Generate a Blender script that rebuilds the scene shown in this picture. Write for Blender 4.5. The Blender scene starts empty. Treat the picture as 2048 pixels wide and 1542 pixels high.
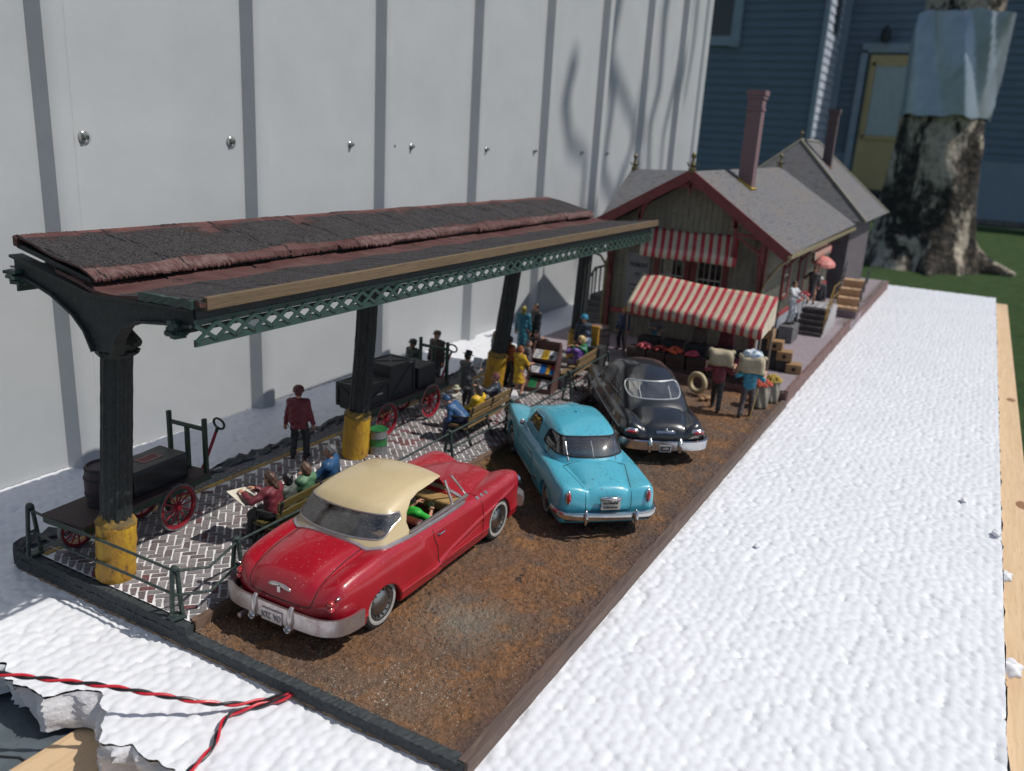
import bpy, bmesh, math, random
import numpy as np
from mathutils import Vector, Matrix
random.seed(11); rng = np.random.default_rng(11)
SC = bpy.context.scene
COL = SC.collection
R_ = math.radians

# ---------------------------------------------------------------- camera, sky, sun, exposure
cam_d = bpy.data.cameras.new('camera'); cam = bpy.data.objects.new('camera', cam_d); COL.objects.link(cam)
SC.camera = cam
def cam_rot(yaw, pitch, roll):
    d = Vector((math.cos(yaw)*math.cos(pitch), math.sin(yaw)*math.cos(pitch), math.sin(pitch)))
    r = d.cross(Vector((0, 0, 1))).normalized(); u = r.cross(d)
    c, s = math.cos(roll), math.sin(roll)
    r2 = c*r + s*u; u2 = -s*r + c*u
    return Matrix(((r2.x, u2.x, -d.x), (r2.y, u2.y, -d.y), (r2.z, u2.z, -d.z)))
cam.matrix_world = Matrix.Translation((-6.70701, -3.81241, 6.6)) @ cam_rot(0.49070157, -0.28774537, 0.06104043).to_4x4()
cam_d.sensor_width = 36.0; cam_d.lens = 36.0*1673.67/2048
cam_d.clip_start = 0.1; cam_d.clip_end = 5000
cam_d.dof.use_dof = True; cam_d.dof.focus_distance = 12.5; cam_d.dof.aperture_fstop = 0.50

W = bpy.data.worlds.new('World'); SC.world = W; W.use_nodes = True
SUN = Vector((0.25, -0.70, 1.0)).normalized()
EL = math.asin(SUN.z); AZ = math.atan2(SUN.x, SUN.y)
wn = W.node_tree; wn.nodes.clear()
sky = wn.nodes.new('ShaderNodeTexSky'); sky.sky_type = 'NISHITA'; sky.sun_disc = False
sky.sun_elevation = EL; sky.sun_rotation = AZ
bg = wn.nodes.new('ShaderNodeBackground'); bg.inputs['Strength'].default_value = 0.09
wo = wn.nodes.new('ShaderNodeOutputWorld')
wn.links.new(sky.outputs[0], bg.inputs[0]); wn.links.new(bg.outputs[0], wo.inputs[0])
sd = bpy.data.lights.new('sun', 'SUN'); sd.energy = 3.6; sd.angle = R_(0.53); sd.color = (1.0, 0.955, 0.89)
so = bpy.data.objects.new('sun', sd); COL.objects.link(so)
so.rotation_euler = SUN.to_track_quat('Z', 'Y').to_euler(); so.location = (20, -60, 90)
SC.view_settings.view_transform = 'Standard'; SC.view_settings.look = 'None'
SC.view_settings.exposure = 0.0; SC.view_settings.gamma = 1.0; SC.view_settings.use_curve_mapping = False
SC.cycles.max_bounces = 6; SC.cycles.transparent_max_bounces = 12; SC.cycles.caustics_reflective = False; SC.cycles.caustics_refractive = False

# ---------------------------------------------------------------- materials
def nmat(name):
    m = bpy.data.materials.new(name); m.use_nodes = True
    nt = m.node_tree; nt.nodes.clear()
    o = nt.nodes.new('ShaderNodeOutputMaterial'); b = nt.nodes.new('ShaderNodeBsdfPrincipled')
    nt.links.new(b.outputs[0], o.inputs[0])
    return m, nt, b, o
def N(nt, t, **kw):
    n = nt.nodes.new(t)
    for k, v in kw.items():
        if k.startswith('i_'):
            key = k[2:]; key = int(key) if key.isdigit() else key.replace('_', ' ')
            n.inputs[key].default_value = v
        else: setattr(n, k, v)
    return n
def L(nt, a, b): nt.links.new(a, b)
def coords(nt, scale=None, space='Object'):
    t = N(nt, 'ShaderNodeTexCoord'); v = t.outputs[space]
    if scale is not None:
        mp = N(nt, 'ShaderNodeMapping'); mp.inputs['Scale'].default_value = scale; L(nt, v, mp.inputs[0]); v = mp.outputs[0]
    return v
def noise(nt, v, scale, detail=4, rough=.6, dist=0):
    n = N(nt, 'ShaderNodeTexNoise'); n.inputs['Scale'].default_value = scale; n.inputs['Detail'].default_value = detail
    n.inputs['Roughness'].default_value = rough; n.inputs['Distortion'].default_value = dist
    L(nt, v, n.inputs['Vector']); return n.outputs['Fac']
def ramp(nt, f, a, b):
    m = N(nt, 'ShaderNodeMapRange'); m.inputs[1].default_value = a; m.inputs[2].default_value = b; m.clamp = True
    L(nt, f, m.inputs[0]); return m.outputs[0]
def mixc(nt, f, a, b):
    m = N(nt, 'ShaderNodeMix', data_type='RGBA')
    if isinstance(f, (int, float)): m.inputs[0].default_value = f
    else: L(nt, f, m.inputs[0])
    for i, c in ((6, a), (7, b)):
        if isinstance(c, (tuple, list)): m.inputs[i].default_value = (*c[:3], 1)
        else: L(nt, c, m.inputs[i])
    return m.outputs[2]
def math_(nt, op, a, b=None):
    m = N(nt, 'ShaderNodeMath', operation=op)
    for i, c in ((0, a), (1, b)):
        if c is None: continue
        if isinstance(c, (int, float)): m.inputs[i].default_value = c
        else: L(nt, c, m.inputs[i])
    return m.outputs[0]
def bump(nt, b, h, strength=.3, dist=.02, prev=None):
    n = N(nt, 'ShaderNodeBump'); n.inputs['Strength'].default_value = strength; n.inputs['Distance'].default_value = dist
    L(nt, h, n.inputs['Height'])
    if prev is not None: L(nt, prev, n.inputs['Normal'])
    L(nt, n.outputs[0], b.inputs['Normal']); return n.outputs[0]
MATS = {}
def M(name, c1, c2=None, scale=6, rough=.6, metal=0, bmp=0, bsc=40, bdist=.01, coat=0, stretch=None, lo=.38, hi=.62, specks=None, spec=.5, c3=None, detail=5):
    """painted / natural surface: two (or three) tone noise, optional bump and dust specks"""
    if name in MATS: return MATS[name]
    m, nt, b, o = nmat(name); v = coords(nt, stretch)
    col = None
    if c2 is None: c2 = tuple(x*.8 for x in c1)
    col = mixc(nt, ramp(nt, noise(nt, v, scale, detail), lo, hi), c1, c2)
    if c3 is not None: col = mixc(nt, ramp(nt, noise(nt, v, scale*3.3, 4), .55, .7), col, c3)
    rg = ramp(nt, noise(nt, v, scale*2, 3), 0, 1)
    r2 = N(nt, 'ShaderNodeMapRange'); r2.inputs[3].default_value = max(0, rough-.1); r2.inputs[4].default_value = min(1, rough+.12); L(nt, rg, r2.inputs[0])
    rgh = r2.outputs[0]
    if specks:
        sc, th, sc_col = specks
        vo = N(nt, 'ShaderNodeTexVoronoi'); vo.inputs['Scale'].default_value = sc; L(nt, v, vo.inputs['Vector'])
        dot = math_(nt, 'LESS_THAN', vo.outputs['Distance'], .24)
        sep = N(nt, 'ShaderNodeSeparateColor'); L(nt, vo.outputs['Color'], sep.inputs[0])
        k = math_(nt, 'MULTIPLY', dot, math_(nt, 'LESS_THAN', sep.outputs[0], math_(nt, 'MULTIPLY', ramp(nt, noise(nt, v, 2.2, 2), .35, .7), th)))
        col = mixc(nt, k, col, sc_col); rgh = math_(nt, 'MAXIMUM', rgh, math_(nt, 'MULTIPLY', k, .9))
    L(nt, col, b.inputs['Base Color']); L(nt, rgh, b.inputs['Roughness'])
    b.inputs['Metallic'].default_value = metal; b.inputs['Coat Weight'].default_value = coat; b.inputs['Coat Roughness'].default_value = .08
    b.inputs['Specular IOR Level'].default_value = spec
    if bmp: bump(nt, b, noise(nt, v, bsc, 5, .65), bmp, bdist)
    MATS[name] = m; return m
def Mattr(name, rough=.8, bmp=.4, bsc=60, bdist=.008, dirt=None):
    """colour from the per-face 'Col' attribute (each brick / grain has a colour of its own)"""
    if name in MATS: return MATS[name]
    m, nt, b, o = nmat(name); v = coords(nt)
    a = N(nt, 'ShaderNodeAttribute', attribute_name='Col')
    col = mixc(nt, math_(nt, 'MULTIPLY', ramp(nt, noise(nt, v, 45, 5, .7), .45, .75), .35), a.outputs['Color'], dirt or (.3, .28, .27))
    L(nt, col, b.inputs['Base Color']); b.inputs['Roughness'].default_value = rough
    bump(nt, b, noise(nt, v, bsc, 5, .65), bmp, bdist); MATS[name] = m; return m
def glass(name, tint=(.75, .78, .8), refl=.12, rough=.04, dust=0.0, dustc=(.55, .53, .5)):
    if name in MATS: return MATS[name]
    m, nt, b, o = nmat(name); nt.nodes.remove(b)
    t = N(nt, 'ShaderNodeBsdfTransparent'); t.inputs[0].default_value = (*tint, 1)
    g = N(nt, 'ShaderNodeBsdfGlossy'); g.inputs['Roughness'].default_value = rough
    f = N(nt, 'ShaderNodeFresnel'); f.inputs[0].default_value = 1.5
    k = math_(nt, 'ADD', f.outputs[0], refl)
    mx = N(nt, 'ShaderNodeMixShader'); L(nt, k, mx.inputs[0]); L(nt, t.outputs[0], mx.inputs[1]); L(nt, g.outputs[0], mx.inputs[2])
    out = mx.outputs[0]
    if dust:
        d = N(nt, 'ShaderNodeBsdfDiffuse'); d.inputs[0].default_value = (*dustc, 1)
        v = coords(nt)
        vo = N(nt, 'ShaderNodeTexVoronoi'); vo.inputs['Scale'].default_value = 55; L(nt, v, vo.inputs['Vector'])
        sep = N(nt, 'ShaderNodeSeparateColor'); L(nt, vo.outputs['Color'], sep.inputs[0])
        dot = math_(nt, 'MULTIPLY', math_(nt, 'LESS_THAN', vo.outputs['Distance'], .2), math_(nt, 'LESS_THAN', sep.outputs[0], .3))
        k2 = math_(nt, 'ADD', math_(nt, 'MULTIPLY', ramp(nt, noise(nt, v, 4, 4), .3, .75), dust), math_(nt, 'MULTIPLY', dot, .6))
        m2 = N(nt, 'ShaderNodeMixShader'); L(nt, k2, m2.inputs[0]); L(nt, out, m2.inputs[1]); L(nt, d.outputs[0], m2.inputs[2]); out = m2.outputs[0]
    L(nt, out, o.inputs[0]); MATS[name] = m; return m

# ---------------------------------------------------------------- objects
def link_mesh(name, V, F, mat=None, parent=None, smooth=False, normals=None, facecol=None, matidx=None):
    me = bpy.data.meshes.new(name)
    V = V.tolist() if isinstance(V, np.ndarray) else [tuple(v) for v in V]
    F = F.tolist() if isinstance(F, np.ndarray) else [tuple(f) for f in F]
    me.from_pydata(V, [], F)
    for m in (mat if isinstance(mat, (list, tuple)) else [mat]):
        if m: me.materials.append(m)
    if matidx is not None: me.polygons.foreach_set('material_index', np.asarray(matidx, dtype=np.int32))
    if smooth: me.polygons.foreach_set('use_smooth', np.ones(len(F), dtype=bool))
    if facecol is not None:
        a = me.color_attributes.new('Col', 'FLOAT_COLOR', 'CORNER')
        lt = np.array([p.loop_total for p in me.polygons]); c = np.repeat(np.asarray(facecol, dtype=np.float32), lt, axis=0)
        c = np.concatenate([c, np.ones((len(c), 1), np.float32)], 1); a.data.foreach_set('color', c.ravel())
    me.update()
    if normals is not None: me.normals_split_custom_set_from_vertices(np.asarray(normals).tolist())
    o = bpy.data.objects.new(name, me); COL.objects.link(o)
    if parent: o.parent = parent
    return o
def tag(o, label=None, cat=None, group=None, kind=None):
    for k, v in (('label', label), ('category', cat), ('group', group), ('kind', kind)):
        if v: o[k] = v
    return o
def thing(name, label, cat, loc=(0, 0, 0), rz=0, group=None):
    o = bpy.data.objects.new(name, None); COL.objects.link(o); o.empty_display_size = .2
    o.location = loc; o.rotation_euler = (0, 0, rz)
    return tag(o, label, cat, group)
def children(o): return [c for c in bpy.data.objects if c.parent == o]
def copy_tree(o, parent=None):
    kids = [(c, [g for g in children(c)]) for c in children(o)]
    r = o.copy(); COL.objects.link(r)
    if parent: r.parent = parent
    for c, gs in kids:
        c2 = c.copy(); COL.objects.link(c2); c2.parent = r
        for g in gs:
            g2 = g.copy(); COL.objects.link(g2); g2.parent = c2
    return r
def bevel(o, w=.01, seg=2, ang=35):
    b = o.modifiers.new('bevel', 'BEVEL'); b.width = w; b.segments = seg; b.limit_method = 'ANGLE'; b.angle_limit = R_(ang)
    return o
def frame_of(d):
    d = Vector(d).normalized(); up = Vector((0, 0, 1)) if abs(d.z) < .95 else Vector((0, 1, 0))
    a = d.cross(up).normalized(); b = a.cross(d).normalized(); return a, b
class MB:
    def __init__(s): s.V = []; s.F = []; s.mi = []; s.fc = []; s.cur = 0; s.col = None
    def add(s, V, F):
        n = len(s.V); s.V.extend([tuple(v) for v in V])
        for f in F: s.F.append(tuple(i+n for i in f)); s.mi.append(s.cur); s.fc.append(s.col or (1, 1, 1))
        return s
    def box(s, c, size, rz=0, rot=None):
        x, y, z = [d/2 for d in size]
        P = [Vector(p) for p in ((-x,-y,-z),(x,-y,-z),(x,y,-z),(-x,y,-z),(-x,-y,z),(x,-y,z),(x,y,z),(-x,y,z))]
        Q = rot if rot is not None else Matrix.Rotation(rz, 3, 'Z')
        return s.add([Q @ p + Vector(c) for p in P], [(0,3,2,1),(4,5,6,7),(0,1,5,4),(1,2,6,5),(2,3,7,6),(3,0,4,7)])
    def beam(s, a, b, w, h):
        a = Vector(a); b = Vector(b); u, v = frame_of(b-a); u = u*w/2; v = v*h/2
        P = [a-u-v, a+u-v, a+u+v, a-u+v, b-u-v, b+u-v, b+u+v, b-u+v]
        return s.add(P, [(0,3,2,1),(4,5,6,7),(0,1,5,4),(1,2,6,5),(2,3,7,6),(3,0,4,7)])
    def cyl(s, a, b, r0, r1=None, n=16, cap=True, jit=0):
        r1 = r0 if r1 is None else r1; a = Vector(a); b = Vector(b); u, v = frame_of(b-a); P = []
        for c, r in ((a, r0), (b, r1)):
            for i in range(n):
                t = 2*math.pi*i/n; rr = r*(1+random.uniform(-jit, jit)); P.append(c+u*(rr*math.cos(t))+v*(rr*math.sin(t)))
        F = [(i, n+i, n+(i+1) % n, (i+1) % n) for i in range(n)]
        if cap: F += [tuple(range(n)), tuple(range(2*n-1, n-1, -1))]
        return s.add(P, F)
    def tube(s, pts, r, n=8, closed=False, cap=True, flat=None):
        pts = [Vector(p) for p in pts]; m = len(pts); P = []; rs = r if isinstance(r, (list, tuple)) else [r]*m
        a0 = None
        for i, p in enumerate(pts):
            d = (pts[(i+1) % m]-pts[i-1]) if closed else (pts[min(i+1, m-1)]-pts[max(i-1, 0)])
            d.normalize()
            if a0 is None: a, b = frame_of(d)
            else:
                a = (a0-d*a0.dot(d)); a = a.normalized() if a.length > 1e-6 else frame_of(d)[0]; b = a.cross(d)
            a0 = a
            for k in range(n):
                t = 2*math.pi*k/n; P.append(p+a*(rs[i]*math.cos(t))+b*(rs[i]*math.sin(t)*(flat or 1)))
        F = []
        for i in range(m if closed else m-1):
            j = (i+1) % m
            for k in range(n): F.append((i*n+k, i*n+(k+1) % n, j*n+(k+1) % n, j*n+k))
        if not closed and cap: F += [tuple(range(n-1, -1, -1)), tuple(range((m-1)*n, m*n))]
        return s.add(P, F)
    def lathe(s, prof, c=(0, 0, 0), axis=(0, 0, 1), n=24, cap=False):
        a, b = frame_of(axis); ax = Vector(axis).normalized(); c = Vector(c); P = []
        for r, h in prof:
            for k in range(n):
                t = 2*math.pi*k/n; P.append(c+ax*h+a*(r*math.cos(t))+b*(r*math.sin(t)))
        m = len(prof)
        F = [(i*n+k, (i+1)*n+k, (i+1)*n+(k+1) % n, i*n+(k+1) % n) for i in range(m-1) for k in range(n)]
        if cap and prof[0][0] > 1e-6: F.append(tuple(range(n)))
        if cap and prof[-1][0] > 1e-6: F.append(tuple(range(m*n-1, (m-1)*n-1, -1)))
        return s.add(P, F)
    def ell(s, c, r, n=14, m=9, rot=None):
        P = []; c = Vector(c)
        for i in range(m+1):
            ph = math.pi*i/m
            for k in range(n):
                t = 2*math.pi*k/n; p = Vector((r[0]*math.sin(ph)*math.cos(t), r[1]*math.sin(ph)*math.sin(t), r[2]*math.cos(ph)))
                P.append((rot @ p if rot is not None else p)+c)
        return s.add(P, [(i*n+k, (i+1)*n+k, (i+1)*n+(k+1) % n, i*n+(k+1) % n) for i in range(m) for k in range(n)])
    def prism(s, poly, d):
        d = Vector(d); n = len(poly); P = [Vector(p) for p in poly]; Q = [p+d for p in P]
        return s.add(P+Q, [tuple(range(n-1, -1, -1)), tuple(range(n, 2*n))]+[(i, (i+1) % n, n+(i+1) % n, n+i) for i in range(n)])
    def sweep(s, path, sec, up=(0, 0, 1), cap=True):
        """sec: list of (out, up) offsets; 'out' is to the right of travel"""
        path = [Vector(p) for p in path]; m = len(path); n = len(sec); up = Vector(up); P = []
        for i, p in enumerate(path):
            d = (path[min(i+1, m-1)]-path[max(i-1, 0)]).normalized(); o = d.cross(up).normalized(); w = o.cross(d)
            for a, b in sec: P.append(p+o*a+w*b)
        F = [(i*n+k, i*n+(k+1) % n, (i+1)*n+(k+1) % n, (i+1)*n+k) for i in range(m-1) for k in range(n)]
        if cap: F += [tuple(range(n-1, -1, -1)), tuple(range((m-1)*n, m*n))]
        return s.add(P, F)
    def build(s, name, mat=None, parent=None, smooth=False, useattr=False, bev=0):
        me_normal = link_mesh(name, s.V, s.F, mat, parent, smooth, facecol=s.fc if useattr else None, matidx=s.mi if isinstance(mat, (list, tuple)) else None)
        bm = bmesh.new(); bm.from_mesh(me_normal.data); bmesh.ops.recalc_face_normals(bm, faces=bm.faces); bm.to_mesh(me_normal.data); bm.free()
        if smooth and not useattr:
            try: me_normal.data.set_sharp_from_angle(angle=R_(40))
            except Exception: pass
        if bev: bevel(me_normal, bev)
        return me_normal
def text(name, body, size, mat, parent, loc, rot, ext=.004, align='CENTER', sx=1.0):
    c = bpy.data.curves.new(name, 'FONT'); c.offset = size*.018; c.body = body; c.size = size; c.extrude = ext; c.align_x = align; c.align_y = 'CENTER'
    t = bpy.data.objects.new(name+'_tmp', c); COL.objects.link(t)
    me = bpy.data.meshes.new_from_object(t.evaluated_get(bpy.context.evaluated_depsgraph_get()))
    bpy.data.objects.remove(t); me.materials.clear(); me.materials.append(mat)
    o = bpy.data.objects.new(name, me); COL.objects.link(o)
    if parent: o.parent = parent
    o.location = loc; o.rotation_euler = rot; o.scale = (sx, 1, 1); return o

# ---------------------------------------------------------------- implicit surfaces
def smin(a, b, k):
    h = np.clip(.5+.5*(b-a)/k, 0, 1); return b*(1-h)+a*h-k*h*(1-h)
def smax(a, b, k): return -smin(-a, -b, k)
def cap_(P, a, b, ra, rb=None):
    rb = ra if rb is None else rb; a = np.asarray(a, float); ba = np.asarray(b, float)-a
    pa = P-a; h = np.clip(pa@ba/max(1e-9, ba@ba), 0, 1)
    return np.linalg.norm(pa-h[:, None]*ba, axis=1)-(ra+(rb-ra)*h)
def ell_(P, c, r, Q=None):
    p = P-np.asarray(c, float)
    if Q is not None: p = p@Q
    r = np.asarray(r, float); k0 = np.linalg.norm(p/r, axis=1); k1 = np.linalg.norm(p/(r*r), axis=1)+1e-9
    return k0*(k0-1)/k1
def box_(P, c, h, r=0):
    q = np.abs(P-np.asarray(c, float))-(np.asarray(h, float)-r)
    return np.linalg.norm(np.maximum(q, 0), axis=1)+np.minimum(q.max(1), 0)-r
def poly2(X, Y, pts):
    """signed distance to a 2-D polygon (negative inside)"""
    p = np.stack([X, Y], 1); d = np.full(len(X), 1e9); s = np.ones(len(X)); n = len(pts)
    for i in range(n):
        a = np.array(pts[i], float); b = np.array(pts[i-1], float); e = b-a; w = p-a
        h = np.clip(w@e/(e@e), 0, 1); q = w-h[:, None]*e; d = np.minimum(d, (q*q).sum(1))
        c1 = p[:, 1] >= a[1]; c2 = p[:, 1] < b[1]; c3 = e[0]*w[:, 1] > e[1]*w[:, 0]
        f = (c1 & c2 & c3) | (~c1 & ~c2 & ~c3); s = np.where(f, -s, s)
    return s*np.sqrt(d)
def grad(fn, P, e=.004):
    g = np.empty_like(P)
    for k in range(3):
        d = np.zeros(3); d[k] = e; g[:, k] = (fn(P+d)-fn(P-d))/(2*e)
    return g
def isosurf(fn, lo, hi, h, newton=2, e=None):
    lo = np.asarray(lo, float); hi = np.asarray(hi, float); n = np.ceil((hi-lo)/h).astype(int)+1
    ax = [lo[k]+h*np.arange(n[k]) for k in range(3)]
    G = np.stack(np.meshgrid(*ax, indexing='ij'), -1).reshape(-1, 3)
    f = np.empty(len(G))
    for i in range(0, len(G), 400000): f[i:i+400000] = fn(G[i:i+400000])
    f = f.reshape(n); s = f < 0
    c = s[:-1, :-1, :-1].astype(np.int8)
    cnt = np.zeros(tuple(n-1), np.int8)
    for a in (0, 1):
        for b in (0, 1):
            for d in (0, 1): cnt += s[a:n[0]-1+a, b:n[1]-1+b, d:n[2]-1+d]
    act = (cnt > 0) & (cnt < 8); idx = -np.ones(act.shape, int); I = np.argwhere(act); idx[act] = np.arange(len(I))
    acc = np.zeros((len(I), 3)); num = np.zeros(len(I))
    cor = [(a, b, d) for a in (0, 1) for b in (0, 1) for d in (0, 1)]
    for p in cor:
        for k in range(3):
            if p[k]: continue
            q = list(p); q[k] = 1
            fa = f[I[:, 0]+p[0], I[:, 1]+p[1], I[:, 2]+p[2]]; fb = f[I[:, 0]+q[0], I[:, 1]+q[1], I[:, 2]+q[2]]
            x = (fa < 0) != (fb < 0); t = np.where(x, fa/np.where(x, fa-fb, 1), 0)
            pt = I+np.array(p, float); pt[:, k] += t; acc[x] += pt[x]; num[x] += 1
    V = lo+h*acc/num[:, None]
    Fs = []
    for k in range(3):
        u, v = (k+1) % 3, (k+2) % 3
        sl0 = [slice(None)]*3; sl1 = [slice(None)]*3; sl0[k] = slice(0, -1); sl1[k] = slice(1, None)
        e0 = s[tuple(sl0)]; e1 = s[tuple(sl1)]; E = np.argwhere(e0 != e1)
        E = E[(E[:, u] > 0) & (E[:, v] > 0) & (E[:, u] < n[u]-1) & (E[:, v] < n[v]-1)]
        if not len(E): continue
        ins = e0[E[:, 0], E[:, 1], E[:, 2]]
        def ci(du, dv):
            J = E.copy(); J[:, u] += du; J[:, v] += dv; return idx[J[:, 0], J[:, 1], J[:, 2]]
        q = np.stack([ci(-1, -1), ci(0, -1), ci(0, 0), ci(-1, 0)], 1)
        q[~ins] = q[~ins][:, ::-1]; Fs.append(q)
    F = np.concatenate(Fs); F = F[(F >= 0).all(1)]
    for _ in range(newton):
        g = grad(fn, V, e or h*.25); st = (fn(V)/np.maximum((g*g).sum(1), .05))[:, None]*g
        l = np.linalg.norm(st, axis=1, keepdims=True); V = V-st*np.minimum(1, h/np.maximum(l, 1e-9))
    return V, F
def nrm(fn, V, e=.006):
    g = grad(fn, V, e); return g/np.maximum(np.linalg.norm(g, axis=1, keepdims=True), 1e-9)
def tris(F): return np.concatenate([F[:, [0, 1, 2]], F[:, [0, 2, 3]]])
def cutmesh(V, T, gfun):
    """split a triangle mesh along gfun = 0 -> (V, T_inside, T_outside, boundary edges)"""
    g = gfun(V); g = np.where(np.abs(g) < 1e-6, 1e-6, g); V = list(map(tuple, V)); new = {}; ins = []; out = []; be = []
    neg = g < 0; k = neg[T].sum(1)
    ins.extend(T[k == 3].tolist()); out.extend(T[k == 0].tolist())
    def mid(a, b):
        key = (a, b) if a < b else (b, a)
        if key not in new:
            t = g[a]/(g[a]-g[b]); A = V[a]; B = V[b]
            new[key] = len(V); V.append(tuple(A[i]+t*(B[i]-A[i]) for i in range(3)))
        return new[key]
    for tri in T[(k == 1) | (k == 2)].tolist():
        n = [neg[i] for i in tri]; single = n.index(True) if sum(n) == 1 else n.index(False)
        a, b, c = tri[single], tri[(single+1) % 3], tri[(single+2) % 3]; ab = mid(a, b); ac = mid(a, c)
        one, two = (ins, out) if sum(n) == 1 else (out, ins)
        one.append([a, ab, ac]); two.append([ab, b, c]); two.append([ab, c, ac]); be.append((ab, ac))
    return np.array(V), np.array(ins).reshape(-1, 3), np.array(out).reshape(-1, 3), be
def chain(be):
    adj = {}
    for a, b in be: adj.setdefault(a, []).append(b); adj.setdefault(b, []).append(a)
    seen = set(); loops = []
    ends = [k for k, v in adj.items() if len(v) == 1]
    for st in ends+list(adj):
        if st in seen: continue
        l = [st]; seen.add(st); cur = st
        while True:
            nx = [q for q in adj[cur] if q not in seen]
            if not nx: break
            cur = nx[0]; seen.add(cur); l.append(cur)
        if len(l) > 3: loops.append((l, len(adj[st]) == 2))
    return loops
def compact(V, T):
    u = np.unique(T); m = -np.ones(len(V), int); m[u] = np.arange(len(u)); return V[u], m[T]
def spl(pts, n=600):
    """smooth (monotone cubic) curve through points, as a vectorised function"""
    x = np.array([p[0] for p in pts], float); y = np.array([p[1] for p in pts], float)
    h = np.diff(x); d = np.diff(y)/h; m = np.zeros(len(x)); m[0] = d[0]; m[-1] = d[-1]
    for i in range(1, len(x)-1):
        if d[i-1]*d[i] > 0:
            w1 = 2*h[i]+h[i-1]; w2 = h[i]+2*h[i-1]; m[i] = (w1+w2)/(w1/d[i-1]+w2/d[i])
    def f(q):
        q = np.clip(q, x[0], x[-1]); i = np.clip(np.searchsorted(x, q)-1, 0, len(x)-2); t = (q-x[i])/h[i]
        return (2*t**3-3*t**2+1)*y[i]+(t**3-2*t**2+t)*h[i]*m[i]+(-2*t**3+3*t**2)*y[i+1]+(t**3-t**2)*h[i]*m[i+1]
    return f
def sig(t): return 1/(1+np.exp(-np.clip(t, -40, 40)))
def rand_noise(n, scale=1.0): return rng.normal(0, scale, n)
def vnoise(x, y, seed=0, lin=False):
    """cheap smooth 2-D value noise"""
    xi = np.floor(x).astype(int); yi = np.floor(y).astype(int); fx = x-xi; fy = y-yi
    def hsh(a, b):
        n = (a*374761393+b*668265263+seed*1442695041) & 0xffffffff; n = ((n ^ (n >> 13))*1274126177) & 0xffffffff
        return ((n ^ (n >> 16)) & 0xffff)/65535.0
    sx, sy = (fx, fy) if lin else (fx*fx*(3-2*fx), fy*fy*(3-2*fy))
    return (hsh(xi, yi)*(1-sx)+hsh(xi+1, yi)*sx)*(1-sy)+(hsh(xi, yi+1)*(1-sx)+hsh(xi+1, yi+1)*sx)*sy
# ================================================================ SETTING
ZF = -0.20          # top of the foam slab
PZ = 0.15           # platform top
GZ = -33.0          # the yard
YP = 4.42           # platform edge towards the dirt lot

# ---- lawn
m_grass = M('grass', (.045, .085, .032), (.07, .12, .042), scale=.25, rough=.95, bmp=1, bsc=1.2, bdist=1.5, c3=(.05, .06, .028), spec=.1)
g = MB(); nx = 60
for i in range(nx):
    for j in range(nx):
        pass
xs = np.linspace(-300, 1500, 91); ys = np.linspace(-700, 900, 81)
V = [(x, y, GZ+1.2*vnoise(np.array([x/14]), np.array([y/14]), 3)[0]-1.0) for x in xs for y in ys]
F = [(i*81+j, (i+1)*81+j, (i+1)*81+j+1, i*81+j+1) for i in range(90) for j in range(80)]
tag(link_mesh('lawn', V, F, m_grass, smooth=True), kind='structure')

# ---- foam slab
def foam_mat():
    m, nt, b, o = nmat('expanded_foam'); v = coords(nt)
    # beads: slightly warped cells
    w = N(nt, 'ShaderNodeTexNoise'); w.inputs['Scale'].default_value = 3; L(nt, v, w.inputs['Vector'])
    ad = N(nt, 'ShaderNodeVectorMath', operation='MULTIPLY_ADD'); L(nt, w.outputs['Color'], ad.inputs[0]); ad.inputs[1].default_value = (.08, .08, .08); L(nt, v, ad.inputs[2])
    vo = N(nt, 'ShaderNodeTexVoronoi', feature='SMOOTH_F1'); vo.inputs['Scale'].default_value = 6.6; vo.inputs['Smoothness'].default_value = .10; vo.inputs['Randomness'].default_value = .85
    L(nt, ad.outputs[0], vo.inputs['Vector'])
    v2 = N(nt, 'ShaderNodeTexVoronoi'); v2.inputs['Scale'].default_value = 6.6; v2.inputs['Randomness'].default_value = .85; L(nt, ad.outputs[0], v2.inputs['Vector'])
    sep = N(nt, 'ShaderNodeSeparateColor'); L(nt, v2.outputs['Color'], sep.inputs[0])
    ve = N(nt, 'ShaderNodeTexVoronoi', feature='DISTANCE_TO_EDGE'); ve.inputs['Scale'].default_value = 6.6; ve.inputs['Randomness'].default_value = .85; L(nt, ad.outputs[0], ve.inputs['Vector'])
    pil = math_(nt, 'POWER', ramp(nt, ve.outputs['Distance'], 0, .20), .5)
    d2 = math_(nt, 'POWER', vo.outputs['Distance'], 2.2)
    h = math_(nt, 'SUBTRACT', math_(nt, 'MULTIPLY', sep.outputs[0], .10), math_(nt, 'MULTIPLY', d2, 1.2))
    h = math_(nt, 'ADD', h, math_(nt, 'MULTIPLY', pil, .35))
    h = math_(nt, 'ADD', h, math_(nt, 'MULTIPLY', noise(nt, v, 9, 3), .35))
    pit = ramp(nt, noise(nt, v, 2.6, 5, .75), .62, .74)
    h = math_(nt, 'SUBTRACT', h, math_(nt, 'MULTIPLY', pit, .25))
    col = mixc(nt, ramp(nt, noise(nt, v, .5, 4), .3, .7), (.755, .77, .80), (.70, .715, .75))
    L(nt, col, b.inputs['Base Color']); b.inputs['Roughness'].default_value = .42; b.inputs['Specular IOR Level'].default_value = .35
    b.inputs['Subsurface Weight'].default_value = 0
    bump(nt, b, noise(nt, v, 14, 4, .7), .22, .03); return m
m_foam = foam_mat()
m_torn = M('torn_foam', (.74, .74, .76), (.66, .66, .69), scale=3, rough=.8, bmp=.5, bsc=5, bdist=.06, spec=.2)
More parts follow.
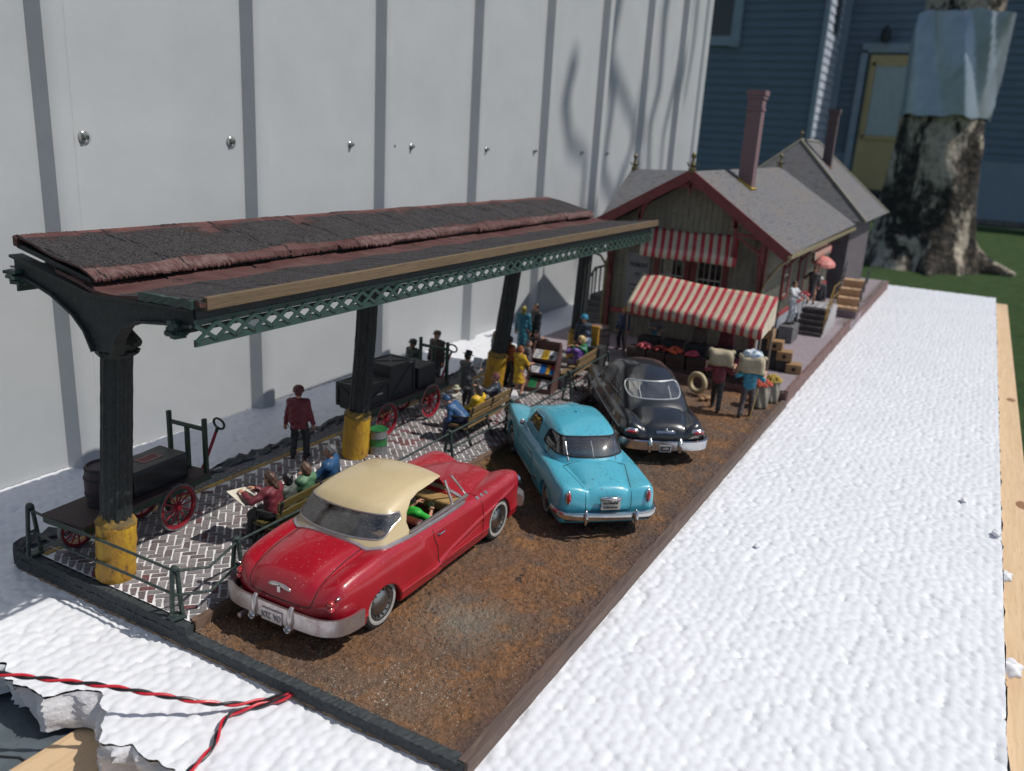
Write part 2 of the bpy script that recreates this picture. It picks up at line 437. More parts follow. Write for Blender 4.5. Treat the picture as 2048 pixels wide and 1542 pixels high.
def xfront(y):
    base = -1.72+.09*math.sin(y*1.7)+.1*math.sin(y*4.3+1)+.06*math.sin(y*9.7)
    if 4.0 < y < 4.9: base += .22*math.sin((y-4.0)/.9*math.pi)
    return base+random.uniform(-.05, .05)
ysf = np.concatenate([np.arange(-5.3, 8, .09), np.linspace(8, 11.08, 12)])
xsr = [0.0, .02, .06, .12, .2, .3, .45, .6, .8, 1.0]
# the moulded surface: packed beads, each a little dome of its own size and height
fr = [xfront(y) for y in ysf]
XS = np.r_[np.arange(-2.0, 13, .032), np.arange(13, 24, .045), np.arange(24, 45.4, .09), 45.4]; YS = np.r_[np.arange(-5.3, 8.2, .032), np.arange(8.2, 11.08, .06), 11.08]
def bead_height(X, Y):
    s = .168; Xs = X/s+.35*vnoise(X*.9, Y*.9, 41); Ys = Y/(s*.90)+.35*vnoise(X*.8+9, Y*.8, 42); iy = np.floor(Ys).astype(int); best = np.full(X.shape, 9.); bid = np.zeros(X.shape)
    def hs_(a, b, k):
        n = (a*73856093+b*19349663+k*83492791) & 0x7fffffff; n = ((n ^ (n >> 13))*1274126177) & 0x7fffffff; return ((n ^ (n >> 15)) & 0xffff)/65535.
    for dy in (-1, 0, 1):
        jy = iy+dy; off = .5*(jy & 1); ix = np.floor(Xs-off).astype(int)
        for dx in (-1, 0, 1):
            jx = ix+dx; px = jx+off+.5+.62*(hs_(jx, jy, 1)-.5); py = jy+.5+.62*(hs_(jx, jy, 2)-.5); r = .82+.36*hs_(jx, jy, 3)
            d = np.hypot(Xs-px, Ys-py)/r; m = d < best; best = np.where(m, d, best); bid = np.where(m, hs_(jx, jy, 4), bid)
    return .062*np.sqrt(np.clip(1-(best/.86)**2, 0, 1))+.014*(bid-.5)-.012*(bid < .03)
YY, XX = np.meshgrid(YS, XS, indexing='ij'); FR = np.interp(YS, ysf, fr)
XX = np.maximum(XX, FR[:, None]); H = bead_height(XX, YY)-.05+.012*(vnoise(XX*.7, YY*.7, 44)-.5)
nys, nxs_ = XX.shape
VA = np.stack([XX.ravel(), YY.ravel(), (ZF+H).ravel()], 1)
I0 = np.arange(nys-1)[:, None]*nxs_+np.arange(nxs_-1)[None, :]; FA = np.stack([I0, I0+1, I0+nxs_+1, I0+nxs_], -1).reshape(-1, 4)
ok = (VA[FA[:, 1], 0]-VA[FA[:, 0], 0] > 1e-6) | (VA[FA[:, 2], 0]-VA[FA[:, 3], 0] > 1e-6); FA = FA[ok]
V = list(map(tuple, VA.tolist())); F = list(map(tuple, FA.tolist())); mi = [0]*len(F); ny = len(ysf)
base = len(V); nl = 12
for i, y in enumerate(ysf):
    for k in range(nl):
        t = k/(nl-1); q = .07*math.sin(y*31+k*1.9)*math.sin(k*1.4+y*9)+.09*(vnoise(np.array([y*2.3]), np.array([t*3.0]), 61)[0]-.5); V.append((fr[i]+(0 if k == 0 else q+.12*t*math.sin(y*2.3+1)+.04*math.sin(y*5)), y, ZF-.02-.47*t))
for i in range(ny-1):
    for k in range(nl-1): F.append((base+i*nl+k, base+(i+1)*nl+k, base+(i+1)*nl+k+1, base+i*nl+k+1)); mi.append(1)
# right side face and far face
b2 = len(V)
xl = list(np.linspace(fr[0], 45.4, 160))
for x in xl:
    e = random.uniform(-.035, .02)
    V.append((x, -5.3+e, ZF-.003)); V.append((x, -5.3+e+random.uniform(-.02, .02), ZF-.49))
for i in range(len(xl)-1): F.append((b2+2*i, b2+2*i+1, b2+2*i+3, b2+2*i+2)); mi.append(1)
b3 = len(V)
V += [(45.4, -5.3, ZF), (45.4, 11.08, ZF), (45.4, 11.08, ZF-.49), (45.4, -5.3, ZF-.49)]; F.append((b3, b3+1, b3+2, b3+3)); mi.append(1)
foam = link_mesh('foam_board', V, F, [m_foam, m_torn], smooth=True, matidx=mi)
foam.data.set_sharp_from_angle(angle=R_(60))
tag(foam, 'long thick slab of white beaded foam with a torn near edge, under the model', 'foam board')
# crumbs of foam lying on the slab and hanging at its right edge
m_crumb = M('foam_crumb', (.8, .8, .82), (.72, .72, .75), scale=9, rough=.6, bmp=.5, bsc=20)
for i, (x, y, z, s) in enumerate([(9.2, -5.36, -.30, .24), (6.4, -5.45, -.50, .32), (12.3, -4.6, -.17, .16), (10.8, -5.2, -.16, .2), (7.5, -1.4, -.17, .12)]):
    def cf(P, s=s, i=i):
        n = .25*np.sin(P[:, 0]*9/s+i)*np.sin(P[:, 1]*7/s+1)*np.sin(P[:, 2]*8/s)
        return ell_(P, (0, 0, 0), (s*.6, s*.4, s*.3))+n*s*.5
    V2, F2 = isosurf(cf, (-s, -s, -s*.7), (s, s, s*.7), s/9, 1)
    o = link_mesh('foam_crumb', V2, F2, m_crumb, smooth=True); o.location = (x, y, z+s*.1)
    tag(o, ['curled foam crumb at the slab edge above the wooden plank', 'largest torn foam flake over the wooden plank, near the corner', 'foam crumb lying on the slab, farthest from the camera', 'thin foam flake lying near the slab right edge', 'single loose foam bead on the open slab'][i], 'foam crumb', 'loose foam crumbs')

# ---- planks and table under the slab
def wood_mat(name, c1, c2, c3, axis=0, sc=1.0, rough=.7):
    m, nt, b, o = nmat(name); s = [9, 9, 9]; s[axis] = .5
    v = coords(nt, tuple(x*sc for x in s)); v2 = coords(nt)
    col = mixc(nt, ramp(nt, noise(nt, v, 1.0, 6, .6, .6), .3, .7), c1, c2)
    col = mixc(nt, math_(nt, 'MULTIPLY', ramp(nt, noise(nt, v, 3.1, 5, .7), .56, .66), .7), col, c3)
    L(nt, col, b.inputs['Base Color']); b.inputs['Roughness'].default_value = rough
    bump(nt, b, noise(nt, v, 2.5, 5), .25, .02); return m
m_pine = wood_mat('pine_board', (.55, .38, .22), (.66, .48, .30), (.42, .27, .14))
p = MB(); p.box((22, -5.2, -.755), (50.5, 1.56, .07)); pk = p.build('wooden_plank', m_pine, bev=.05)
m_knot = M('wood_knot', (.22, .11, .05), (.3, .16, .08), scale=10)
k = MB(); k.lathe([(.0, .012), (.07, .01), (.16, .006), (.2, .0)], (0, 0, 0), n=20)
for (x, y) in ((14.4, -5.86), (24.5, -5.8)):
    ko = k.build('knot', m_knot, pk, smooth=True); ko.location = (x, y+.02, -.722); ko.scale = (1.4, .7, 1)
tag(pk, 'pale pine plank running along the right edge of the foam slab', 'plank')
p = MB(); p.box((0, 0, 0), (3.2, 5.0, .065)); pk2 = p.build('wooden_plank', m_pine, bev=.04); pk2.location = (-1.55, 2.3, -.762); tag(pk2, 'pale pine plank end sticking out under the torn foam edge', 'plank')
m_slate = M('slate_paint', (.075, .095, .11), (.10, .125, .14), scale=1.5, rough=.55, bmp=.2, bsc=30, c3=(.06, .075, .09))
p = MB(); p.box((21.4, 2.6, -1.2), (51.5, 17.1, .8)); tb = p.build('table_top', m_slate, bev=.04)
m_crack = M('crack_black', (.012, .014, .016), rough=.9)
p = MB(); p.tube([(-2.75, 6.2, -.798), (-2.5, 5.6, -.796), (-2.28, 5.25, -.796), (-2.12, 4.95, -.796), (-2.12, 4.8, -.796)], .018, 5); p.build('crack', m_crack, tb)
tag(tb, 'slate grey painted table top with a dark crack, below the foam', 'table')

p = MB(); p.box((0, 0, 0), (26, 11, 6)); p.box((0, 0, 3.2), (27, 12, .5)); p.box((0, 4.6, 3.6), (26, .5, .35)); tote = p.build('storage_tote', M('black_plastic', (.012, .013, .014), (.018, .019, .02), scale=1, rough=.45), bev=.12); tote.location = (16.5, -13.2, -6.5)
tag(tote, 'black plastic storage tote with a rimmed lid, low beside the plank', 'storage tote')

# ---- metal shed
m_wall = M('shed_enamel', (.435, .45, .46), (.395, .41, .42), scale=.7, rough=.38, bmp=.12, bsc=.5, bdist=.12, spec=.4, lo=.3, hi=.7)
YW = 11.1
ribs = [-12.0, -7.2, -2.2, 2.7, 7.55, 12.3, 17.2, 22.1, 27.0, 32.0, 36.8]
prof = [(-20, 0)]
for r in ribs: prof += [(r-.06, 0), (r+.02, -.02), (r+.15, -.29), (r+.24, -.325), (r+.42, -.33), (r+.55, -.29), (r+.76, -.03), (r+.86, 0)]
prof += [(40.9, 0), (41.0, -.12), (41.35, -.12), (41.4, .3), (41.4, 3)]
prof[-5:] = [(40.6, 0), (40.7, -.14), (41.4, -.14), (41.4, 3.0)]
zs = [GZ-1, -8, -.2, 6, 20, 60]
V = [(x, YW+d, z) for x, d in prof for z in zs]; nz = len(zs)
F = [(i*nz+j, (i+1)*nz+j, (i+1)*nz+j+1, i*nz+j+1) for i in range(len(prof)-1) for j in range(nz-1)]
shed = thing('metal_shed', 'off-white ribbed metal shed wall with screw heads behind the model', 'shed', (10, YW, GZ))
w = link_mesh('wall_panel', np.array(V)-np.array([10, YW, GZ]), F, m_wall, shed, smooth=True)
w.data.set_sharp_from_angle(angle=R_(28))
m_screw = M('screw_metal', (.35, .38, .36), (.25, .27, .26), scale=20, rough=.25, metal=1)
m_rub = M('screw_washer', (.30, .30, .30), rough=.5)
for i, x in enumerate([-1.0, 3.64, 7.21, 11.32, 13.13, 14.06, 18.34, 21.82, 26.0, 28.65]):
    s = MB(); s.lathe([(.085, 0), (.085, .02), (.07, .035), (.05, .04), (.048, .085), (.036, .11), (0, .115)], (x-10, -.01, 6.17-GZ), axis=(0, -1, 0), n=12)
    s.build('screw', m_screw, shed, smooth=True)
    if x < 8:
        s = MB(); s.lathe([(.13, 0), (.13, .012), (.10, .03), (.08, .03)], (x-10+.02, -.012, 6.14-GZ), axis=(0, -1, 0), n=16); s.build('washer', m_rub, shed, smooth=True)

# ---- house beyond
house = thing('house', 'dark blue lap-sided house with a yellow door, far behind the tree', 'house', (640, 60, GZ))
def hs(V): return np.array(V, float)-np.array([640, 60, GZ])
m_side = M('blue_siding', (.115, .16, .21), (.128, .175, .225), scale=.05, rough=.55, spec=.35)
m_side_sunlit = M('sunlit_siding', (.50, .54, .62), (.42, .46, .55), scale=.08, rough=.5, c3=(.3, .35, .42))  # sunlight put into the colour: paler copy of the siding for the sunlit wall
def lap_wall(name, p0, p1, z0, z1, m, step=5.2, out=.75):
    p0 = Vector(p0); p1 = Vector(p1); d = (p1-p0).normalized(); n = Vector((d.y, -d.x)); V = []; F = []; z = z0
    while z < z1:
        a = len(V)
        for q in (p0, p1):
            V += [(q.x+n.x*out, q.y+n.y*out, z), (q.x, q.y, min(z1, z+step)), (q.x, q.y, z)]
        F += [(a, a+3, a+4, a+1), (a+2, a+5, a+3, a)]; z += step
    return link_mesh(name, hs(V), F, m, house)
lap_wall('wall', (600, 420), (600, 107), GZ, 190, m_side)
lap_wall('wall', (600, 107), (660, 107), GZ, 190, m_side_sunlit)
lap_wall('wall', (660, 107), (660, -400), 10, 190, m_side)
m_trimw = M('house_trim', (.25, .31, .37), (.21, .27, .33), scale=.2, rough=.5)
m_found = M('foundation', (.20, .255, .31), (.23, .28, .335), scale=.05, rough=.8)
p = MB(); p.box((661, -150, (GZ+11)/2), (3, 512, 11-GZ)); p.V = hs(p.V); p.build('foundation', m_found, house)
p = MB(); p.box((657, -60, -29.5), (6, 300, 3)); p.V = hs(p.V); p.build('stone_curb', M('curb_stone', (.12, .10, .10), (.2, .18, .17), scale=.3, rough=.9, bmp=.6, bsc=.5, bdist=1), house)
p = MB(); p.box((599, 107, 70), (3.0, 3.2, 240)); p.box((658.6, 104.5, 80), (3, 5, 230)); p.V = hs(p.V); p.build('corner_board', m_trimw, house)
# yellow door
m_door = M('yellow_door', (.40, .31, .15), (.44, .345, .17), scale=.1, rough=.5)
m_dark = M('window_dark', (.012, .016, .018), rough=.08, spec=.6)
m_curt = M('lace_curtain', (.28, .34, .35), (.36, .42, .43), scale=.5, rough=.4, stretch=(1, 4, .3))
yd0, yd1 = 51, 87; zb, zt = -14, 76
p = MB(); p.box((657.6, (yd0+yd1)/2, 31), (2.5, yd1-yd0-6, zt-zb)); p.V = hs(p.V); dr = p.build('door', m_door, house)
p = MB(); p.box((656, 69, 46), (1.0, 21, 46)); p.V = hs(p.V); p.build('pane', m_curt, dr)
p = MB()
for yy in (57, 81): p.box((656.0, yy, 46), (2, 2.2, 50))
for zz in (21.5, 70): p.box((656.0, 69, zz), (2, 26, 2.2))
p.V = hs(p.V); p.build('sash', m_door, dr)
p = MB(); p.ell((655, 56, 28), (1.6, 1.2, 1.2)); p.V = hs(p.V); p.build('handle', M('brass', (.5, .35, .12), rough=.3, metal=1), dr, smooth=True)
p = MB(); p.box((658.4, yd0-1.5, 32), (4, 4.5, 94)); p.box((658.4, yd1+1.5, 32), (4, 4.5, 94)); p.box((658.4, 69, 80.5), (4, 43, 6)); p.V = hs(p.V); p.build('door_frame', m_trimw, house)
p = MB(); p.box((650, 69, -22), (22, 50, 14)); p.box((640, 69, -28), (12, 46, 8)); p.V = hs(p.V); p.build('step', M('dark_step', (.03, .03, .035), rough=.8), house)
p = MB(); p.lathe([(0, 0), (2.6, 0), (3.2, 6), (2, 9), (0, 11)], (653, 76.5, 84), n=10); p.beam((653, 76.5, 90), (659, 76.5, 90), 1, 1); p.V = hs(p.V); p.build('porch_lamp', M('black_iron', (.01, .01, .012), rough=.4), house, smooth=True)
# windows
p = MB(); p.box((599.2, 185, 112), (1.5, 36, 62)); p.V = hs(p.V); wd = p.build('window', m_dark, house)
p = MB()
for yy in (164.5, 206): p.box((598.6, yy, 112), (3, 6, 76))
for zz in (78, 146): p.box((598.45, 185, zz), (3.4, 47.4, 6))
p.box((598.7, 185, 112), (2, 36, 2.5)); p.V = hs(p.V); p.build('window_frame', m_trimw, wd)
p = MB(); p.box((633, 106.4, 122), (16, 1.4, 70)); p.V = hs(p.V); p.build('window', m_dark, house)

# ---- tree with a metal sheet round its trunk
XT, YT = 368.0, 16.3
tree = thing('tree', 'thick tree trunk with painted sun dapples, wrapped in a crumpled metal sheet, roots in the lawn', 'tree', (XT, YT, GZ))
roots = [(-1.2, 0, 27, 3.2), (.35, .0, 24, 3.0), (-2.3, 0, 22, 2.6), (1.7, 0, 30, 3.5), (2.6, 0, 26, 3), (-.45, 0, 20, 2.4)]
def trunk_fn(P):
    z = P[:, 2]; r = np.interp(z, [-5, 0, 6, 15, 30, 55, 80, 100, 150], [24, 21, 18.5, 17.2, 16.1, 14.0, 12.6, 13.4, 13])
    a = np.arctan2(P[:, 1], P[:, 0]); r = r*(1+.05*np.sin(3*a+.7+z*.02)+.035*np.sin(7*a+z*.05)+.02*np.sin(13*a-z*.1)+.02*np.sin(z*.25+5*a))
    cx = 0*z; cy = np.interp(z, [0, 60, 150], [0, -.5, -1])
    d = np.hypot(P[:, 0]-cx, P[:, 1]-cy)-r
    for an, _, l, t in roots:
        c, s = math.cos(an+math.pi), math.sin(an+math.pi)
        d = smin(d, cap_(P, (c*12, s*12, 9), (c*(l*.75), s*(l*.75), 2.0), t*1.9, t*1.2), 5)
        d = smin(d, cap_(P, (c*l*.75, s*l*.75, 2.0), (c*l*1.15+3*s, s*l*1.15-3*c, -.8), t*1.2, t*.6), 3)
    return d
V, F = isosurf(trunk_fn, (-36, -36, -3), (36, 36, 125), 1.3, 1)
def bark_mat():
    m, nt, b, o = nmat('sun_dapple_bark'); v = coords(nt)
    n1 = noise(nt, coords(nt, (1, 1, .55)), .06, 7, .72, .5); n2 = noise(nt, v, .4, 4, .6)
    col = mixc(nt, ramp(nt, n1, .49, .54), (.020, .017, .014), (.50, .43, .34))  # dappled sun painted on the bark as near-black and pale patches
    col = mixc(nt, math_(nt, 'MULTIPLY', ramp(nt, n2, .5, .62), .55), col, (.16, .12, .085))
    L(nt, col, b.inputs['Base Color']); b.inputs['Roughness'].default_value = .9
    bump(nt, b, math_(nt, 'ADD', n1, math_(nt, 'MULTIPLY', n2, .5)), 1.0, 3.5); return m
link_mesh('trunk', V, F, bark_mat(), tree, smooth=True)
def wrap_fn(u, z):
    return 0
nu, nzv = 150, 70; V = []; F = []
for j in range(nzv+1):
    for i in range(nu):
        z = 56.5+ (92.6-56.5)*j/nzv; a = 2*math.pi*i/nu
        r0 = np.interp(z, [55, 80, 100], [15.3, 14.9, 14.8])
        u = a*2.2; q = z*.045
        fold = 1.5*abs(vnoise(np.array([u*.85+q*.5+20]), np.array([q*.55-u*.25+9]), 5, True)[0]*2-1)+.2*abs(vnoise(np.array([u*2.3-q*.7+30]), np.array([q*1.2+7]), 8, True)[0]*2-1)
        e = .35*math.sin(a*6)+.3*math.sin(a*11+1)
        V.append(((r0+2.3*fold-.3)*math.cos(a), (r0+2.3*fold-.3)*math.sin(a)-.7*z/100, z+(e if j in (0, nzv) else 0)))
F = [(j*nu+i, j*nu+(i+1) % nu, (j+1)*nu+(i+1) % nu, (j+1)*nu+i) for j in range(nzv) for i in range(nu)]
m_foil = M('sheet_aluminium', (.36, .42, .47), (.32, .38, .43), scale=.15, rough=.45, metal=.7, bmp=.15, bsc=.3, bdist=.6)
link_mesh('metal_wrap', V, F, m_foil, tree, smooth=True).data.set_sharp_from_angle(angle=R_(25))
# limbs high above the picture
br = MB(); random.seed(5)
def limb(p, d, l, r, dep):
    pts = [Vector(p)]; d = Vector(d).normalized()
    for i in range(6):
        d = (d+Vector((random.uniform(-.18, .18), random.uniform(-.18, .18), random.uniform(-.1, .16)))).normalized(); pts.append(pts[-1]+d*l/6)
    br.tube(pts, [r*(1-.6*i/6) for i in range(7)], 7)
    if dep:
        for i in (2, 3, 4, 5, 6):
            s = random.choice((-1, 1)); dd = (d+Vector((random.uniform(-.9, .9), random.uniform(-.9, .9), random.uniform(-.1, .7)))).normalized()
            limb(pts[i], dd, l*.6, r*.42*(1-.08*i)+.05, dep-1)
limb((0, 0, 122), (.3, .2, 1), 140, 12, 2); limb((0, 0, 118), (-.2, .9, .8), 130, 8, 2); limb((0, 2, 120), (-.5, -.8, .9), 120, 8, 2)
br.build('limb', bark_mat(), tree, smooth=True)
# bare twigs overhead that draw soft shadows on the shed
m_twig = M('twig_bark', (.08, .06, .05), rough=.9)
br = MB(); random.seed(23)
def twig(pts, r, dep):
    P = [Vector(p) for p in pts]; n = len(P); br.tube(P, [r*(1-.7*i/(n-1)) for i in range(n)], 6)
c0 = Vector((46.5, -25, 62))
ax1 = Vector((1, 0, 0)); ax3 = Vector((0, .82, .57))
def wp(x, z): # a point up the sun's way from the shed wall
    t = 62
    return Vector((x+.25*t, YW-.7*t, z+1.0*t))
def tw(pts, r): twig([wp(x, z)+Vector((0, random.uniform(-1, 1), 0)) for x, z in pts], r, 0)
tw([(33, 24), (31.2, 18), (28.8, 13.5), (28.3, 11), (28.8, 8.2), (28.5, 5.5), (30.2, 3.8)], .55)
tw([(28.4, 11), (31.4, 8.8), (32.6, 6.5), (32, 3.5)], .3)
tw([(36.5, 24), (34.6, 14), (34.9, 10.5), (33.6, 7), (34.5, 4.5), (33.5, 2)], .45)
tw([(38.5, 20), (37.7, 12), (36.2, 8.6), (35.8, 4)], .4)
tw([(24.6, 9.2), (24.0, 7.6), (24.7, 6.2), (26.2, 4.6), (26.6, 2)], .42)
tw([(30.2, 3.9), (31.6, 6.6), (31.9, 9)], .28)
tw([(40, 26), (39, 18), (39.4, 13), (38.6, 9)], .4)
tw([(33, 24), (36.5, 24), (40, 26), (46, 34), (60, 60)], .8)
tw([(26.5, 4.5), (29, 3.2), (30.1, 3.9)], .22)
bo = br.build('tree_branch', m_twig, smooth=True); tag(bo, 'bare overhanging branch above the shed, casting soft twig shadows', 'branch')
random.seed(11)
# ================================================================ MODEL BASE, LOT, PLATFORM
m_trim = wood_mat('grey_painted_trim', (.026, .032, .035), (.045, .053, .057), (.012, .015, .017), axis=1, sc=1.3, rough=.75)
m_ply = wood_mat('plywood_edge', (.30, .20, .12), (.20, .13, .08), (.10, .06, .04), axis=1, sc=1.2)
m_edge = wood_mat('weathered_edge', (.13, .085, .065), (.075, .055, .05), (.22, .15, .10), axis=0, sc=1.5, rough=.8)
bb = thing('model_base', 'long flat model base board with a dark grey painted front edge', 'base board', (0, 0, ZF))
z0 = -ZF
def rough_bar(p0, p1, w, h, amp, n, mat, name, parent, smooth=False):
    p0 = Vector(p0); p1 = Vector(p1); V = []; F = []; d = (p1-p0).normalized(); o = d.cross(Vector((0, 0, 1)))
    sec = [(-w/2, -h/2), (-w/6, -h/2), (w/6, -h/2), (w/2, -h/2), (w/2, -h/6), (w/2, h/6), (w/2, h/2), (w/6, h/2), (-w/6, h/2), (-w/2, h/2), (-w/2, h/6), (-w/2, -h/6)]; k = len(sec)
    for i in range(n+1):
        p = p0.lerp(p1, i/n)
        for a, b in sec:
            V.append(p+o*(a+random.uniform(-amp, amp))+Vector((0, 0, b+random.uniform(-amp, amp))))
    for i in range(n):
        for j in range(k): F.append((i*k+j, i*k+(j+1) % k, (i+1)*k+(j+1) % k, (i+1)*k+j))
    F += [tuple(range(k-1, -1, -1)), tuple(range(n*k, (n+1)*k))]
    o2 = link_mesh(name, V, F, mat, parent, smooth=smooth); bm = bmesh.new(); bm.from_mesh(o2.data); bmesh.ops.recalc_face_normals(bm, faces=bm.faces); bm.to_mesh(o2.data); bm.free(); return o2
# board itself (bottom layer), front trim, right edge strip
p = MB(); p.box((8.3, 4.1, z0-.12), (16.7, 8.1, .14)); p.build('board', m_ply, bb)
rough_bar((-.075, 8.12, z0-.082), (-.075, .02, z0-.082), .15, .155, .011, 190, m_trim, 'front_trim', bb)
rough_bar((-.10, 8.0, z0-.175), (-.10, .1, z0-.175), .10, .045, .008, 90, m_ply, 'ply_layer', bb)
rough_bar((-.12, .03, z0-.075), (16.7, .03, z0-.075), .13, .19, .004, 70, m_edge, 'side_trim', bb)
rough_bar((-.08, 8.12, z0+.05), (-.08, 4.36, z0+.05), .12, .14, .010, 90, m_trim, 'platform_trim', bb)
rough_bar((-.1, 8.08, z0+.0), (17, 8.28, z0+.0), .3, .34, .05, 110, M('painted_kerb', (.035, .04, .045), (.06, .065, .07), scale=3, rough=.8, bmp=.6, bsc=12, bdist=.03), 'track_side_kerb', bb)

# ---- dirt lot
def dirt_mat():
    m, nt, b, o = nmat('dirt'); v = coords(nt)
    big = noise(nt, v, .55, 6, .62, .4); mid = noise(nt, v, 1.7, 6, .65); fine = noise(nt, v, 16, 6, .75); gr = noise(nt, v, 42, 3, .7)
    col = mixc(nt, ramp(nt, big, .42, .6), (.27, .14, .07), (.17, .12, .095))
    col = mixc(nt, ramp(nt, mid, .5, .64), col, (.36, .175, .075))
    col = mixc(nt, math_(nt, 'MULTIPLY', ramp(nt, noise(nt, v, .8, 5, .7), .56, .66), .8), col, (.12, .10, .098))
    g2 = math_(nt, 'MULTIPLY', ramp(nt, fine, .46, .62), .75)
    col = mixc(nt, g2, col, (.085, .052, .03))
    col = mixc(nt, math_(nt, 'MULTIPLY', ramp(nt, gr, .58, .72), .5), col, (.34, .22, .13))
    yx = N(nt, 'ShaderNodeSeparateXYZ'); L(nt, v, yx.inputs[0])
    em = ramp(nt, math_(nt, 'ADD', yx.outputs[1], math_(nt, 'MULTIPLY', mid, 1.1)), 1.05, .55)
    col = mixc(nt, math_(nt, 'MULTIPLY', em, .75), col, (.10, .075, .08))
    # small worn spots
    blk = ramp(nt, noise(nt, v, 2.2, 5, .7), .645, .69)
    col = mixc(nt, math_(nt, 'MULTIPLY', blk, .85), col, (.018, .02, .026))
    sp = N(nt, 'ShaderNodeVectorMath', operation='DISTANCE'); L(nt, v, sp.inputs[0]); sp.inputs[1].default_value = (2.3, 1.55, 0)
    pm = math_(nt, 'MULTIPLY', ramp(nt, math_(nt, 'ADD', sp.outputs['Value'], math_(nt, 'MULTIPLY', mid, 1.2)), 1.5, .75), .95)
    col = mixc(nt, math_(nt, 'MULTIPLY', pm, ramp(nt, gr, .3, .6)), col, (.27, .25, .20))
    sp2 = N(nt, 'ShaderNodeVectorMath', operation='DISTANCE'); L(nt, v, sp2.inputs[0]); sp2.inputs[1].default_value = (.45, 1.3, 0)
    pm2 = math_(nt, 'MULTIPLY', ramp(nt, math_(nt, 'ADD', sp2.outputs['Value'], math_(nt, 'MULTIPLY', mid, 1.0)), 1.5, .8), ramp(nt, gr, .52, .66))
    col = mixc(nt, math_(nt, 'MULTIPLY', pm2, .8), col, (.42, .34, .25))
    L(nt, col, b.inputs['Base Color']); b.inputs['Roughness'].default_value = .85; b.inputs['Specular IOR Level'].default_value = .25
    h = math_(nt, 'ADD', math_(nt, 'MULTIPLY', fine, 1.0), math_(nt, 'MULTIPLY', gr, .7))
    bump(nt, b, h, 1.0, .05); return m
m_dirt = dirt_mat()
XG = np.r_[np.arange(0, 8, .016), np.arange(8, 16.75, .03), 16.75]; nx = len(XG); nyy = 276
X, Y = np.meshgrid(XG, np.linspace(.03, YP-.02, nyy), indexing='ij')
Z = .03*(vnoise(X*2.2, Y*2.2, 1)-.5)+.03*(vnoise(X*7, Y*7, 2)-.5)+.02*(vnoise(X*21, Y*21, 4)-.5)
Z += np.clip((Y-3.9)/.5, 0, 1)**1.5*.10*np.clip((X-4)/3, .25, 1)*(.6+.8*vnoise(X*3, Y*3, 9))
gm = .35+.9*np.clip((vnoise(X*1.1, Y*1.1, 7)+.5*vnoise(X*3.1, Y*3.1, 17)-.45)/.5, 0, 1)+1.0*(((X-2.3)**2+(Y-1.55)**2+.5*vnoise(X*3, Y*3, 5)) < .75)
gn = vnoise(X*24, Y*24, 12); gn2 = vnoise(X*43, Y*43, 13)
Z += gm*(.026*np.clip(gn-.5, 0, 1)+.016*np.clip(gn2-.45, 0, 1)-.016*np.clip(.3-gn2, 0, 1))
Z -= .022
def hZ(x, y):
    i = min(nx-1, int(np.searchsorted(XG, x))); j = min(nyy-1, max(0, int(round((y-.03)/(YP-.05)*(nyy-1))))); return Z[i, j]
V = np.stack([X.ravel(), Y.ravel(), Z.ravel()], 1)
I = np.arange(nx-1)[:, None]*nyy+np.arange(nyy-1)[None, :]
F = np.stack([I, I+nyy, I+nyy+1, I+1], -1).reshape(-1, 4)
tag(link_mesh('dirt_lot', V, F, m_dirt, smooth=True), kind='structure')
# loose grit (nobody could count it)
GV = []; GF = []; GC = []
pal = [(.25, .14, .07), (.20, .115, .065), (.08, .05, .035), (.32, .20, .11), (.34, .25, .17), (.05, .045, .045), (.28, .23, .17), (.15, .10, .06)]
tet = np.array([(1, 0, -.5), (-.5, .87, -.5), (-.5, -.87, -.5), (0, 0, .8), (.3, .3, .6)])
for i in range(34000):
    x = 16.6*random.random()**1.5; y = .06+(YP-.1)*random.random()
    dens = vnoise(np.array([x*.9]), np.array([y*.9]), 7)[0]
    if dens < random.random()*.75: continue
    s = random.uniform(.006, .017)*(1.5 if random.random() < .05 else 1)
    pts = tet[:4]*s*rng.uniform(.6, 1.3, (4, 3)); a = random.random()*6.28; c, sn = math.cos(a), math.sin(a)
    n = len(GV); zz = hZ(x, y)
    for q in pts: GV.append((x+q[0]*c-q[1]*sn, y+q[0]*sn+q[1]*c, zz+.004+q[2]*.8))
    GF += [(n, n+1, n+3), (n+1, n+2, n+3), (n+2, n, n+3)]
    col = random.choice(pal)
    if (x-2.3)**2+(y-1.55)**2 < .8 and random.random() < .7: col = random.choice(((.30, .28, .24), (.22, .21, .17), (.16, .16, .12)))
    if (x-.4)**2+(y-1.3)**2 < .9 and random.random() < .25: col = (.45, .38, .30)
    GC += [col]*3
tag(link_mesh('grit', GV, GF, Mattr('grain', .85, .0), facecol=GC), kind='stuff')
# pale flakes near the front edge
m_flake = M('pale_flake', (.45, .40, .32), (.36, .31, .24), scale=30, rough=.8)
FV = MB()
for (x, y) in [(.34, 1.55), (.27, 1.42), (.22, 1.33), (.62, 1.1)]:
    s = random.uniform(.015, .028); FV.ell((x, y, hZ(x, y)+.005), (s, s*.6, .008), 7, 4)
tag(FV.build('paint_flakes', m_flake, smooth=True), kind='stuff')

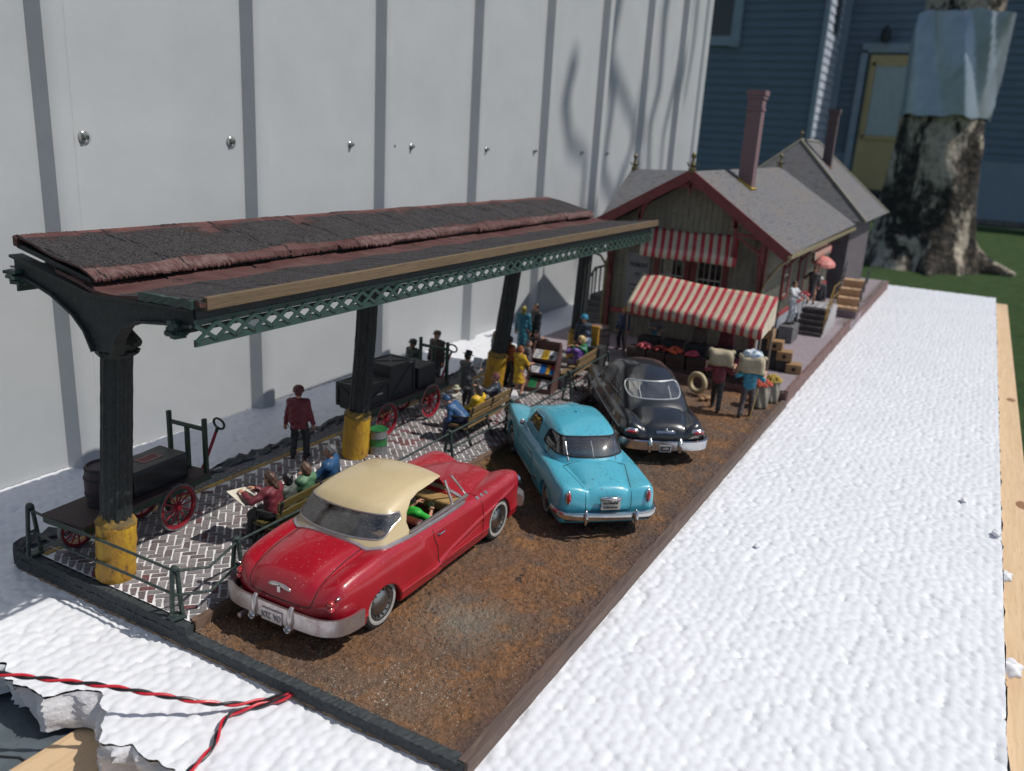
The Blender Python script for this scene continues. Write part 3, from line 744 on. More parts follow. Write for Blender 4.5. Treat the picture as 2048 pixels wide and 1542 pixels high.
# ---- brick platform: mortar bed + bricks as one paved surface
mort = M('mortar', (.80, .79, .79), (.66, .65, .65), scale=5, rough=.9, bmp=.5, bsc=50, bdist=.01)
BV = []; BF = []; BC = []; BM = []
def yk(x): return YP+.02+.01*x      # lot edge of the pavement
def add_brick(poly, z, col, jit=.006):
    n = len(BV); h = z+random.uniform(-.003, .004)
    P = [(x+random.uniform(-jit, jit), y+random.uniform(-jit, jit)) for x, y in poly]
    P = [(min(17, max(-.02, a)), min(8.2, max(YP, b))) for a, b in P]
    if (max(q[0] for q in P)-min(q[0] for q in P)) < .03 or (max(q[1] for q in P)-min(q[1] for q in P)) < .03: return
    cx = sum(q[0] for q in P)/4; cy = sum(q[1] for q in P)/4
    for q in P: BV.append((q[0], q[1], z-.03))
    for q in P: BV.append((cx+(q[0]-cx)*.95, cy+(q[1]-cy)*.93, h))
    for f in ((4, 5, 6, 7), (0, 1, 5, 4), (1, 2, 6, 5), (2, 3, 7, 6), (3, 0, 4, 7)): BF.append(tuple(n+i for i in f)); BC.append(col)
Wb = .122
def bcol(x, y):
    r = random.random(); t = random.uniform(.75, 1.25)
    red = vnoise(np.array([x*.8]), np.array([y*.8]), 31)[0]
    if r < .04+.24*(red > .66): c = (.12, .035, .036)
    elif r < .25: c = (.12, .092, .095)
    elif r < .6: c = (.16, .142, .148)
    else: c = (.19, .175, .18)
    return tuple(k*t for k in c)
c45 = math.sqrt(.5)
rngij = int(24/Wb)
gap = .0125
for i in range(-10, rngij):
    for j in range(-rngij//2-20, rngij):
        s = (i-j) % 4
        if s not in (0, 3): continue
        w, h = (2, 1) if s == 0 else (1, 2)
        u0, v0 = i*Wb+gap, j*Wb+gap; u1, v1 = (i+w)*Wb-gap, (j+h)*Wb-gap
        cu, cv = (u0+u1)/2, (v0+v1)/2
        x = (cu-cv)*c45; y = (cu+cv)*c45+0.0
        if not (-0.1 < x < 17 and YP-.06 < y < 7.52): continue
        poly = [((u-v)*c45, (u+v)*c45) for u, v in ((u0, v0), (u1, v0), (u1, v1), (u0, v1))]
        add_brick(poly, PZ, bcol(x, y), .007)
x = 0.0
while x < 16.9:
    add_brick([(x+.008, 7.56), (x+.2, 7.56), (x+.2, 7.68), (x+.008, 7.68)], PZ, random.choice([(.36, .20, .02), (.42, .25, .03), (.30, .17, .03), (.25, .16, .05)]), .006)
    for r, yy in enumerate((7.70, 7.80, 7.90, 8.0)):
        o = .1*(r % 2); add_brick([(x+o+.008, yy), (x+o+.2, yy), (x+o+.2, yy+.09), (x+o+.008, yy+.09)], PZ, tuple(k*random.uniform(.8, 1.2) for k in (.10, .10, .11)), .005)  # shade of this strip is put into the darker running-bond brick colour
    x += .208
nb = len(BF)
n = len(BV); zb = PZ-.012
BV += [(-.02, YP, zb), (17.0, YP+.02, zb), (17.0, 8.2, zb), (-.02, 8.2, zb)]; BF.append((n, n+1, n+2, n+3)); BC.append((1, 1, 1))
mi = [0]*nb+[1]
pl = link_mesh('brick_platform', BV, BF, [Mattr('brick', .8, .5, 55, .008, (.50, .48, .48)), mort], facecol=BC, matidx=mi)
tag(pl, kind='structure')
rough_bar((0, YP-.03, PZ-.12), (16.9, YP-.02, PZ-.12), .1, .26, .012, 200, M('rust_kerb', (.10, .06, .04), (.16, .10, .07), scale=4, rough=.9, bmp=.6, bsc=15), 'platform_kerb', bb).location = (0, 0, z0)

# ---- walkway of the station module
WZ = .25
def cobble_mat():
    m, nt, b, o = nmat('cobbles'); v = coords(nt)
    br = N(nt, 'ShaderNodeTexBrick'); L(nt, v, br.inputs['Vector']); br.inputs['Scale'].default_value = 4.5
    br.inputs['Color1'].default_value = (.27, .225, .25, 1); br.inputs['Color2'].default_value = (.35, .30, .325, 1); br.inputs['Mortar'].default_value = (.2, .17, .185, 1); br.inputs['Mortar Size'].default_value = .03
    col = mixc(nt, math_(nt, 'MULTIPLY', ramp(nt, noise(nt, v, 3, 5), .4, .7), .5), br.outputs['Color'], (.24, .19, .2))
    L(nt, col, b.inputs['Base Color']); b.inputs['Roughness'].default_value = .85
    bump(nt, b, math_(nt, 'ADD', math_(nt, 'MULTIPLY', br.outputs['Fac'], -.6), noise(nt, v, 20, 4)), .5, .03); return m
wy = [(16.78, .08), (28.7, .12), (29.6, .0), (43.5, .05), (43.5, 8.6), (16.78, 8.3)]
p = MB(); p.prism([(x, y, WZ-.42) for x, y in wy], (0, 0, .42)); wk = p.build('walkway', cobble_mat()); tag(wk, kind='structure')
edge_m = M('module_edge', (.13, .075, .07), (.18, .11, .10), scale=4, rough=.85, bmp=.5, bsc=20)
mb2 = thing('module_edging', 'reddish brown edging strip along the station module walkway', 'edging', (16.78, .08, ZF))
rough_bar((-.03, -.04, .26), (11.95, .0, .26), .1, .42, .014, 90, edge_m, 'edging_strip', mb2)
rough_bar((11.95, -.01, .26), (26.7, -.05, .26), .1, .42, .014, 90, edge_m, 'edging_strip', mb2)
rough_bar((-.06, 4.6, .24), (-.06, -.08, .24), .12, .36, .02, 40, edge_m, 'ledge', mb2)

# ================================================================ CANOPY
m_iron = M('dark_iron_paint', (.012, .016, .017), (.022, .027, .028), scale=8, rough=.6, bmp=.8, bsc=26, bdist=.02, c3=(.05, .055, .055))
m_green = M('green_lattice', (.016, .045, .038), (.022, .058, .048), scale=5, rough=.45, bmp=.15, bsc=30, c3=(.055, .04, .036))
m_yel = M('yellow_pipe', (.50, .30, .018), (.36, .18, .022), scale=4, rough=.55, bmp=.8, bsc=16, bdist=.03, c3=(.16, .075, .03), stretch=(1, 1, .35))
m_rusty = M('yellow_rim', (.10, .07, .03), (.30, .18, .03), scale=8, rough=.8, bmp=.7, bsc=25)
def gravel_mat():
    m, nt, b, o = nmat('gravel_roofing'); v = coords(nt)
    n1 = noise(nt, v, 34, 5, .7); n2 = noise(nt, v, 1.1, 5, .6)
    a = N(nt, 'ShaderNodeAttribute', attribute_name='Col'); sep = N(nt, 'ShaderNodeSeparateColor'); L(nt, a.outputs['Color'], sep.inputs[0])
    paper = mixc(nt, ramp(nt, noise(nt, v, 2.5, 5), .35, .65), (.075, .030, .027), (.11, .056, .05))
    grav = mixc(nt, ramp(nt, n1, .42, .62), (.008, .008, .009), (.085, .076, .078))
    msk = ramp(nt, math_(nt, 'ADD', sep.outputs[0], math_(nt, 'MULTIPLY', math_(nt, 'SUBTRACT', math_(nt, 'ADD', n2, math_(nt, 'MULTIPLY', n1, .5)), .75), 2.2)), .42, .58)
    col = mixc(nt, msk, paper, grav)
    col = mixc(nt, math_(nt, 'MULTIPLY', sep.outputs[1], ramp(nt, noise(nt, v, 9, 4), .4, .7)), col, (.17, .11, .10))
    col = mixc(nt, sep.outputs[2], col, (.006, .005, .005))
    L(nt, col, b.inputs['Base Color']); b.inputs['Roughness'].default_value = .7; b.inputs['Specular IOR Level'].default_value = .3
    bump(nt, b, math_(nt, 'MULTIPLY', math_(nt, 'MULTIPLY', n1, msk), 1.0), .9, .035); return m
m_grav = gravel_mat()
m_fas = wood_mat('bare_fascia', (.15, .10, .055), (.10, .068, .038), (.045, .032, .02), axis=0, sc=2.0, rough=.75)
CL = 16.35; CA = .016
can = thing('station_canopy', 'long butterfly-roofed platform canopy on four dark fluted columns with yellow feet', 'canopy', (0, 0, PZ), CA)
cz = -PZ
# heights (world z): ridge 4.97 at y 7.3, valley 4.46 at y 5.75, right eave 4.6 at y 3.93
def roof_sheet(name, y_pts, x0, x1, nxs, gcol, edge_jit=.03, thick=.07, panel=1.55, seam=.035, corr=0, over=0):
    """y_pts: list of (y, z); panels with raised overlapping seams across x"""
    yy = np.array([p[0] for p in y_pts]); zz = np.array([p[1] for p in y_pts]); ny_ = len(yy)
    xs_ = np.linspace(x0, x1, nxs); V = []; C = []
    lip = [random.uniform(-edge_jit, edge_jit) for _ in range(nxs)]
    for i, x in enumerate(xs_):
        ph = ((x-x0+.35*math.sin(x))/panel) % 1.0; k = int((x-x0)/panel)
        lift = .012*(1-ph)**2
        for j in range(ny_):
            t = j/(ny_-1); e = lip[i]*(1 if j == ny_-1 else .3 if j == ny_-2 else 0)+(.05*math.sin(k*2.1+1)*(j == ny_-1))
            z = zz[j]+lift+.012*math.sin(x*3+j)+random.uniform(-.006, .006)
            if corr and t > .72: z += corr*math.sin(x*2*math.pi/.105)*min(1, (t-.72)*6)*(math.sin(x*.9+1.2) > -.2)
            V.append((x+.05*math.sin(t*3)*((x-x0)/(x1-x0)-.5), yy[j]-e*.8, z+cz-(.04*abs(lip[i])/edge_jit if j == ny_-1 else 0)))
    n0 = len(V); V += [(v[0], v[1], v[2]-thick) for v in V]; F = []; fc = []
    for i in range(nxs-1):
        for j in range(ny_-1):
            a = i*ny_+j; F.append((a, a+ny_, a+ny_+1, a+1)); fc.append((gcol(j/(ny_-2), xs_[i]), 1.0 if corr and j/(ny_-1) > .7 and math.sin(xs_[i]*.9+1.2) > -.2 else 0, 1.0 if ((xs_[i]-x0+.35*math.sin(xs_[i])-.32*(j/(ny_-1))**2+.05*math.sin(j*1.3))/panel) % 1.0 < .020 else 0))
            F.append((n0+a, n0+a+1, n0+a+ny_+1, n0+a+ny_)); fc.append((0, 0, 0))
    for i in range(nxs-1):
        a = i*ny_; F.append((a, n0+a, n0+a+ny_, a+ny_)); fc.append((0, 0, 0)); a = i*ny_+ny_-1; F.append((a, a+ny_, n0+a+ny_, n0+a)); fc.append((0, 0, 0))
    for j in range(ny_-1):
        F.append((j, j+1, n0+j+1, n0+j)); fc.append((0, 0, 0)); a = (nxs-1)*ny_+j; F.append((a, n0+a, n0+a+1, a+1)); fc.append((0, 0, 0))
    return link_mesh(name, V, F, m_grav, can, facecol=fc)
up = [(7.30-.155*k, 4.955-.029*k) for k in range(9)]+[(5.98, 4.70), (5.90, 4.685), (5.83, 4.665), (5.76, 4.635), (5.70, 4.60), (5.66, 4.565)]
up = [(7.32, 4.965), (7.15, 4.93), (6.95, 4.89), (6.75, 4.85), (6.55, 4.81), (6.4, 4.785), (6.25, 4.755), (6.12, 4.73), (6.02, 4.705), (5.95, 4.685), (5.88, 4.66), (5.82, 4.63), (5.78, 4.60)]
roof_sheet('roof_wing', up, 0.02, CL-.1, 900, lambda t, x: .30+.62*math.sin(min(1, max(0, t*1.25))*math.pi)**.5 if t < .80 else .02, .010, .03, 1.6, corr=.005)
lo_ = [(6.5, 4.62), (6.2, 4.56), (5.95, 4.50), (5.75, 4.455), (5.55, 4.445), (5.3, 4.455), (5.0, 4.475), (4.7, 4.50), (4.4, 4.53), (4.15, 4.555), (3.93, 4.575)]
roof_sheet('roof_wing', lo_, 0.0, CL, 420, lambda t, x: .05 if t < .5 else .95, .02, .05, 1.45)
# dark underboards of the raised wing
p = MB(); p.prism([(0.03, 7.3, 4.88+cz), (0.03, 5.85, 4.58+cz), (0.03, 5.85, 4.52+cz), (0.03, 7.3, 4.81+cz)], (CL-.2, 0, 0)); p.build('underboard', m_iron, can)
p = MB(); p.prism([(0.0, 7.33, 4.97+cz), (0.0, 7.25, 4.95+cz), (0.0, 7.25, 4.83+cz), (0.0, 7.33, 4.84+cz)], (CL-.1, 0, 0)); p.build('ridge_board', M('red_ridge', (.14, .05, .04), (.10, .04, .035), scale=3, rough=.8, bmp=.4, bsc=20), can)
f = MB(); f.box((CL/2+.06, 3.90, 4.53+cz), (CL-.05, .07, .155)); f.build('fascia', m_fas, can, bev=.008)
p = MB(); p.box((CL/2, 4.05, 4.41+cz), (CL-.1, .06, .22)); p.build('eave_beam', m_iron, can)
rough_bar((-.01, 4.9, 4.50+cz), (-.01, 3.98, 4.52+cz), .06, .10, .008, 12, m_green, 'end_board', can)
# lattice girders: one under each eave
def girder(name, y, zb_, zt_, x0, x1, tilt=0):
    p = MB(); h = zt_-zb_
    p.box(((x0+x1)/2, y, zt_+cz-.03), (x1-x0, .035, .075)); p.box(((x0+x1)/2, y, zb_+cz+.03), (x1-x0, .035, .085)); 
    p.box(((x0+x1)/2, y+.06, zt_+cz+.01), (x1-x0, .12, .02)); p.box(((x0+x1)/2, y+.14, zb_+cz+.16), (x1-x0-.1, .03, .05))
    n = int((x1-x0)/.31); st = (x1-x0)/n
    for i in range(n):
        xa = x0+i*st; 
        p.beam((xa, y-.022, zt_+cz-.06), (xa+st, y-.022, zb_+cz+.05), .024, .048); p.beam((xa, y-.026, zb_+cz+.05), (xa+st, y-.026, zt_+cz-.06), .024, .048)
        if i % 1 == 0: p.box((xa+st*.5, y+.02, zt_+cz+.08), (.035, .05, .14))
    return p.build(name, m_green, can)
girder('lattice_girder', 4.03, 4.01, 4.32, .02, CL-.05)
girder('lattice_girder', 7.42, 4.22, 4.52, .05, CL-.2)
p = MB()
for k in range(14):
    p.box((.0+random.uniform(-.04, .04), 4.30+random.uniform(-.08, .08), 4.18+cz+random.uniform(-.09, .1)), (.16, .10, .05), rz=random.uniform(-.3, .3))
p.build('broken_end', m_green, can); p = MB()
for k in range(14):
    p.box((.02+random.uniform(-.04, .04), 7.3+random.uniform(-.12, .12), 4.42+cz+random.uniform(-.14, .1)), (.16, .14, .045), rz=random.uniform(-.4, .4))
p.build('broken_end', m_green, can)
# cross arms + columns
def arm(x, t=.085):
    p = MB(); z = lambda v: v+cz
    prof = [(7.38, 4.72), (6.6, 4.56), (6.1, 4.47), (5.85, 4.415), (5.6, 4.40), (5.2, 4.42), (4.6, 4.44), (4.05, 4.45), (4.05, 4.27), (4.5, 4.24), (4.95, 4.19), (5.25, 4.08), (5.42, 3.88), (5.5, 3.66), (5.86, 3.66), (6.0, 3.92), (6.2, 4.10), (6.6, 4.30), (7.0, 4.42), (7.38, 4.50)]
    p.prism([(x-t/2, a, z(b)) for a, b in prof], (t, 0, 0))
    top = [(7.4, 4.70), (6.6, 4.55), (6.1, 4.455), (5.85, 4.40), (5.6, 4.39), (5.2, 4.41), (4.6, 4.43), (4.05, 4.44)]
    bot = [(5.86, 3.64), (6.0, 3.90), (6.2, 4.08), (6.6, 4.28), (7.0, 4.40), (7.4, 4.48)]; bo2 = [(5.5, 3.64), (5.42, 3.87), (5.25, 4.06), (4.95, 4.17), (4.5, 4.22), (4.05, 4.25)]
    for path in (top, bot, bo2):
        p.sweep([(x, a, z(b)) for a, b in path], [(-.10, -.02), (.10, -.02), (.10, .02), (-.10, .02)], up=(1, 0, 0)) if False else None
        for i in range(len(path)-1): p.beam((x, path[i][0], z(path[i][1])), (x, path[i+1][0], z(path[i+1][1])), .19, .035)
    return p
cols = [(.20, 6.22, .26, 5.82, 3.68), (5.96, 6.52, 6.0, 6.10, 3.75), (12.08, 6.82, 12.12, 6.14, 3.75), (16.3, 6.05, 16.2, 5.9, 3.75)]
# column feet are stated in canopy space: undo the small turn
def tocan(x, y): c, s = math.cos(-CA), math.sin(-CA); return x*c-y*s, x*s+y*c
for ci, (x0, y0, x1, y1, zt_) in enumerate(cols):
    if ci < 3: x0, y0 = tocan(x0, y0); x1, y1 = x1+.05, y1
    a = Vector((x0, y0, 0)); b = Vector((x1, y1, zt_+cz)); d = (b-a)
    V = []; n = 48; m = 22; F = []
    sec = lambda t: .205-.015*t
    u, v = frame_of(d)
    for j in range(m+1):
        t = .2+.8*j/m; c = a+d*t+Vector((.05*math.sin(t*3.1)*(ci in (1, 2)), 0, 0))
        for k in range(n):
            th = 2*math.pi*k/n; r = sec(t)*(1+(.055 if k % 4 < 2 else -.045)+random.uniform(-.018, .018))
            V.append(c+u*(r*math.cos(th))+v*(r*math.sin(th)))
    F = [(j*n+k, j*n+(k+1) % n, (j+1)*n+(k+1) % n, (j+1)*n+k) for j in range(m) for k in range(n)]
    co = link_mesh('column', V, F, m_iron, can)
    p = MB(); rr = .268
    prof = [(.25, 0), (rr, .02)]+[(rr+random.uniform(-.008, .008), .02+.86*k/9) for k in range(1, 9)]+[(rr, .88), (rr-.02, .93), (.2, .96)]
    p.lathe(prof, a, axis=d, n=36); p.V = [(x+random.uniform(-.004, .004), y+random.uniform(-.004, .004), z) for x, y, z in p.V]
    ft = p.build('column_foot', m_yel, co, smooth=True)
    p = MB(); p.lathe([(.265, .87), (.272, .91), (.25, .955), (.21, .99), (.2, 1.02)], a, axis=d, n=26); p.V = [(x+random.uniform(-.012, .012), y+random.uniform(-.012, .012), z+random.uniform(-.015, .015)) for x, y, z in p.V]
    p.build('foot_collar', m_rusty, co, smooth=True)
    p = MB(); p.lathe([(.2, -.10), (.26, -.06), (.275, -.02), (.245, .02), (.3, .06), (.29, .12), (.24, .2), (.2, .24)], b+Vector((0, 0, -.06)), n=20)
    p.V = [(x+random.uniform(-.018, .018), y+random.uniform(-.018, .018), z+random.uniform(-.015, .015)) for x, y, z in p.V]
    p.build('capital', m_iron, co)
    ar = arm(x1 if ci else .06).build('cross_arm', m_iron, can)

# ================================================================ RAILINGS
m_rail = M('rail_green', (.018, .035, .032), (.03, .05, .045), scale=9, rough=.5, bmp=.4, bsc=40, bdist=.01, c3=(.10, .11, .09))
rail = thing('railing', 'dark green two-rail fence along the front and lot edge of the platform', 'fence', (0, YP, PZ))
def apost(x, y, dirx, h=.78, spread=.13, sag=0):
    """A-shaped post with a cross bar; dirx: direction of the rails"""
    d = Vector((math.cos(dirx), math.sin(dirx), 0)); o = Vector((-d.y, d.x, 0)); p = MB(); c = Vector((x, y-YP, 0))
    for s in (-1, 1):
        p.beam(c+o*(s*spread), c+o*(s*.03)+Vector((0, 0, h)), .05, .05)
    p.beam(c+o*(-spread*.6)+Vector((0, 0, h*.47)), c+o*(spread*.6)+Vector((0, 0, h*.47)), .04, .04)
    p.ell(c+Vector((0, 0, h)), (.05, .065, .04), 10, 6); p.box(c+Vector((0, 0, .02)), (.16, .2, .035), rz=dirx)
    return p.build('post', m_rail, rail, bev=.006)
F0 = (.02, 7.75); F1 = (.05, 4.55)
apost(-.07, 7.72, math.pi/2, .80, .10); apost(-.06, 4.62, math.pi/2-.3, .74, .07)
epx = [.95, 3.6, 6.55, 9.15, 12.25, 14.9]
for x in epx: apost(x, YP+.12+.012*x, 0, .78)
def rl(z, k): 
    pts = [(-.07, 7.72, z), (-.08, 6.8, z-.02), (-.07, 5.6, z-.015), (-.06, 4.62, z-.03), (.32, 4.40, z-.07), (.95, YP+.12, z)]
    return [Vector((a, b-YP, c)) for a, b, c in pts]
for zz in (.73, .37):
    p = MB(); p.tube(rl(zz, 0), .021, 7)
    pts = [Vector((x, .12+.012*x+random.uniform(-.01, .01), zz+random.uniform(-.015, .015))) for x in [.95, 2.2, 3.6, 5.1, 6.55, 7.9, 9.15, 10.7, 12.25, 13.6, 14.9]]
    p.tube(pts, .021, 7); p.build('rail', m_rail, rail, smooth=True)

# ================================================================ WIRES
m_red = M('red_insulation', (.55, .02, .035), (.48, .015, .03), scale=9, rough=.35)
m_blk = M('black_insulation', (.012, .013, .016), rough=.35)
def twisted(pts, label, turns):
    t = thing('twisted_wire', label, 'wire', pts[0], 0, 'twisted wire pairs')
    P = np.array(pts, float); s = np.r_[0, np.cumsum(np.linalg.norm(np.diff(P, axis=0), axis=1))]; f = [spl(list(zip(s, P[:, k]))) for k in range(3)]
    q = np.linspace(0, s[-1], 260); C = np.stack([f[k](q) for k in range(3)], 1); T = np.gradient(C, axis=0); T /= np.linalg.norm(T, axis=1, keepdims=True)
    A = np.cross(T, [0, 0, 1]); A /= np.linalg.norm(A, axis=1, keepdims=True); B = np.cross(A, T); r = .017
    for k, (m, nm) in enumerate(((m_red, 'red_strand'), (m_blk, 'black_strand'))):
        ph = q*turns+k*math.pi; W_ = C+r*(A*np.cos(ph)[:, None]+B*np.sin(ph)[:, None])-P[0]
        p = MB(); p.tube(W_.tolist(), .0185, 8); p.build(nm, m, t, smooth=True)
    return t
twisted([(.05, 2.50, -.14), (-.18, 2.56, -.13), (-.5, 2.76, -.12), (-.80, 2.98, -.05), (-1.22, 3.48, .12), (-1.6, 4.05, .26), (-2.0, 4.66, .36), (-2.6, 5.6, .5)], 'red and black twisted wire pair running left off the torn foam edge', 12)
twisted([(.05, 2.47, -.14), (-.2, 2.52, -.135), (-.55, 2.72, -.14), (-.82, 2.86, -.145), (-1.05, 2.76, -.145), (-1.3, 2.60, -.145), (-1.65, 2.53, -.145), (-2.2, 2.45, -.3)], 'red and black twisted wire pair running down towards the camera', 12)
# ================================================================ CARS
m_chrome = M('chrome', (.60, .60, .61), (.50, .50, .52), scale=5, rough=.16, metal=1)
m_hub = M('hubcap_metal', (.36, .36, .37), (.28, .28, .29), scale=9, rough=.32, metal=1)
m_chromed = M('dull_chrome', (.60, .56, .56), (.50, .43, .43), scale=7, rough=.30, metal=.85, specks=(40, .25, (.25, .2, .2)))
m_tyre = M('tyre_rubber', (.02, .02, .021), (.035, .033, .032), scale=12, rough=.85, bmp=.4, bsc=40)
m_white = M('white_wall', (.38, .37, .35), (.30, .29, .27), scale=9, rough=.7)
m_black = M('shut_line', (.012, .008, .008), rough=.8)
m_under = M('underbody', (.015, .015, .016), rough=.9)
m_redlens = M('red_lens', (.42, .012, .02), (.35, .01, .015), scale=9, rough=.12, coat=1)
m_rubber = M('black_rubber', (.01, .01, .011), rough=.5)
def paint(name, c1, c2, specks, crack=False, dust=None, coat=.8, rough=.32):
    m, nt, b, o = nmat(name); v = coords(nt)
    col = mixc(nt, ramp(nt, noise(nt, v, 1.6, 5), .35, .7), c1, c2); rg = None
    geo = N(nt, 'ShaderNodeNewGeometry'); sp = N(nt, 'ShaderNodeSeparateXYZ'); L(nt, geo.outputs['Normal'], sp.inputs[0])
    upf = ramp(nt, sp.outputs[2], .1, .8)          # dust settles on faces that look up
    if dust:
        x = N(nt, 'ShaderNodeSeparateXYZ'); L(nt, v, x.inputs[0])
        fwd = ramp(nt, x.outputs[0], dust[1], dust[2])
        dk = math_(nt, 'MULTIPLY', math_(nt, 'MULTIPLY', fwd, ramp(nt, noise(nt, v, 5, 6, .7), .25, .8)), math_(nt, 'ADD', math_(nt, 'MULTIPLY', upf, .6), .4))
        dk = math_(nt, 'MULTIPLY', dk, dust[3])
    vo = N(nt, 'ShaderNodeTexVoronoi'); vo.inputs['Scale'].default_value = 62; L(nt, v, vo.inputs['Vector'])
    sc = N(nt, 'ShaderNodeSeparateColor'); L(nt, vo.outputs['Color'], sc.inputs[0])
    den = ramp(nt, noise(nt, v, 1.3, 3), .3, .75)
    if dust: den = math_(nt, 'ADD', math_(nt, 'MULTIPLY', den, .5), math_(nt, 'MULTIPLY', fwd, .6))
    size = math_(nt, 'MULTIPLY', math_(nt, 'ADD', sc.outputs[1], .25), .26)
    k = math_(nt, 'MULTIPLY', math_(nt, 'LESS_THAN', vo.outputs['Distance'], size), math_(nt, 'LESS_THAN', sc.outputs[0], math_(nt, 'MULTIPLY', den, specks[0])))
    k = math_(nt, 'MULTIPLY', k, math_(nt, 'ADD', math_(nt, 'MULTIPLY', upf, .8), .2))
    if crack:
        vv = N(nt, 'ShaderNodeTexNoise'); vv.inputs['Scale'].default_value = 9; L(nt, v, vv.inputs['Vector'])
        ad = N(nt, 'ShaderNodeVectorMath', operation='MULTIPLY_ADD'); L(nt, vv.outputs['Color'], ad.inputs[0]); ad.inputs[1].default_value = (.12, .12, .12); L(nt, v, ad.inputs[2])
        ve = N(nt, 'ShaderNodeTexVoronoi', feature='DISTANCE_TO_EDGE'); ve.inputs['Scale'].default_value = 10; L(nt, ad.outputs[0], ve.inputs['Vector'])
        ck = math_(nt, 'MULTIPLY', math_(nt, 'LESS_THAN', ve.outputs['Distance'], .035), ramp(nt, noise(nt, v, 14, 3), .54, .57))
        ck = math_(nt, 'MULTIPLY', ck, upf)
        ck = math_(nt, 'MULTIPLY', ck, ramp(nt, noise(nt, v, 1.4, 2), .42, .5))
        col = mixc(nt, math_(nt, 'MULTIPLY', ck, .85), col, (.02, .05, .06))
    if dust: col = mixc(nt, dk, col, dust[0])
    col = mixc(nt, k, col, specks[1])
    r = math_(nt, 'ADD', math_(nt, 'MULTIPLY', k, .5), rough)
    if dust: r = math_(nt, 'ADD', r, math_(nt, 'MULTIPLY', dk, .5))
    L(nt, col, b.inputs['Base Color']); L(nt, r, b.inputs['Roughness'])
    ct = math_(nt, 'SUBTRACT', coat, math_(nt, 'MULTIPLY', dk, coat) if dust else 0)
    L(nt, ct, b.inputs['Coat Weight']); b.inputs['Coat Roughness'].default_value = .07
    bump(nt, b, noise(nt, v, 7, 3), .03, .02)
    return m
def body_fn(c):
    tc, tf, w = spl(c['tc']), spl(c['tf']), spl(c['w']); wc = spl(c['wc']) if isinstance(c['wc'], list) else (lambda x: 0*x+c['wc'])
    Lx = c['L']
    def f(P):
        x, z = P[:, 0], P[:, 2]; y = np.abs(P[:, 1])
        wcx = wc(x)
        Tc = tc(x)-c['kc']*np.clip(y/wcx, 0, 2.2)**4-.03*(y/wcx)**2
        Tf = tf(x)-c['kf']*np.clip(np.abs(y-c['yf'])/c['wf'], 0, 3)**2
        T = smax(Tc, Tf, c['kt'])
        Wd = w(x)-c['tum']*np.clip((z-c['zw'])/.5, 0, 1.6)**2-c['tuck']*np.clip((c['zw']-.12-z)/.3, 0, 1.5)**2
        if 'side' in c: Wd = Wd+c['side'](x, z)
        d = smax((z-T)*.85, y-Wd, c.get('ks', .12)); d = smax(d, c['zb']-z, .04)
        x0 = c['rb']*np.clip(y/.9, 0, 1.2)**3+c.get('rz', .1)*np.clip((z-.62)/.4, 0, 1.5)**2+c.get('rz2', .1)*np.clip((.62-z)/.4, 0, 1.5)**2
        x1 = Lx-c['fb']*np.clip(y/.9, 0, 1.2)**3+(c['nose'](y, z) if 'nose' in c else 0)
        d = smax(d, x0-x, .12); d = smax(d, x-x1, .1)
        if 'extra' in c: d = c['extra'](P, d)
        for xw, ra, zc in c['arch']:
            q = np.hypot(x-xw, z-zc)-ra; d = smax(d, -np.maximum(q, c.get('yin', .55)-y), .025)
        if 'cav' in c:
            a, b_, hw, zf = c['cav']; d = smax(d, -box_(P, ((a+b_)/2, 0, zf+.6), ((b_-a)/2, hw, .6), .08), .03)
        return d
    return f
def cabin_fn(c):
    rc, wg = spl(c['rc']), spl(c['wg'])
    def f(P):
        x, z = P[:, 0], P[:, 2]; y = np.abs(P[:, 1]); t = np.clip((z-c['zbelt'])/(c['ztop']-c['zbelt']), -.3, 1.2)
        R = rc(x)-c['crown']*np.clip(y/c['wr'], 0, 1.5)**2.2
        Wg = wg(x)+(c['wr']-c['wb'])*t-.03*np.clip(t, 0, 1)**3
        d = smax((z-R)*.8, y-Wg, c['kr']); 
        xf = c['xa']-(z-c['zbelt'])*c['sa']-c['ca']*(y/.7)**2
        d = smax(d, (x-xf)*.85, c.get('kfr', .07))
        xr = c['xr']+(z-c['zbelt'])*c['sr']+c['cr']*np.clip(y/.7, 0, 1.3)**2.4
        d = smax(d, (xr-x)*.85, c.get('krr', .1)); d = smax(d, c['zbelt']-.30-z, .02)
        return d
    return f
def rrect(Y, Zz, cy, cz_, hy, hz, r):
    qy = np.abs(Y-cy)-(hy-r); qz = np.abs(Zz-cz_)-(hz-r)
    return np.hypot(np.maximum(qy, 0), np.maximum(qz, 0))+np.minimum(np.maximum(qy, qz), 0)-r
def loops_tube(V, be, r, mat, name, parent, keep=None, flat=None, minlen=.4):
    out = None; p = MB(); ok = False
    for l, closed in chain(be):
        pts = V[l]; 
        if keep is not None and not keep(pts.mean(0)): continue
        seg = np.linalg.norm(np.diff(pts, axis=0), axis=1).sum()
        if seg < minlen: continue
        s = np.r_[0, np.cumsum(np.linalg.norm(np.diff(np.r_[pts, pts[:1]] if closed else pts, axis=0), axis=1))]
        Q = np.r_[pts, pts[:1]] if closed else pts; n = max(12, int(s[-1]/.035)); q = np.linspace(0, s[-1], n+1)
        Q = np.stack([np.interp(q, s, Q[:, k]) for k in range(3)], 1)
        if closed: Q = Q[:-1]
        for _ in range(2):
            if closed: Q = (np.roll(Q, 1, 0)+2*Q+np.roll(Q, -1, 0))/4
            else: Q[1:-1] = (Q[:-2]+2*Q[1:-1]+Q[2:])/4
        p.tube(Q.tolist(), r, 7, closed=closed, flat=flat); ok = True
    return p.build(name, mat, parent, smooth=True) if ok else None
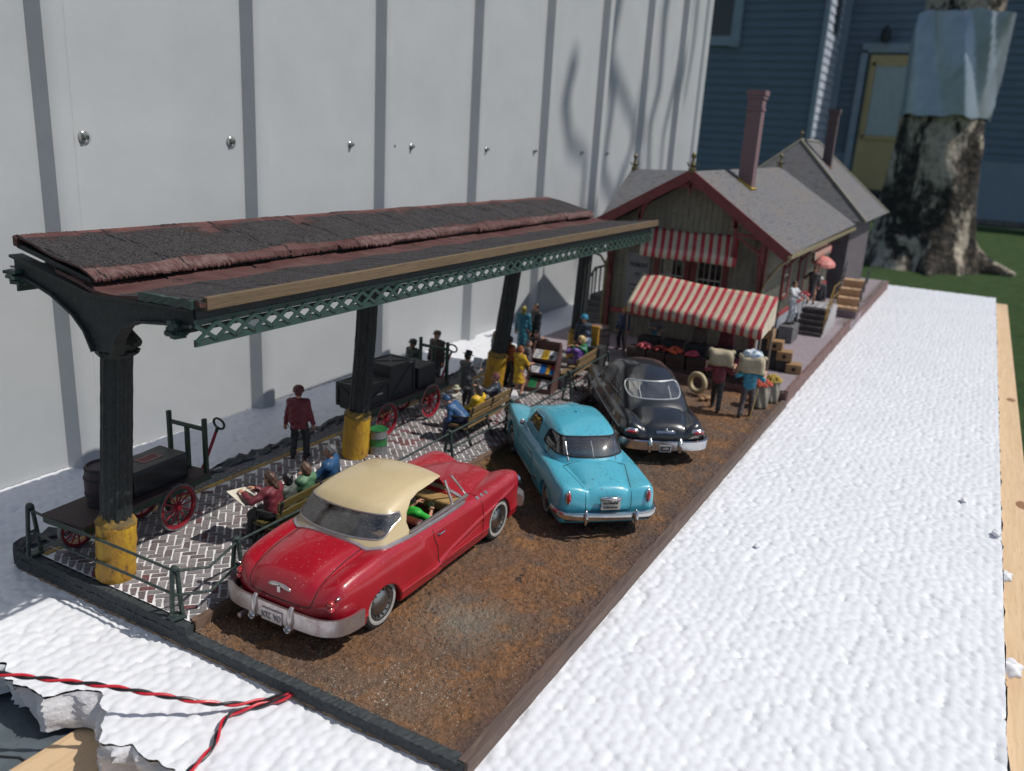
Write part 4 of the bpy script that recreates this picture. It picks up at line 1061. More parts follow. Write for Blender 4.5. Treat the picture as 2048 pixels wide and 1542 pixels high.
def onto(fn, P, it=6):
    P = np.array(P, float)
    for _ in range(it):
        g = grad(fn, P); P = P-(fn(P)/np.maximum((g*g).sum(1), .05))[:, None]*g
    return P
def dense(pts, n=40):
    P = np.array(pts, float); s = np.r_[0, np.cumsum(np.linalg.norm(np.diff(P, axis=0), axis=1))]; q = np.linspace(0, s[-1], n)
    return np.stack([spl(list(zip(s, P[:, k])))(q) for k in range(3)], 1)
def surf_line(fn, pts, r, mat, name, parent, lift=0, n=40, flat=None):
    Q = onto(fn, dense(pts, n)); 
    if lift: Q = Q+nrm(fn, Q)*lift
    p = MB(); p.tube(Q.tolist(), r, 6, flat=flat); return p.build(name, mat, parent, smooth=True)
def wheel(parent, x, y, r, wt, side, whitewall=True, cap=1):
    w = bpy.data.objects.new('wheel', None); COL.objects.link(w); w.parent = parent; w.location = (x, y, r); w.rotation_euler = (0, 0, 0 if side > 0 else math.pi)
    h = wt/2
    p = MB(); p.lathe([(r*.60, h*.75), (r*.70, h*.98), (r*.86, h*1.0), (r*.96, h*.85), (r, h*.55), (r*1.005, 0), (r, -h*.55), (r*.96, -h*.85), (r*.7, -h), (r*.3, -h)], axis=(0, 1, 0), n=40)
    ty = p.build('tyre', m_tyre, w, smooth=True)
    p = MB()
    for k in range(40):
        a = 2*math.pi*k/40; p.box((r*1.0*math.cos(a), 0, r*1.0*math.sin(a)), (.02, wt*.72, .022), rot=Matrix.Rotation(-a, 3, 'Y'))
    p.build('tread', m_tyre, w)
    if whitewall:
        p = MB(); p.lathe([(r*.67, h*.86), (r*.72, h*1.03), (r*.80, h*1.05), (r*.84, h*1.03)], axis=(0, 1, 0), n=40); p.build('white_wall', m_white, w, smooth=True)
    p = MB(); p.lathe([(r*.66, h*.70), (r*.64, h*.92), (r*.58, h*.86), (r*.52, h*.72), (r*.47, h*.80), (r*.40, h*.98), (r*.25, h*1.12), (r*.12, h*1.22), (0, h*1.25)], axis=(0, 1, 0), n=32); hc = p.build('hubcap', m_hub if cap else m_under, w, smooth=True)
    if cap:
        p = MB()
        for k in range(14):
            a = 2*math.pi*k/14; p.ell((r*.545*math.cos(a), h*.85, r*.545*math.sin(a)), (.022, .012, .012), 6, 4, rot=Matrix.Rotation(-a, 3, 'Y'))
        p.build('hubcap_slot', m_under, w)
    return w
def bumper(parent, pts, sec, mat, name='bumper'):
    Q = dense(pts, 34); p = MB(); p.sweep(Q.tolist(), sec); o = p.build(name, mat, parent, smooth=True); return o
def rounded_sec(t, h, n=12, e=.7):
    return [(t/2*np.sign(math.cos(a))*abs(math.cos(a))**e, h/2*np.sign(math.sin(a))*abs(math.sin(a))**e) for a in [2*math.pi*k/n for k in range(n)]]
def shell(name, V, T, fn, mat, parent, norm=True):
    V2, T2 = compact(V, T); return link_mesh(name, V2, T2, mat, parent, smooth=True, normals=nrm(fn, V2) if norm else None)
def interior(car, x0, x1, hw, zf, seatc, dashc, seats, dash=None):
    ms = M('seat_'+car.name, seatc, tuple(k*.6 for k in seatc), scale=8, rough=.45)
    for sx in seats:
        p = MB(); p.box((sx, 0, zf+.17), (.52, hw*1.9, .24)); p.box((sx-.30, 0, zf+.42), (.16, hw*1.9, .52), rot=Matrix.Rotation(-.22, 3, 'Y')); o = p.build('seat', ms, car); bevel(o, .06, 3)
    md = M('dash_'+car.name, dashc, tuple(k*.75 for k in dashc), scale=8, rough=.5)
    p = MB(); p.box((x1-.16, 0, 1.0-.06), (.30, hw*1.92, .16)); p.box((x1-.05, 0, .78), (.1, hw*1.92, .35)); d = p.build('dashboard', md, car); bevel(d, .03)
    for k in (-.4, 0.05, .42): p = MB(); p.lathe([(.05, 0), (.055, .012), (.04, .015), (.0, .008)], (x1-.32, k, .93), axis=(-1, 0, .2), n=12); p.build('gauge', m_chromed, car)
    a = [(x1-.42+.05*math.sin(t), .36+.17*math.cos(t), .98+.16*math.sin(t)) for t in np.linspace(0, 2*math.pi, 24)[:-1]]
    p = MB(); p.tube(a, .014, 6, closed=True); p.beam((x1-.42, .36, .98), (x1-.15, .36, .9), .03, .03); p.beam((x1-.42, .2, .98), (x1-.42, .52, .98), .015, .02); p.build('steering_wheel', ms, car, smooth=True)
    return ms, md

# ---------------------------------------------------------------- red two-door hardtop
red = thing('parked_car', 'red and cream two-door hardtop car with its trunk towards the front edge', 'car', (.47, 3.32, 0), R_(.4), 'cars parked on the dirt lot'); red.scale = (1.045, 1.045, 1.045)
pr = paint('red_paint', (.37, .006, .018), (.31, .005, .015), (.42, (.62, .42, .42)), dust=((.36, .10, .10), 2.9, 4.3, .38), coat=.6, rough=.34)
m_cream = paint('cream_paint', (.58, .46, .27), (.54, .43, .25), (.10, (.25, .18, .1)), coat=.5, rough=.4)
def red_side(x, z):
    zl = np.interp(x, [0, 2.15, 2.6, 3.4, 4.3, 5], [.2, .34, .46, .60, .72, .78])       # sweeping front fender crease
    fr = .030*sig((z-zl)/.022)*sig((x-2.0)/.05)
    qx = 2.16-.28*np.clip((z-.45)/.45, -.5, 1.2)                                        # rear fender front
    rr = .030*sig((qx-x)/.03)*sig((.86-z)/.04)
    lower = .014*sig((.42-z)/.015)
    ribz = .012*np.exp(-((z-.36)/.018)**2)
    return fr*.0-.0+rr+lower+ribz+.022*np.exp(-((z-zl)/.03)**2)*sig((x-1.9)/.1)*sig((4.6-x)/.1)
redc = dict(L=4.95, tc=[(0, .66), (.08, .80), (.2, .92), (.45, 1.02), (.8, 1.07), (1.2, 1.085), (2.5, 1.06), (3.2, 1.07), (3.7, 1.055), (4.3, 1.0), (4.7, .88), (4.88, .70), (4.95, .55)],
    tf=[(0, .64), (.08, .78), (.3, .91), (.7, .985), (1.2, 1.02), (2.0, 1.0), (2.8, .985), (3.4, .965), (4.0, .965), (4.5, .965), (4.78, .93), (4.91, .83), (4.95, .70)],
    w=[(0, .72), (.1, .80), (.35, .865), (.9, .92), (1.6, .93), (2.6, .935), (3.6, .935), (4.2, .92), (4.7, .89), (4.95, .82)], wc=[(0, .54), (.6, .58), (1.2, .64), (1.7, .76), (3.3, .78), (3.7, .66), (4.4, .50), (4.95, .36)],
    kc=.08, yf=.74, wf=.26, kf=.06, kt=.03, tum=.055, zw=.55, tuck=.05, zb=.20, ks=.085, rb=.20, rz=.13, rz2=.10, fb=.16,
    nose=lambda y, z: .06*np.exp(-((y-.735)/.16)**2)*np.exp(-((z-.76)/.14)**2), side=red_side,
    arch=[(.98, .355, .25), (4.08, .375, .31)], yin=.62, cav=(1.35, 3.12, .77, .36))
bf = body_fn(redc); V, F = isosurf(bf, (-.1, -1.05, .1), (5.15, 1.05, 1.15), .026, 3)
T = tris(F); V, Tl, To, be = cutmesh(V, T, lambda P: np.maximum(np.maximum(rrect(P[:, 0]-0, P[:, 1], .68, 0, .70, .53, .14), .60-P[:, 2]), P[:, 0]-1.3))
shell('trunk_lid', V, Tl, bf, pr, red)
loops_tube(V, be, .007, m_black, 'shut_line', red)
# doors
def reddoor(P): return np.maximum(poly2(P[:, 0], P[:, 2], [(2.14, 1.15), (2.15, .80), (2.24, .64), (2.26, .29), (3.48, .29), (3.52, .5), (3.50, .80), (3.40, 1.15)]), .70-np.abs(P[:, 1]))
V2, T2 = compact(V, To); V2, Td, To, be = cutmesh(V2, T2, reddoor)
V3, T3 = compact(V2, Td)
for s in (1, -1):
    m = (V3[T3].mean(1)[:, 1]*s) > 0; shell('door', V3, T3[m], bf, pr, red)
loops_tube(V2, be, .007, m_black, 'shut_line', red, keep=lambda c: True, minlen=.8)
shell('body', V2, To, bf, pr, red)
cab = dict(rc=[(.85, 1.05), (1.02, 1.22), (1.22, 1.40), (1.48, 1.515), (1.85, 1.585), (2.2, 1.60), (2.5, 1.585), (2.75, 1.54), (3.0, 1.36), (3.3, 1.0)], wg=[(.8, .72), (1.2, .765), (1.8, .80), (2.4, .80), (2.9, .785), (3.4, .74)], crown=.08, wr=.67, wb=.80, zbelt=1.06, ztop=1.58, kr=.13, xa=3.24, sa=.86, ca=.10, xr=.98, sr=.78, cr=.17, kfr=.05, krr=.08)
gf = cabin_fn(cab); V, F = isosurf(gf, (.6, -.98, .70), (3.7, .98, 1.72), .024, 3); T = tris(F)
bsol = body_fn({k: v for k, v in redc.items() if k != 'cav'})
V, Tb, T, be0 = cutmesh(V, T, bsol)            # belt: where the cabin meets the body
loops_tube(V, be0, .042, m_chromed, 'belt_moulding', red, flat=.8)
V, T = compact(V, T)
V, Tw, T, bew = cutmesh(V, T, lambda P: np.maximum(poly2(P[:, 0], P[:, 2], [(1.78, .55), (4.3, .55), (3.5, 1.08), (2.94, 1.455), (2.6, 1.485), (2.1, 1.475), (1.88, 1.43), (1.73, 1.32), (1.68, 1.20), (1.72, 1.05)]), .45-np.abs(P[:, 1])))
V, T = compact(V, T)
V, Tg, T, beg = cutmesh(V, T, lambda P: np.maximum(np.maximum(rrect(P[:, 1], P[:, 2], 0, 1.25, .735, .135, .06), P[:, 0]-1.60), -1))
m_gl_r = glass('scratched_glass', (.62, .60, .60), .10, .12, .16)
shell('rear_window', V, Tg, gf, m_gl_r, red); loops_tube(V, beg, .012, m_chromed, 'window_trim', red)
V, T = compact(V, T)
V, Tf, T, bef = cutmesh(V, T, lambda P: np.maximum(rrect(P[:, 1], P[:, 2], 0, 1.26, .62, .17, .05), 2.7-P[:, 0]))
shell('windscreen', V, Tf, gf, glass('clear_glass', (.82, .84, .85), .04, .03), red); loops_tube(V, bef, .014, m_chromed, 'window_trim', red)
rf = shell('roof', V, T, gf, m_cream, red); so_ = rf.modifiers.new('t', 'SOLIDIFY'); so_.thickness = .03; so_.offset = -1
# quarter-light pillar, vent windows
for s in (1, -1):
    p = MB(); p.beam((2.66, s*.735, 1.475), (2.80, s*.80, 1.06), .03, .035); p.beam((2.90, s*.69, 1.46), (3.24, s*.765, 1.05), .035, .03)
    p.beam((1.70, s*.815, 1.055), (3.22, s*.80, 1.06), .05, .035); p.build('vent_frame', m_chromed, red, bev=.006)
interior(red, 1.35, 3.16, .76, .36, (.13, .028, .018), (.42, .26, .10), (1.78, 2.45))
p = MB(); p.box((1.40, 0, .70), (.08, 1.44, .62)); p.box((1.30, 0, 1.075), (.30, 1.2, .03)); p.build('parcel_shelf', M('tan_card', (.40, .27, .12), (.34, .22, .10), scale=6, rough=.7), red)
p = MB(); p.box((2.5, 0, .22), (4.3, 1.3, .10)); p.build('underbody', m_under, red)
for x in (.98, 4.08):
    for s in (1, -1): wheel(red, x, s*.80, .345, .20, s)
rbp = [(.46, -.97, .46), (.30, -.965, .46), (.10, -.88, .45), (-.01, -.6, .44), (-.03, 0, .44), (-.01, .6, .44), (.10, .88, .45), (.34, .965, .46), (.66, .975, .46)]
bm_sec = [(-.06, -.11), (.03, -.115), (.055, -.09), (.058, -.02), (.035, .015), (.05, .035), (.035, .065), (-.005, .10), (-.06, .115)]
rb = bumper(red, rbp[::-1], [(-a, b) for a, b in bm_sec][::-1], m_chromed)
fbp = [(4.75, -.93, .45), (4.98, -.82, .45), (5.06, -.4, .44), (5.08, 0, .44), (5.06, .4, .44), (4.98, .82, .45), (4.75, .93, .45)]
bumper(red, fbp, bm_sec, m_chromed, 'bumper')
p = MB()
for s in (-1, 1):
    p.tube([(-.075, s*.30, .30), (-.10, s*.30, .42), (-.09, s*.30, .56), (-.05, s*.30, .60)], [.035, .042, .04, .028], 10)
p.build('bumper_guard', m_chromed, rb, smooth=True)
for s in (-1, 1):
    p = MB(); p.lathe([(.055, -.04), (.06, .02), (.05, .03), (.04, .02), (.03, .035), (0, .035)], (-.10, s*.30+.03, .31), axis=(-1, 0, 0), n=18); p.build('fog_lamp', m_chrome, rb, smooth=True)
p = MB(); p.tube([(.4, .52, .24), (-.05, .52, .25), (-.14, .52, .25)], .032, 12); p.build('exhaust', m_chromed, red, smooth=True)
p = MB(); p.box((-.095, 0, .40), (.03, .34, .17)); pl_ = p.build('number_plate', m_chromed, red, bev=.008)
text('plate_text', 'IOZ  VO', .115, M('plate_shadow', (.30, .27, .27), rough=.5), pl_, (-.114, 0, .395), (math.pi/2, 0, -math.pi/2), .006, sx=.75)
for s in (-1, 1):
    t = onto(bf, [(.06, s*.80, .72), (.06, s*.80, .63)])
    p = MB(); 
    for q in t: p.lathe([(.045, -.02), (.045, .02), (.03, .04), (0, .045)], q, axis=(-1, s*.15, 0), n=14)
    p.build('tail_lamp', m_redlens, red, smooth=True)
    q = onto(bf, [(.22, s*.80, .76)])[0]; p = MB(); p.ell(q, (.05, .02, .018), 8, 6); p.build('marker_lamp', m_chrome, red, smooth=True)
    q = onto(bf, [(4.97, s*.735, .74)])[0]; p = MB(); p.lathe([(.13, -.06), (.135, .01), (.11, .02), (.10, .0), (.09, .03), (0, .05)], q, axis=(1, 0, 0), n=22); p.build('headlight', m_chrome, red, smooth=True)
    for k in range(3):
        q = onto(bf, [(3.42+.13*k, s*.86, .95)])[0]; nn = nrm(bf, q[None])[0]; p = MB(); p.lathe([(.034, -.01), (.034, .012), (.02, .012), (.018, .0), (0, 0)], q, axis=nn, n=12); p.build('porthole', m_chromed, red, smooth=True)
    surf_line(bf, [(3.42, s*.95, .50), (2.9, s*.95, .44), (2.3, s*.95, .38)], .007, pr, 'crease', red)
em = onto(bf, [(.07, 0, .76)])[0]
p = MB(); p.ell((em[0]-.02, .085, em[2]), (.016, .11, .035), 14, 8, rot=Matrix.Rotation(-.22, 3, 'X')); p.ell((em[0]-.02, -.085, em[2]), (.016, .11, .035), 14, 8, rot=Matrix.Rotation(.22, 3, 'X')); p.box((em[0]-.02, 0, em[2]-.05), (.035, .05, .09)); p.build('trunk_emblem', m_chromed, red, smooth=True)
# grille
p = MB()
for k in range(15): y = -.42+.06*k; p.tube([(4.93, y, .36), (4.99, y, .48), (4.93, y, .60)], .018, 6)
p.build('grille', m_chrome, red, smooth=True)
for s in (-1, 1):
    q = onto(bf, [(2.32, s*.93, .84)])[0]; p = MB(); p.tube([q+np.array([-.08, s*.0, 0]), q+np.array([-.06, s*.03, 0]), q+np.array([.06, s*.03, 0]), q+np.array([.08, 0, 0])], .012, 6); p.build('door_handle', m_chrome, red, smooth=True)

# ---------------------------------------------------------------- blue coupe
blue = thing('parked_car', 'light blue coupe with wraparound rear window and a lettered number plate', 'car', (5.94, .90, 0), R_(41.0), 'cars parked on the dirt lot'); blue.scale = (1.03, 1.03, 1.03)
pb = paint('blue_paint', (.075, .40, .52), (.07, .37, .49), (.05, (.4, .6, .65)), crack=True, dust=((.30, .33, .32), 2.6, 4.8, .45), coat=.6, rough=.36)
def blue_side(x, z):
    rr = .040*sig((1.98-x+.10*(z-.5))/.03)*sig((.80-z)/.06)*np.interp(x, [0, .5, 2.2], [.3, 1, 1])
    return rr-.012*np.exp(-((z-.66)/.03)**2)*sig((x-2.0)/.1)
bluec = dict(L=4.9, tc=[(0, .60), (.05, .78), (.14, .865), (.4, .925), (.9, .985), (1.4, 1.02), (2.5, 1.0), (3.3, 1.0), (3.9, .98), (4.4, .90), (4.75, .76), (4.9, .55)],
    tf=[(0, .64), (.05, .81), (.12, .865), (.5, .89), (1.1, .915), (1.7, .90), (2.2, .86), (3.0, .86), (3.7, .90), (4.3, .92), (4.65, .87), (4.85, .74), (4.9, .6)],
    w=[(0, .80), (.1, .82), (.4, .84), (1.2, .85), (2.2, .86), (3.4, .87), (4.2, .85), (4.7, .78), (4.9, .70)], wc=[(0, .42), (.6, .46), (1.1, .54), (1.7, .70), (3.2, .74), (3.7, .56), (4.4, .40), (4.9, .30)],
    kc=.07, yf=.66, wf=.26, kf=.05, kt=.022, tum=.07, zw=.58, tuck=.06, zb=.19, ks=.07, rb=.05, rz=.05, rz2=.06, fb=.22,
    nose=lambda y, z: .16*np.exp(-(y/.22)**2)*np.exp(-((z-.62)/.18)**2)+.05*np.exp(-((y-.66)/.15)**2)*np.exp(-((z-.74)/.13)**2), side=blue_side,
    arch=[(.98, .33, .27), (3.95, .37, .33)], yin=.58, cav=(1.55, 3.3, .70, .42))
bf = body_fn(bluec); V, F = isosurf(bf, (-.1, -1.0, .1), (5.2, 1.0, 1.12), .026, 3); T = tris(F)
V, Tl, To, be = cutmesh(V, T, lambda P: np.maximum(np.maximum(np.abs(P[:, 1])-np.interp(P[:, 0], [0, .2, 1.05], [.40, .42, .60]), P[:, 0]-.98), np.maximum(.47-P[:, 2], -1)))
shell('trunk_lid', V, Tl, bf, pb, blue); loops_tube(V, be, .0055, m_black, 'shut_line', blue)
V2, T2 = compact(V, To)
V2, Td, To, be = cutmesh(V2, T2, lambda P: np.maximum(poly2(P[:, 0], P[:, 2], [(2.02, 1.05), (2.0, .7), (2.08, .26), (3.2, .26), (3.24, .7), (3.2, 1.05)]), .66-np.abs(P[:, 1])))
V3, T3 = compact(V2, Td)
for s in (1, -1): m = (V3[T3].mean(1)[:, 1]*s) > 0; shell('door', V3, T3[m], bf, pb, blue)
loops_tube(V2, be, .0055, m_black, 'shut_line', blue, minlen=.8)
shell('body', V2, To, bf, pb, blue)
cab = dict(rc=[(.9, 1.0), (1.15, 1.20), (1.4, 1.36), (1.7, 1.45), (2.1, 1.485), (2.5, 1.48), (2.85, 1.43), (3.2, 1.25), (3.5, 1.0)], wg=[(.8, .56), (1.3, .63), (1.9, .69), (2.6, .71), (3.2, .69), (3.5, .66)], crown=.07, wr=.56, wb=.69, zbelt=1.0, ztop=1.46, kr=.11, xa=3.32, sa=.9, ca=.12, xr=.96, sr=.75, cr=.36, kfr=.05, krr=.06)
gf = cabin_fn(cab); V, F = isosurf(gf, (.65, -.9, .62), (3.7, .9, 1.6), .023, 3); T = tris(F)
V, Tb, T, be0 = cutmesh(V, T, body_fn({k: v for k, v in bluec.items() if k != 'cav'})); V, T = compact(V, T)
def bwin(P):
    x, y, z = P[:, 0], np.abs(P[:, 1]), P[:, 2]
    zt = 1.315-.02*(y/.7)**2
    return np.maximum(np.maximum(1.035-z, z-zt), np.maximum(x-1.93+.35*(z-1.03), -1))
V, Tg, T, be = cutmesh(V, T, bwin)
g2 = glass('tinted_glass', (.38, .38, .37), .16, .05, .05); shell('rear_window', V, Tg, gf, g2, blue)
loops_tube(V, be, .017, m_rubber, 'window_seal', blue)
for yy in (-.52, 0.0, .52):
    q = dense([(.95, yy, 1.04), (1.1, yy, 1.18), (1.2, yy, 1.31)], 12); q = onto(gf, q); p = MB(); p.tube(q.tolist(), .011, 6); p.build('window_divider', m_chrome, blue, smooth=True)
V, T = compact(V, T)
V, Tw, T, be = cutmesh(V, T, lambda P: np.maximum(poly2(P[:, 0], P[:, 2], [(2.25, 1.04), (3.08, 1.04), (2.86, 1.30), (2.30, 1.33)]), .45-np.abs(P[:, 1])))
mm = V[Tw].mean(1)[:, 1] > 0
g3 = glass('side_glass', (.55, .55, .53), .10, .05)
shell('side_window', V, Tw[mm], gf, g3, blue); shell('side_window', V, Tw[~mm], gf, g3, blue); loops_tube(V, be, .012, pb, 'window_frame', blue)
V, T = compact(V, T)
V, Tf, T, be = cutmesh(V, T, lambda P: np.maximum(rrect(P[:, 1], P[:, 2], 0, 1.16, .58, .14, .05), 2.7-P[:, 0]))
shell('windscreen', V, Tf, gf, glass('clear_glass'), blue); loops_tube(V, be, .013, m_rubber, 'window_seal', blue)
shell('roof', V, T, gf, pb, blue)
p = MB(); p.tube([(2.2, 0, 1.485), (2.2, 0, 1.51)], .03, 10); p.build('roof_button', pb, blue, smooth=True)
interior(blue, 1.55, 3.3, .70, .40, (.20, .13, .07), (.25, .17, .08), (2.0, 2.65))
p = MB(); p.box((1.42, 0, .985), (.36, .80, .03)); p.box((1.6, 0, .8), (.06, 1.36, .5)); p.build('parcel_shelf', M('tan_shelf', (.36, .27, .12), (.30, .22, .10), scale=6, rough=.7), blue)
p = MB(); p.box((2.45, 0, .21), (4.3, 1.2, .10)); p.build('underbody', m_under, blue)
for x in (.98, 3.95):
    for s in (1, -1): wheel(blue, x, s*.74, .32, .17, s)
bs = rounded_sec(.075, .135)
rb = bumper(blue, [(.34, .90, .42), (.10, .86, .42), (-.05, .72, .42), (-.11, .4, .42), (-.13, 0, .42), (-.11, -.4, .42), (-.05, -.72, .42), (.10, -.86, .42), (.34, -.90, .42)], bs, m_chrome)
bumper(blue, [(4.7, -.84, .42), (4.98, -.7, .42), (5.08, 0, .42), (4.98, .7, .42), (4.7, .84, .42)], bs, m_chrome, 'bumper')
for yy in (-.44, .44):
    p = MB(); p.tube([(-.16, yy, .30), (-.20, yy, .38), (-.19, yy, .48), (-.15, yy, .54)], [.018, .036, .036, .016], 10); p.build('bumper_guard', m_chrome, rb, smooth=True)
for s in (-1, 1):
    q = onto(bf, [(.02, s*.705, .71)])[0]
    p = MB(); p.ell(q, (.045, .055, .125), 14, 10); p.build('lamp_bezel', m_chrome, blue, smooth=True)
    p = MB(); p.ell(q-np.array([.022, 0, .005]), (.04, .036, .098), 12, 9); p.build('tail_lamp', m_redlens, blue, smooth=True)
    q = onto(bf, [(4.9, s*.66, .72)])[0]; p = MB(); p.lathe([(.12, -.05), (.125, .01), (.1, .02), (.09, .03), (0, .05)], q, axis=(1, 0, 0), n=20); p.build('headlight', m_chrome, blue, smooth=True)
p = MB(); p.box((-.03, -.02, .585), (.03, .34, .175)); pl_ = p.build('number_plate', M('plate_grey', (.50, .48, .44), (.44, .42, .38), scale=20, rough=.5), blue, bev=.006)
mt = M('plate_ink', (.03, .025, .02), rough=.6)
text('plate_text', 'Studebaker', .068, mt, pl_, (-.047, -.02, .625), (math.pi/2, 0, -math.pi/2), .003, sx=.88)
text('plate_text', 'Champion', .068, mt, pl_, (-.047, -.02, .553), (math.pi/2, 0, -math.pi/2), .003, sx=.88)
p = MB(); p.tube([(-.02, -.21, .69), (-.05, -.15, .705), (-.055, -.02, .71), (-.05, .11, .705), (-.02, .17, .69)], [.018, .034, .038, .034, .018], 10); p.ell((-.06, -.02, .685), (.03, .07, .022), 12, 8); p.build('plate_lamp', m_chrome, blue, smooth=True)
p = MB(); p.lathe([(.11, -.08), (.115, .02), (.09, .08), (0, .16)], (5.02, 0, .62), axis=(1, 0, 0), n=20); p.build('nose_cone', m_chrome, blue, smooth=True)
for s in (1, -1):
    q = onto(bf, [(3.15, s*.78, .93)])[0]; p = MB(); p.tube([q, q+np.array([-.0, s*.05, .06])], .012, 6); p.lathe([(.058, 0), (.06, .02), (.05, .03), (0, .035)], q+np.array([0, s*.06, .08]), axis=(-1, 0, 0), n=14); p.build('side_mirror', m_chromed, blue, smooth=True)
    q = onto(bf, [(2.12, s*.87, .72)])[0]; p = MB(); p.tube([q, q+np.array([.02, s*.03, 0]), q+np.array([.12, s*.03, 0])], .011, 6); p.build('door_handle', m_chrome, blue, smooth=True)
    surf_line(bf, [(.35, s*.9, .29), (1.0, s*.9, .62), (1.9, s*.9, .28)][:0] or [(2.05, s*.9, .27), (2.7, s*.9, .27), (3.4, s*.9, .27)], .012, m_chrome, 'sill_trim', blue, n=20)
    p = MB(); q = onto(bf, [(1.62, s*.9, .42)])[0]; p.box(q, (.16, .012, .07)); p.build('badge', m_chrome, blue)

# ---------------------------------------------------------------- black coupe
blk = thing('parked_car', 'dusty black coupe with a pill-shaped three-pane rear window', 'car', (9.95, 1.26, 0), R_(34.0), 'cars parked on the dirt lot')
pk_ = paint('black_paint', (.008, .009, .012), (.012, .013, .016), (.10, (.25, .25, .25)), dust=((.06, .06, .064), 2.0, 3.8, .55), coat=.9, rough=.28)
def blk_side(x, z): return .02*np.exp(-((z-.70)/.05)**2)
blkc = dict(L=5.05, tc=[(0, .60), (.07, .74), (.2, .86), (.5, .965), (.9, 1.04), (1.4, 1.08), (2.5, 1.04), (3.4, 1.05), (4.0, 1.03), (4.6, .93), (4.9, .78), (5.05, .6)],
    tf=[(0, .66), (.08, .80), (.25, .87), (.8, .925), (1.6, .96), (2.4, .94), (3.2, .94), (4.0, .96), (4.6, .93), (4.9, .84), (5.05, .65)],
    w=[(0, .80), (.12, .86), (.4, .91), (1.2, .95), (2.4, .96), (3.6, .95), (4.4, .92), (4.8, .86), (5.05, .76)], wc=[(0, .56), (.6, .62), (1.3, .70), (2.0, .80), (3.4, .80), (4.0, .60), (5.05, .40)],
    kc=.12, yf=.74, wf=.30, kf=.10, kt=.04, tum=.12, zw=.60, tuck=.06, zb=.20, ks=.14, rb=.14, rz=.10, rz2=.09, fb=.22, side=blk_side,
    arch=[(1.05, .34, .24), (4.08, .385, .34)], yin=.62, cav=(1.7, 3.5, .76, .45))
bf = body_fn(blkc); V, F = isosurf(bf, (-.1, -1.1, .1), (5.2, 1.1, 1.2), .027, 3); T = tris(F)
V, Tl, To, be = cutmesh(V, T, lambda P: np.maximum(np.maximum(np.abs(P[:, 1])-np.interp(P[:, 0], [0, .3, 1.1], [.57, .60, .66]), P[:, 0]-1.02), .56-P[:, 2]))
shell('trunk_lid', V, Tl, bf, pk_, blk); loops_tube(V, be, .006, m_black, 'shut_line', blk)
V2, T2 = compact(V, To)
V2, Td, To, be = cutmesh(V2, T2, lambda P: np.maximum(poly2(P[:, 0], P[:, 2], [(2.15, 1.1), (2.1, .7), (2.2, .28), (3.4, .28), (3.45, .7), (3.4, 1.1)]), .70-np.abs(P[:, 1])))
V3, T3 = compact(V2, Td)
for s in (1, -1): m = (V3[T3].mean(1)[:, 1]*s) > 0; shell('door', V3, T3[m], bf, pk_, blk)
loops_tube(V2, be, .006, m_black, 'shut_line', blk, minlen=.8)
shell('body', V2, To, bf, pk_, blk)
cab = dict(rc=[(.75, 1.02), (1.05, 1.19), (1.4, 1.39), (1.8, 1.555), (2.2, 1.645), (2.6, 1.66), (3.0, 1.60), (3.4, 1.42), (3.9, 1.05)], wg=[(.7, .71), (1.2, .78), (1.9, .82), (2.7, .81), (3.4, .78), (3.7, .74)], crown=.11, wr=.60, wb=.80, zbelt=1.05, ztop=1.65, kr=.17, xa=3.72, sa=.85, ca=.10, xr=.74, sr=.60, cr=.17, kfr=.06, krr=.12)
gf = cabin_fn(cab); V, F = isosurf(gf, (.5, -1.0, .70), (4.1, 1.0, 1.8), .025, 3); T = tris(F)
V, Tb, T, be0 = cutmesh(V, T, body_fn({k: v for k, v in blkc.items() if k != 'cav'})); V, T = compact(V, T)
V, Tg, T, be = cutmesh(V, T, lambda P: np.maximum(rrect(P[:, 1], P[:, 2], 0, 1.28, .635, .14, .139), P[:, 0]-2.0))
g4 = glass('smoky_glass', (.30, .31, .33), .20, .06, .16, (.35, .35, .36)); shell('rear_window', V, Tg, gf, g4, blk)
m_silver = M('silver_frame', (.50, .51, .52), (.44, .45, .46), scale=12, rough=.4, metal=.3)
loops_tube(V, be, .017, m_silver, 'window_frame', blk)
for yy in (-.35, .35):
    q = onto(gf, dense([(1.0, yy, 1.145), (1.2, yy, 1.26), (1.35, yy, 1.375)], 12)); p = MB(); p.tube(q.tolist(), .013, 6); p.build('window_divider', m_silver, blk, smooth=True)
V, T = compact(V, T)
V, Tw, T, be = cutmesh(V, T, lambda P: np.maximum(poly2(P[:, 0], P[:, 2], [(2.20, 1.12), (3.36, 1.12), (3.08, 1.44), (2.26, 1.49)]), .45-np.abs(P[:, 1])))
mm = V[Tw].mean(1)[:, 1] > 0
g5 = glass('dusty_glass', (.30, .30, .30), .06, .2, .35, (.10, .10, .105)); shell('side_window', V, Tw[mm], gf, g5, blk); shell('side_window', V, Tw[~mm], gf, g5, blk); loops_tube(V, be, .014, pk_, 'window_frame', blk)
V, T = compact(V, T)
V, Tw, T, be = cutmesh(V, T, lambda P: np.maximum(poly2(P[:, 0], P[:, 2], [(1.42, 1.13), (2.12, 1.12), (2.16, 1.46), (1.80, 1.40)]), .45-np.abs(P[:, 1])))
mm = V[Tw].mean(1)[:, 1] > 0
shell('quarter_window', V, Tw[mm], gf, g5, blk); shell('quarter_window', V, Tw[~mm], gf, g5, blk); loops_tube(V, be, .013, pk_, 'window_frame', blk)
V, T = compact(V, T)
V, Tf, T, be = cutmesh(V, T, lambda P: np.maximum(rrect(P[:, 1], P[:, 2], 0, 1.22, .62, .14, .05), 2.8-P[:, 0]))
shell('windscreen', V, Tf, gf, glass('clear_glass'), blk); loops_tube(V, be, .014, m_chrome, 'window_trim', blk)
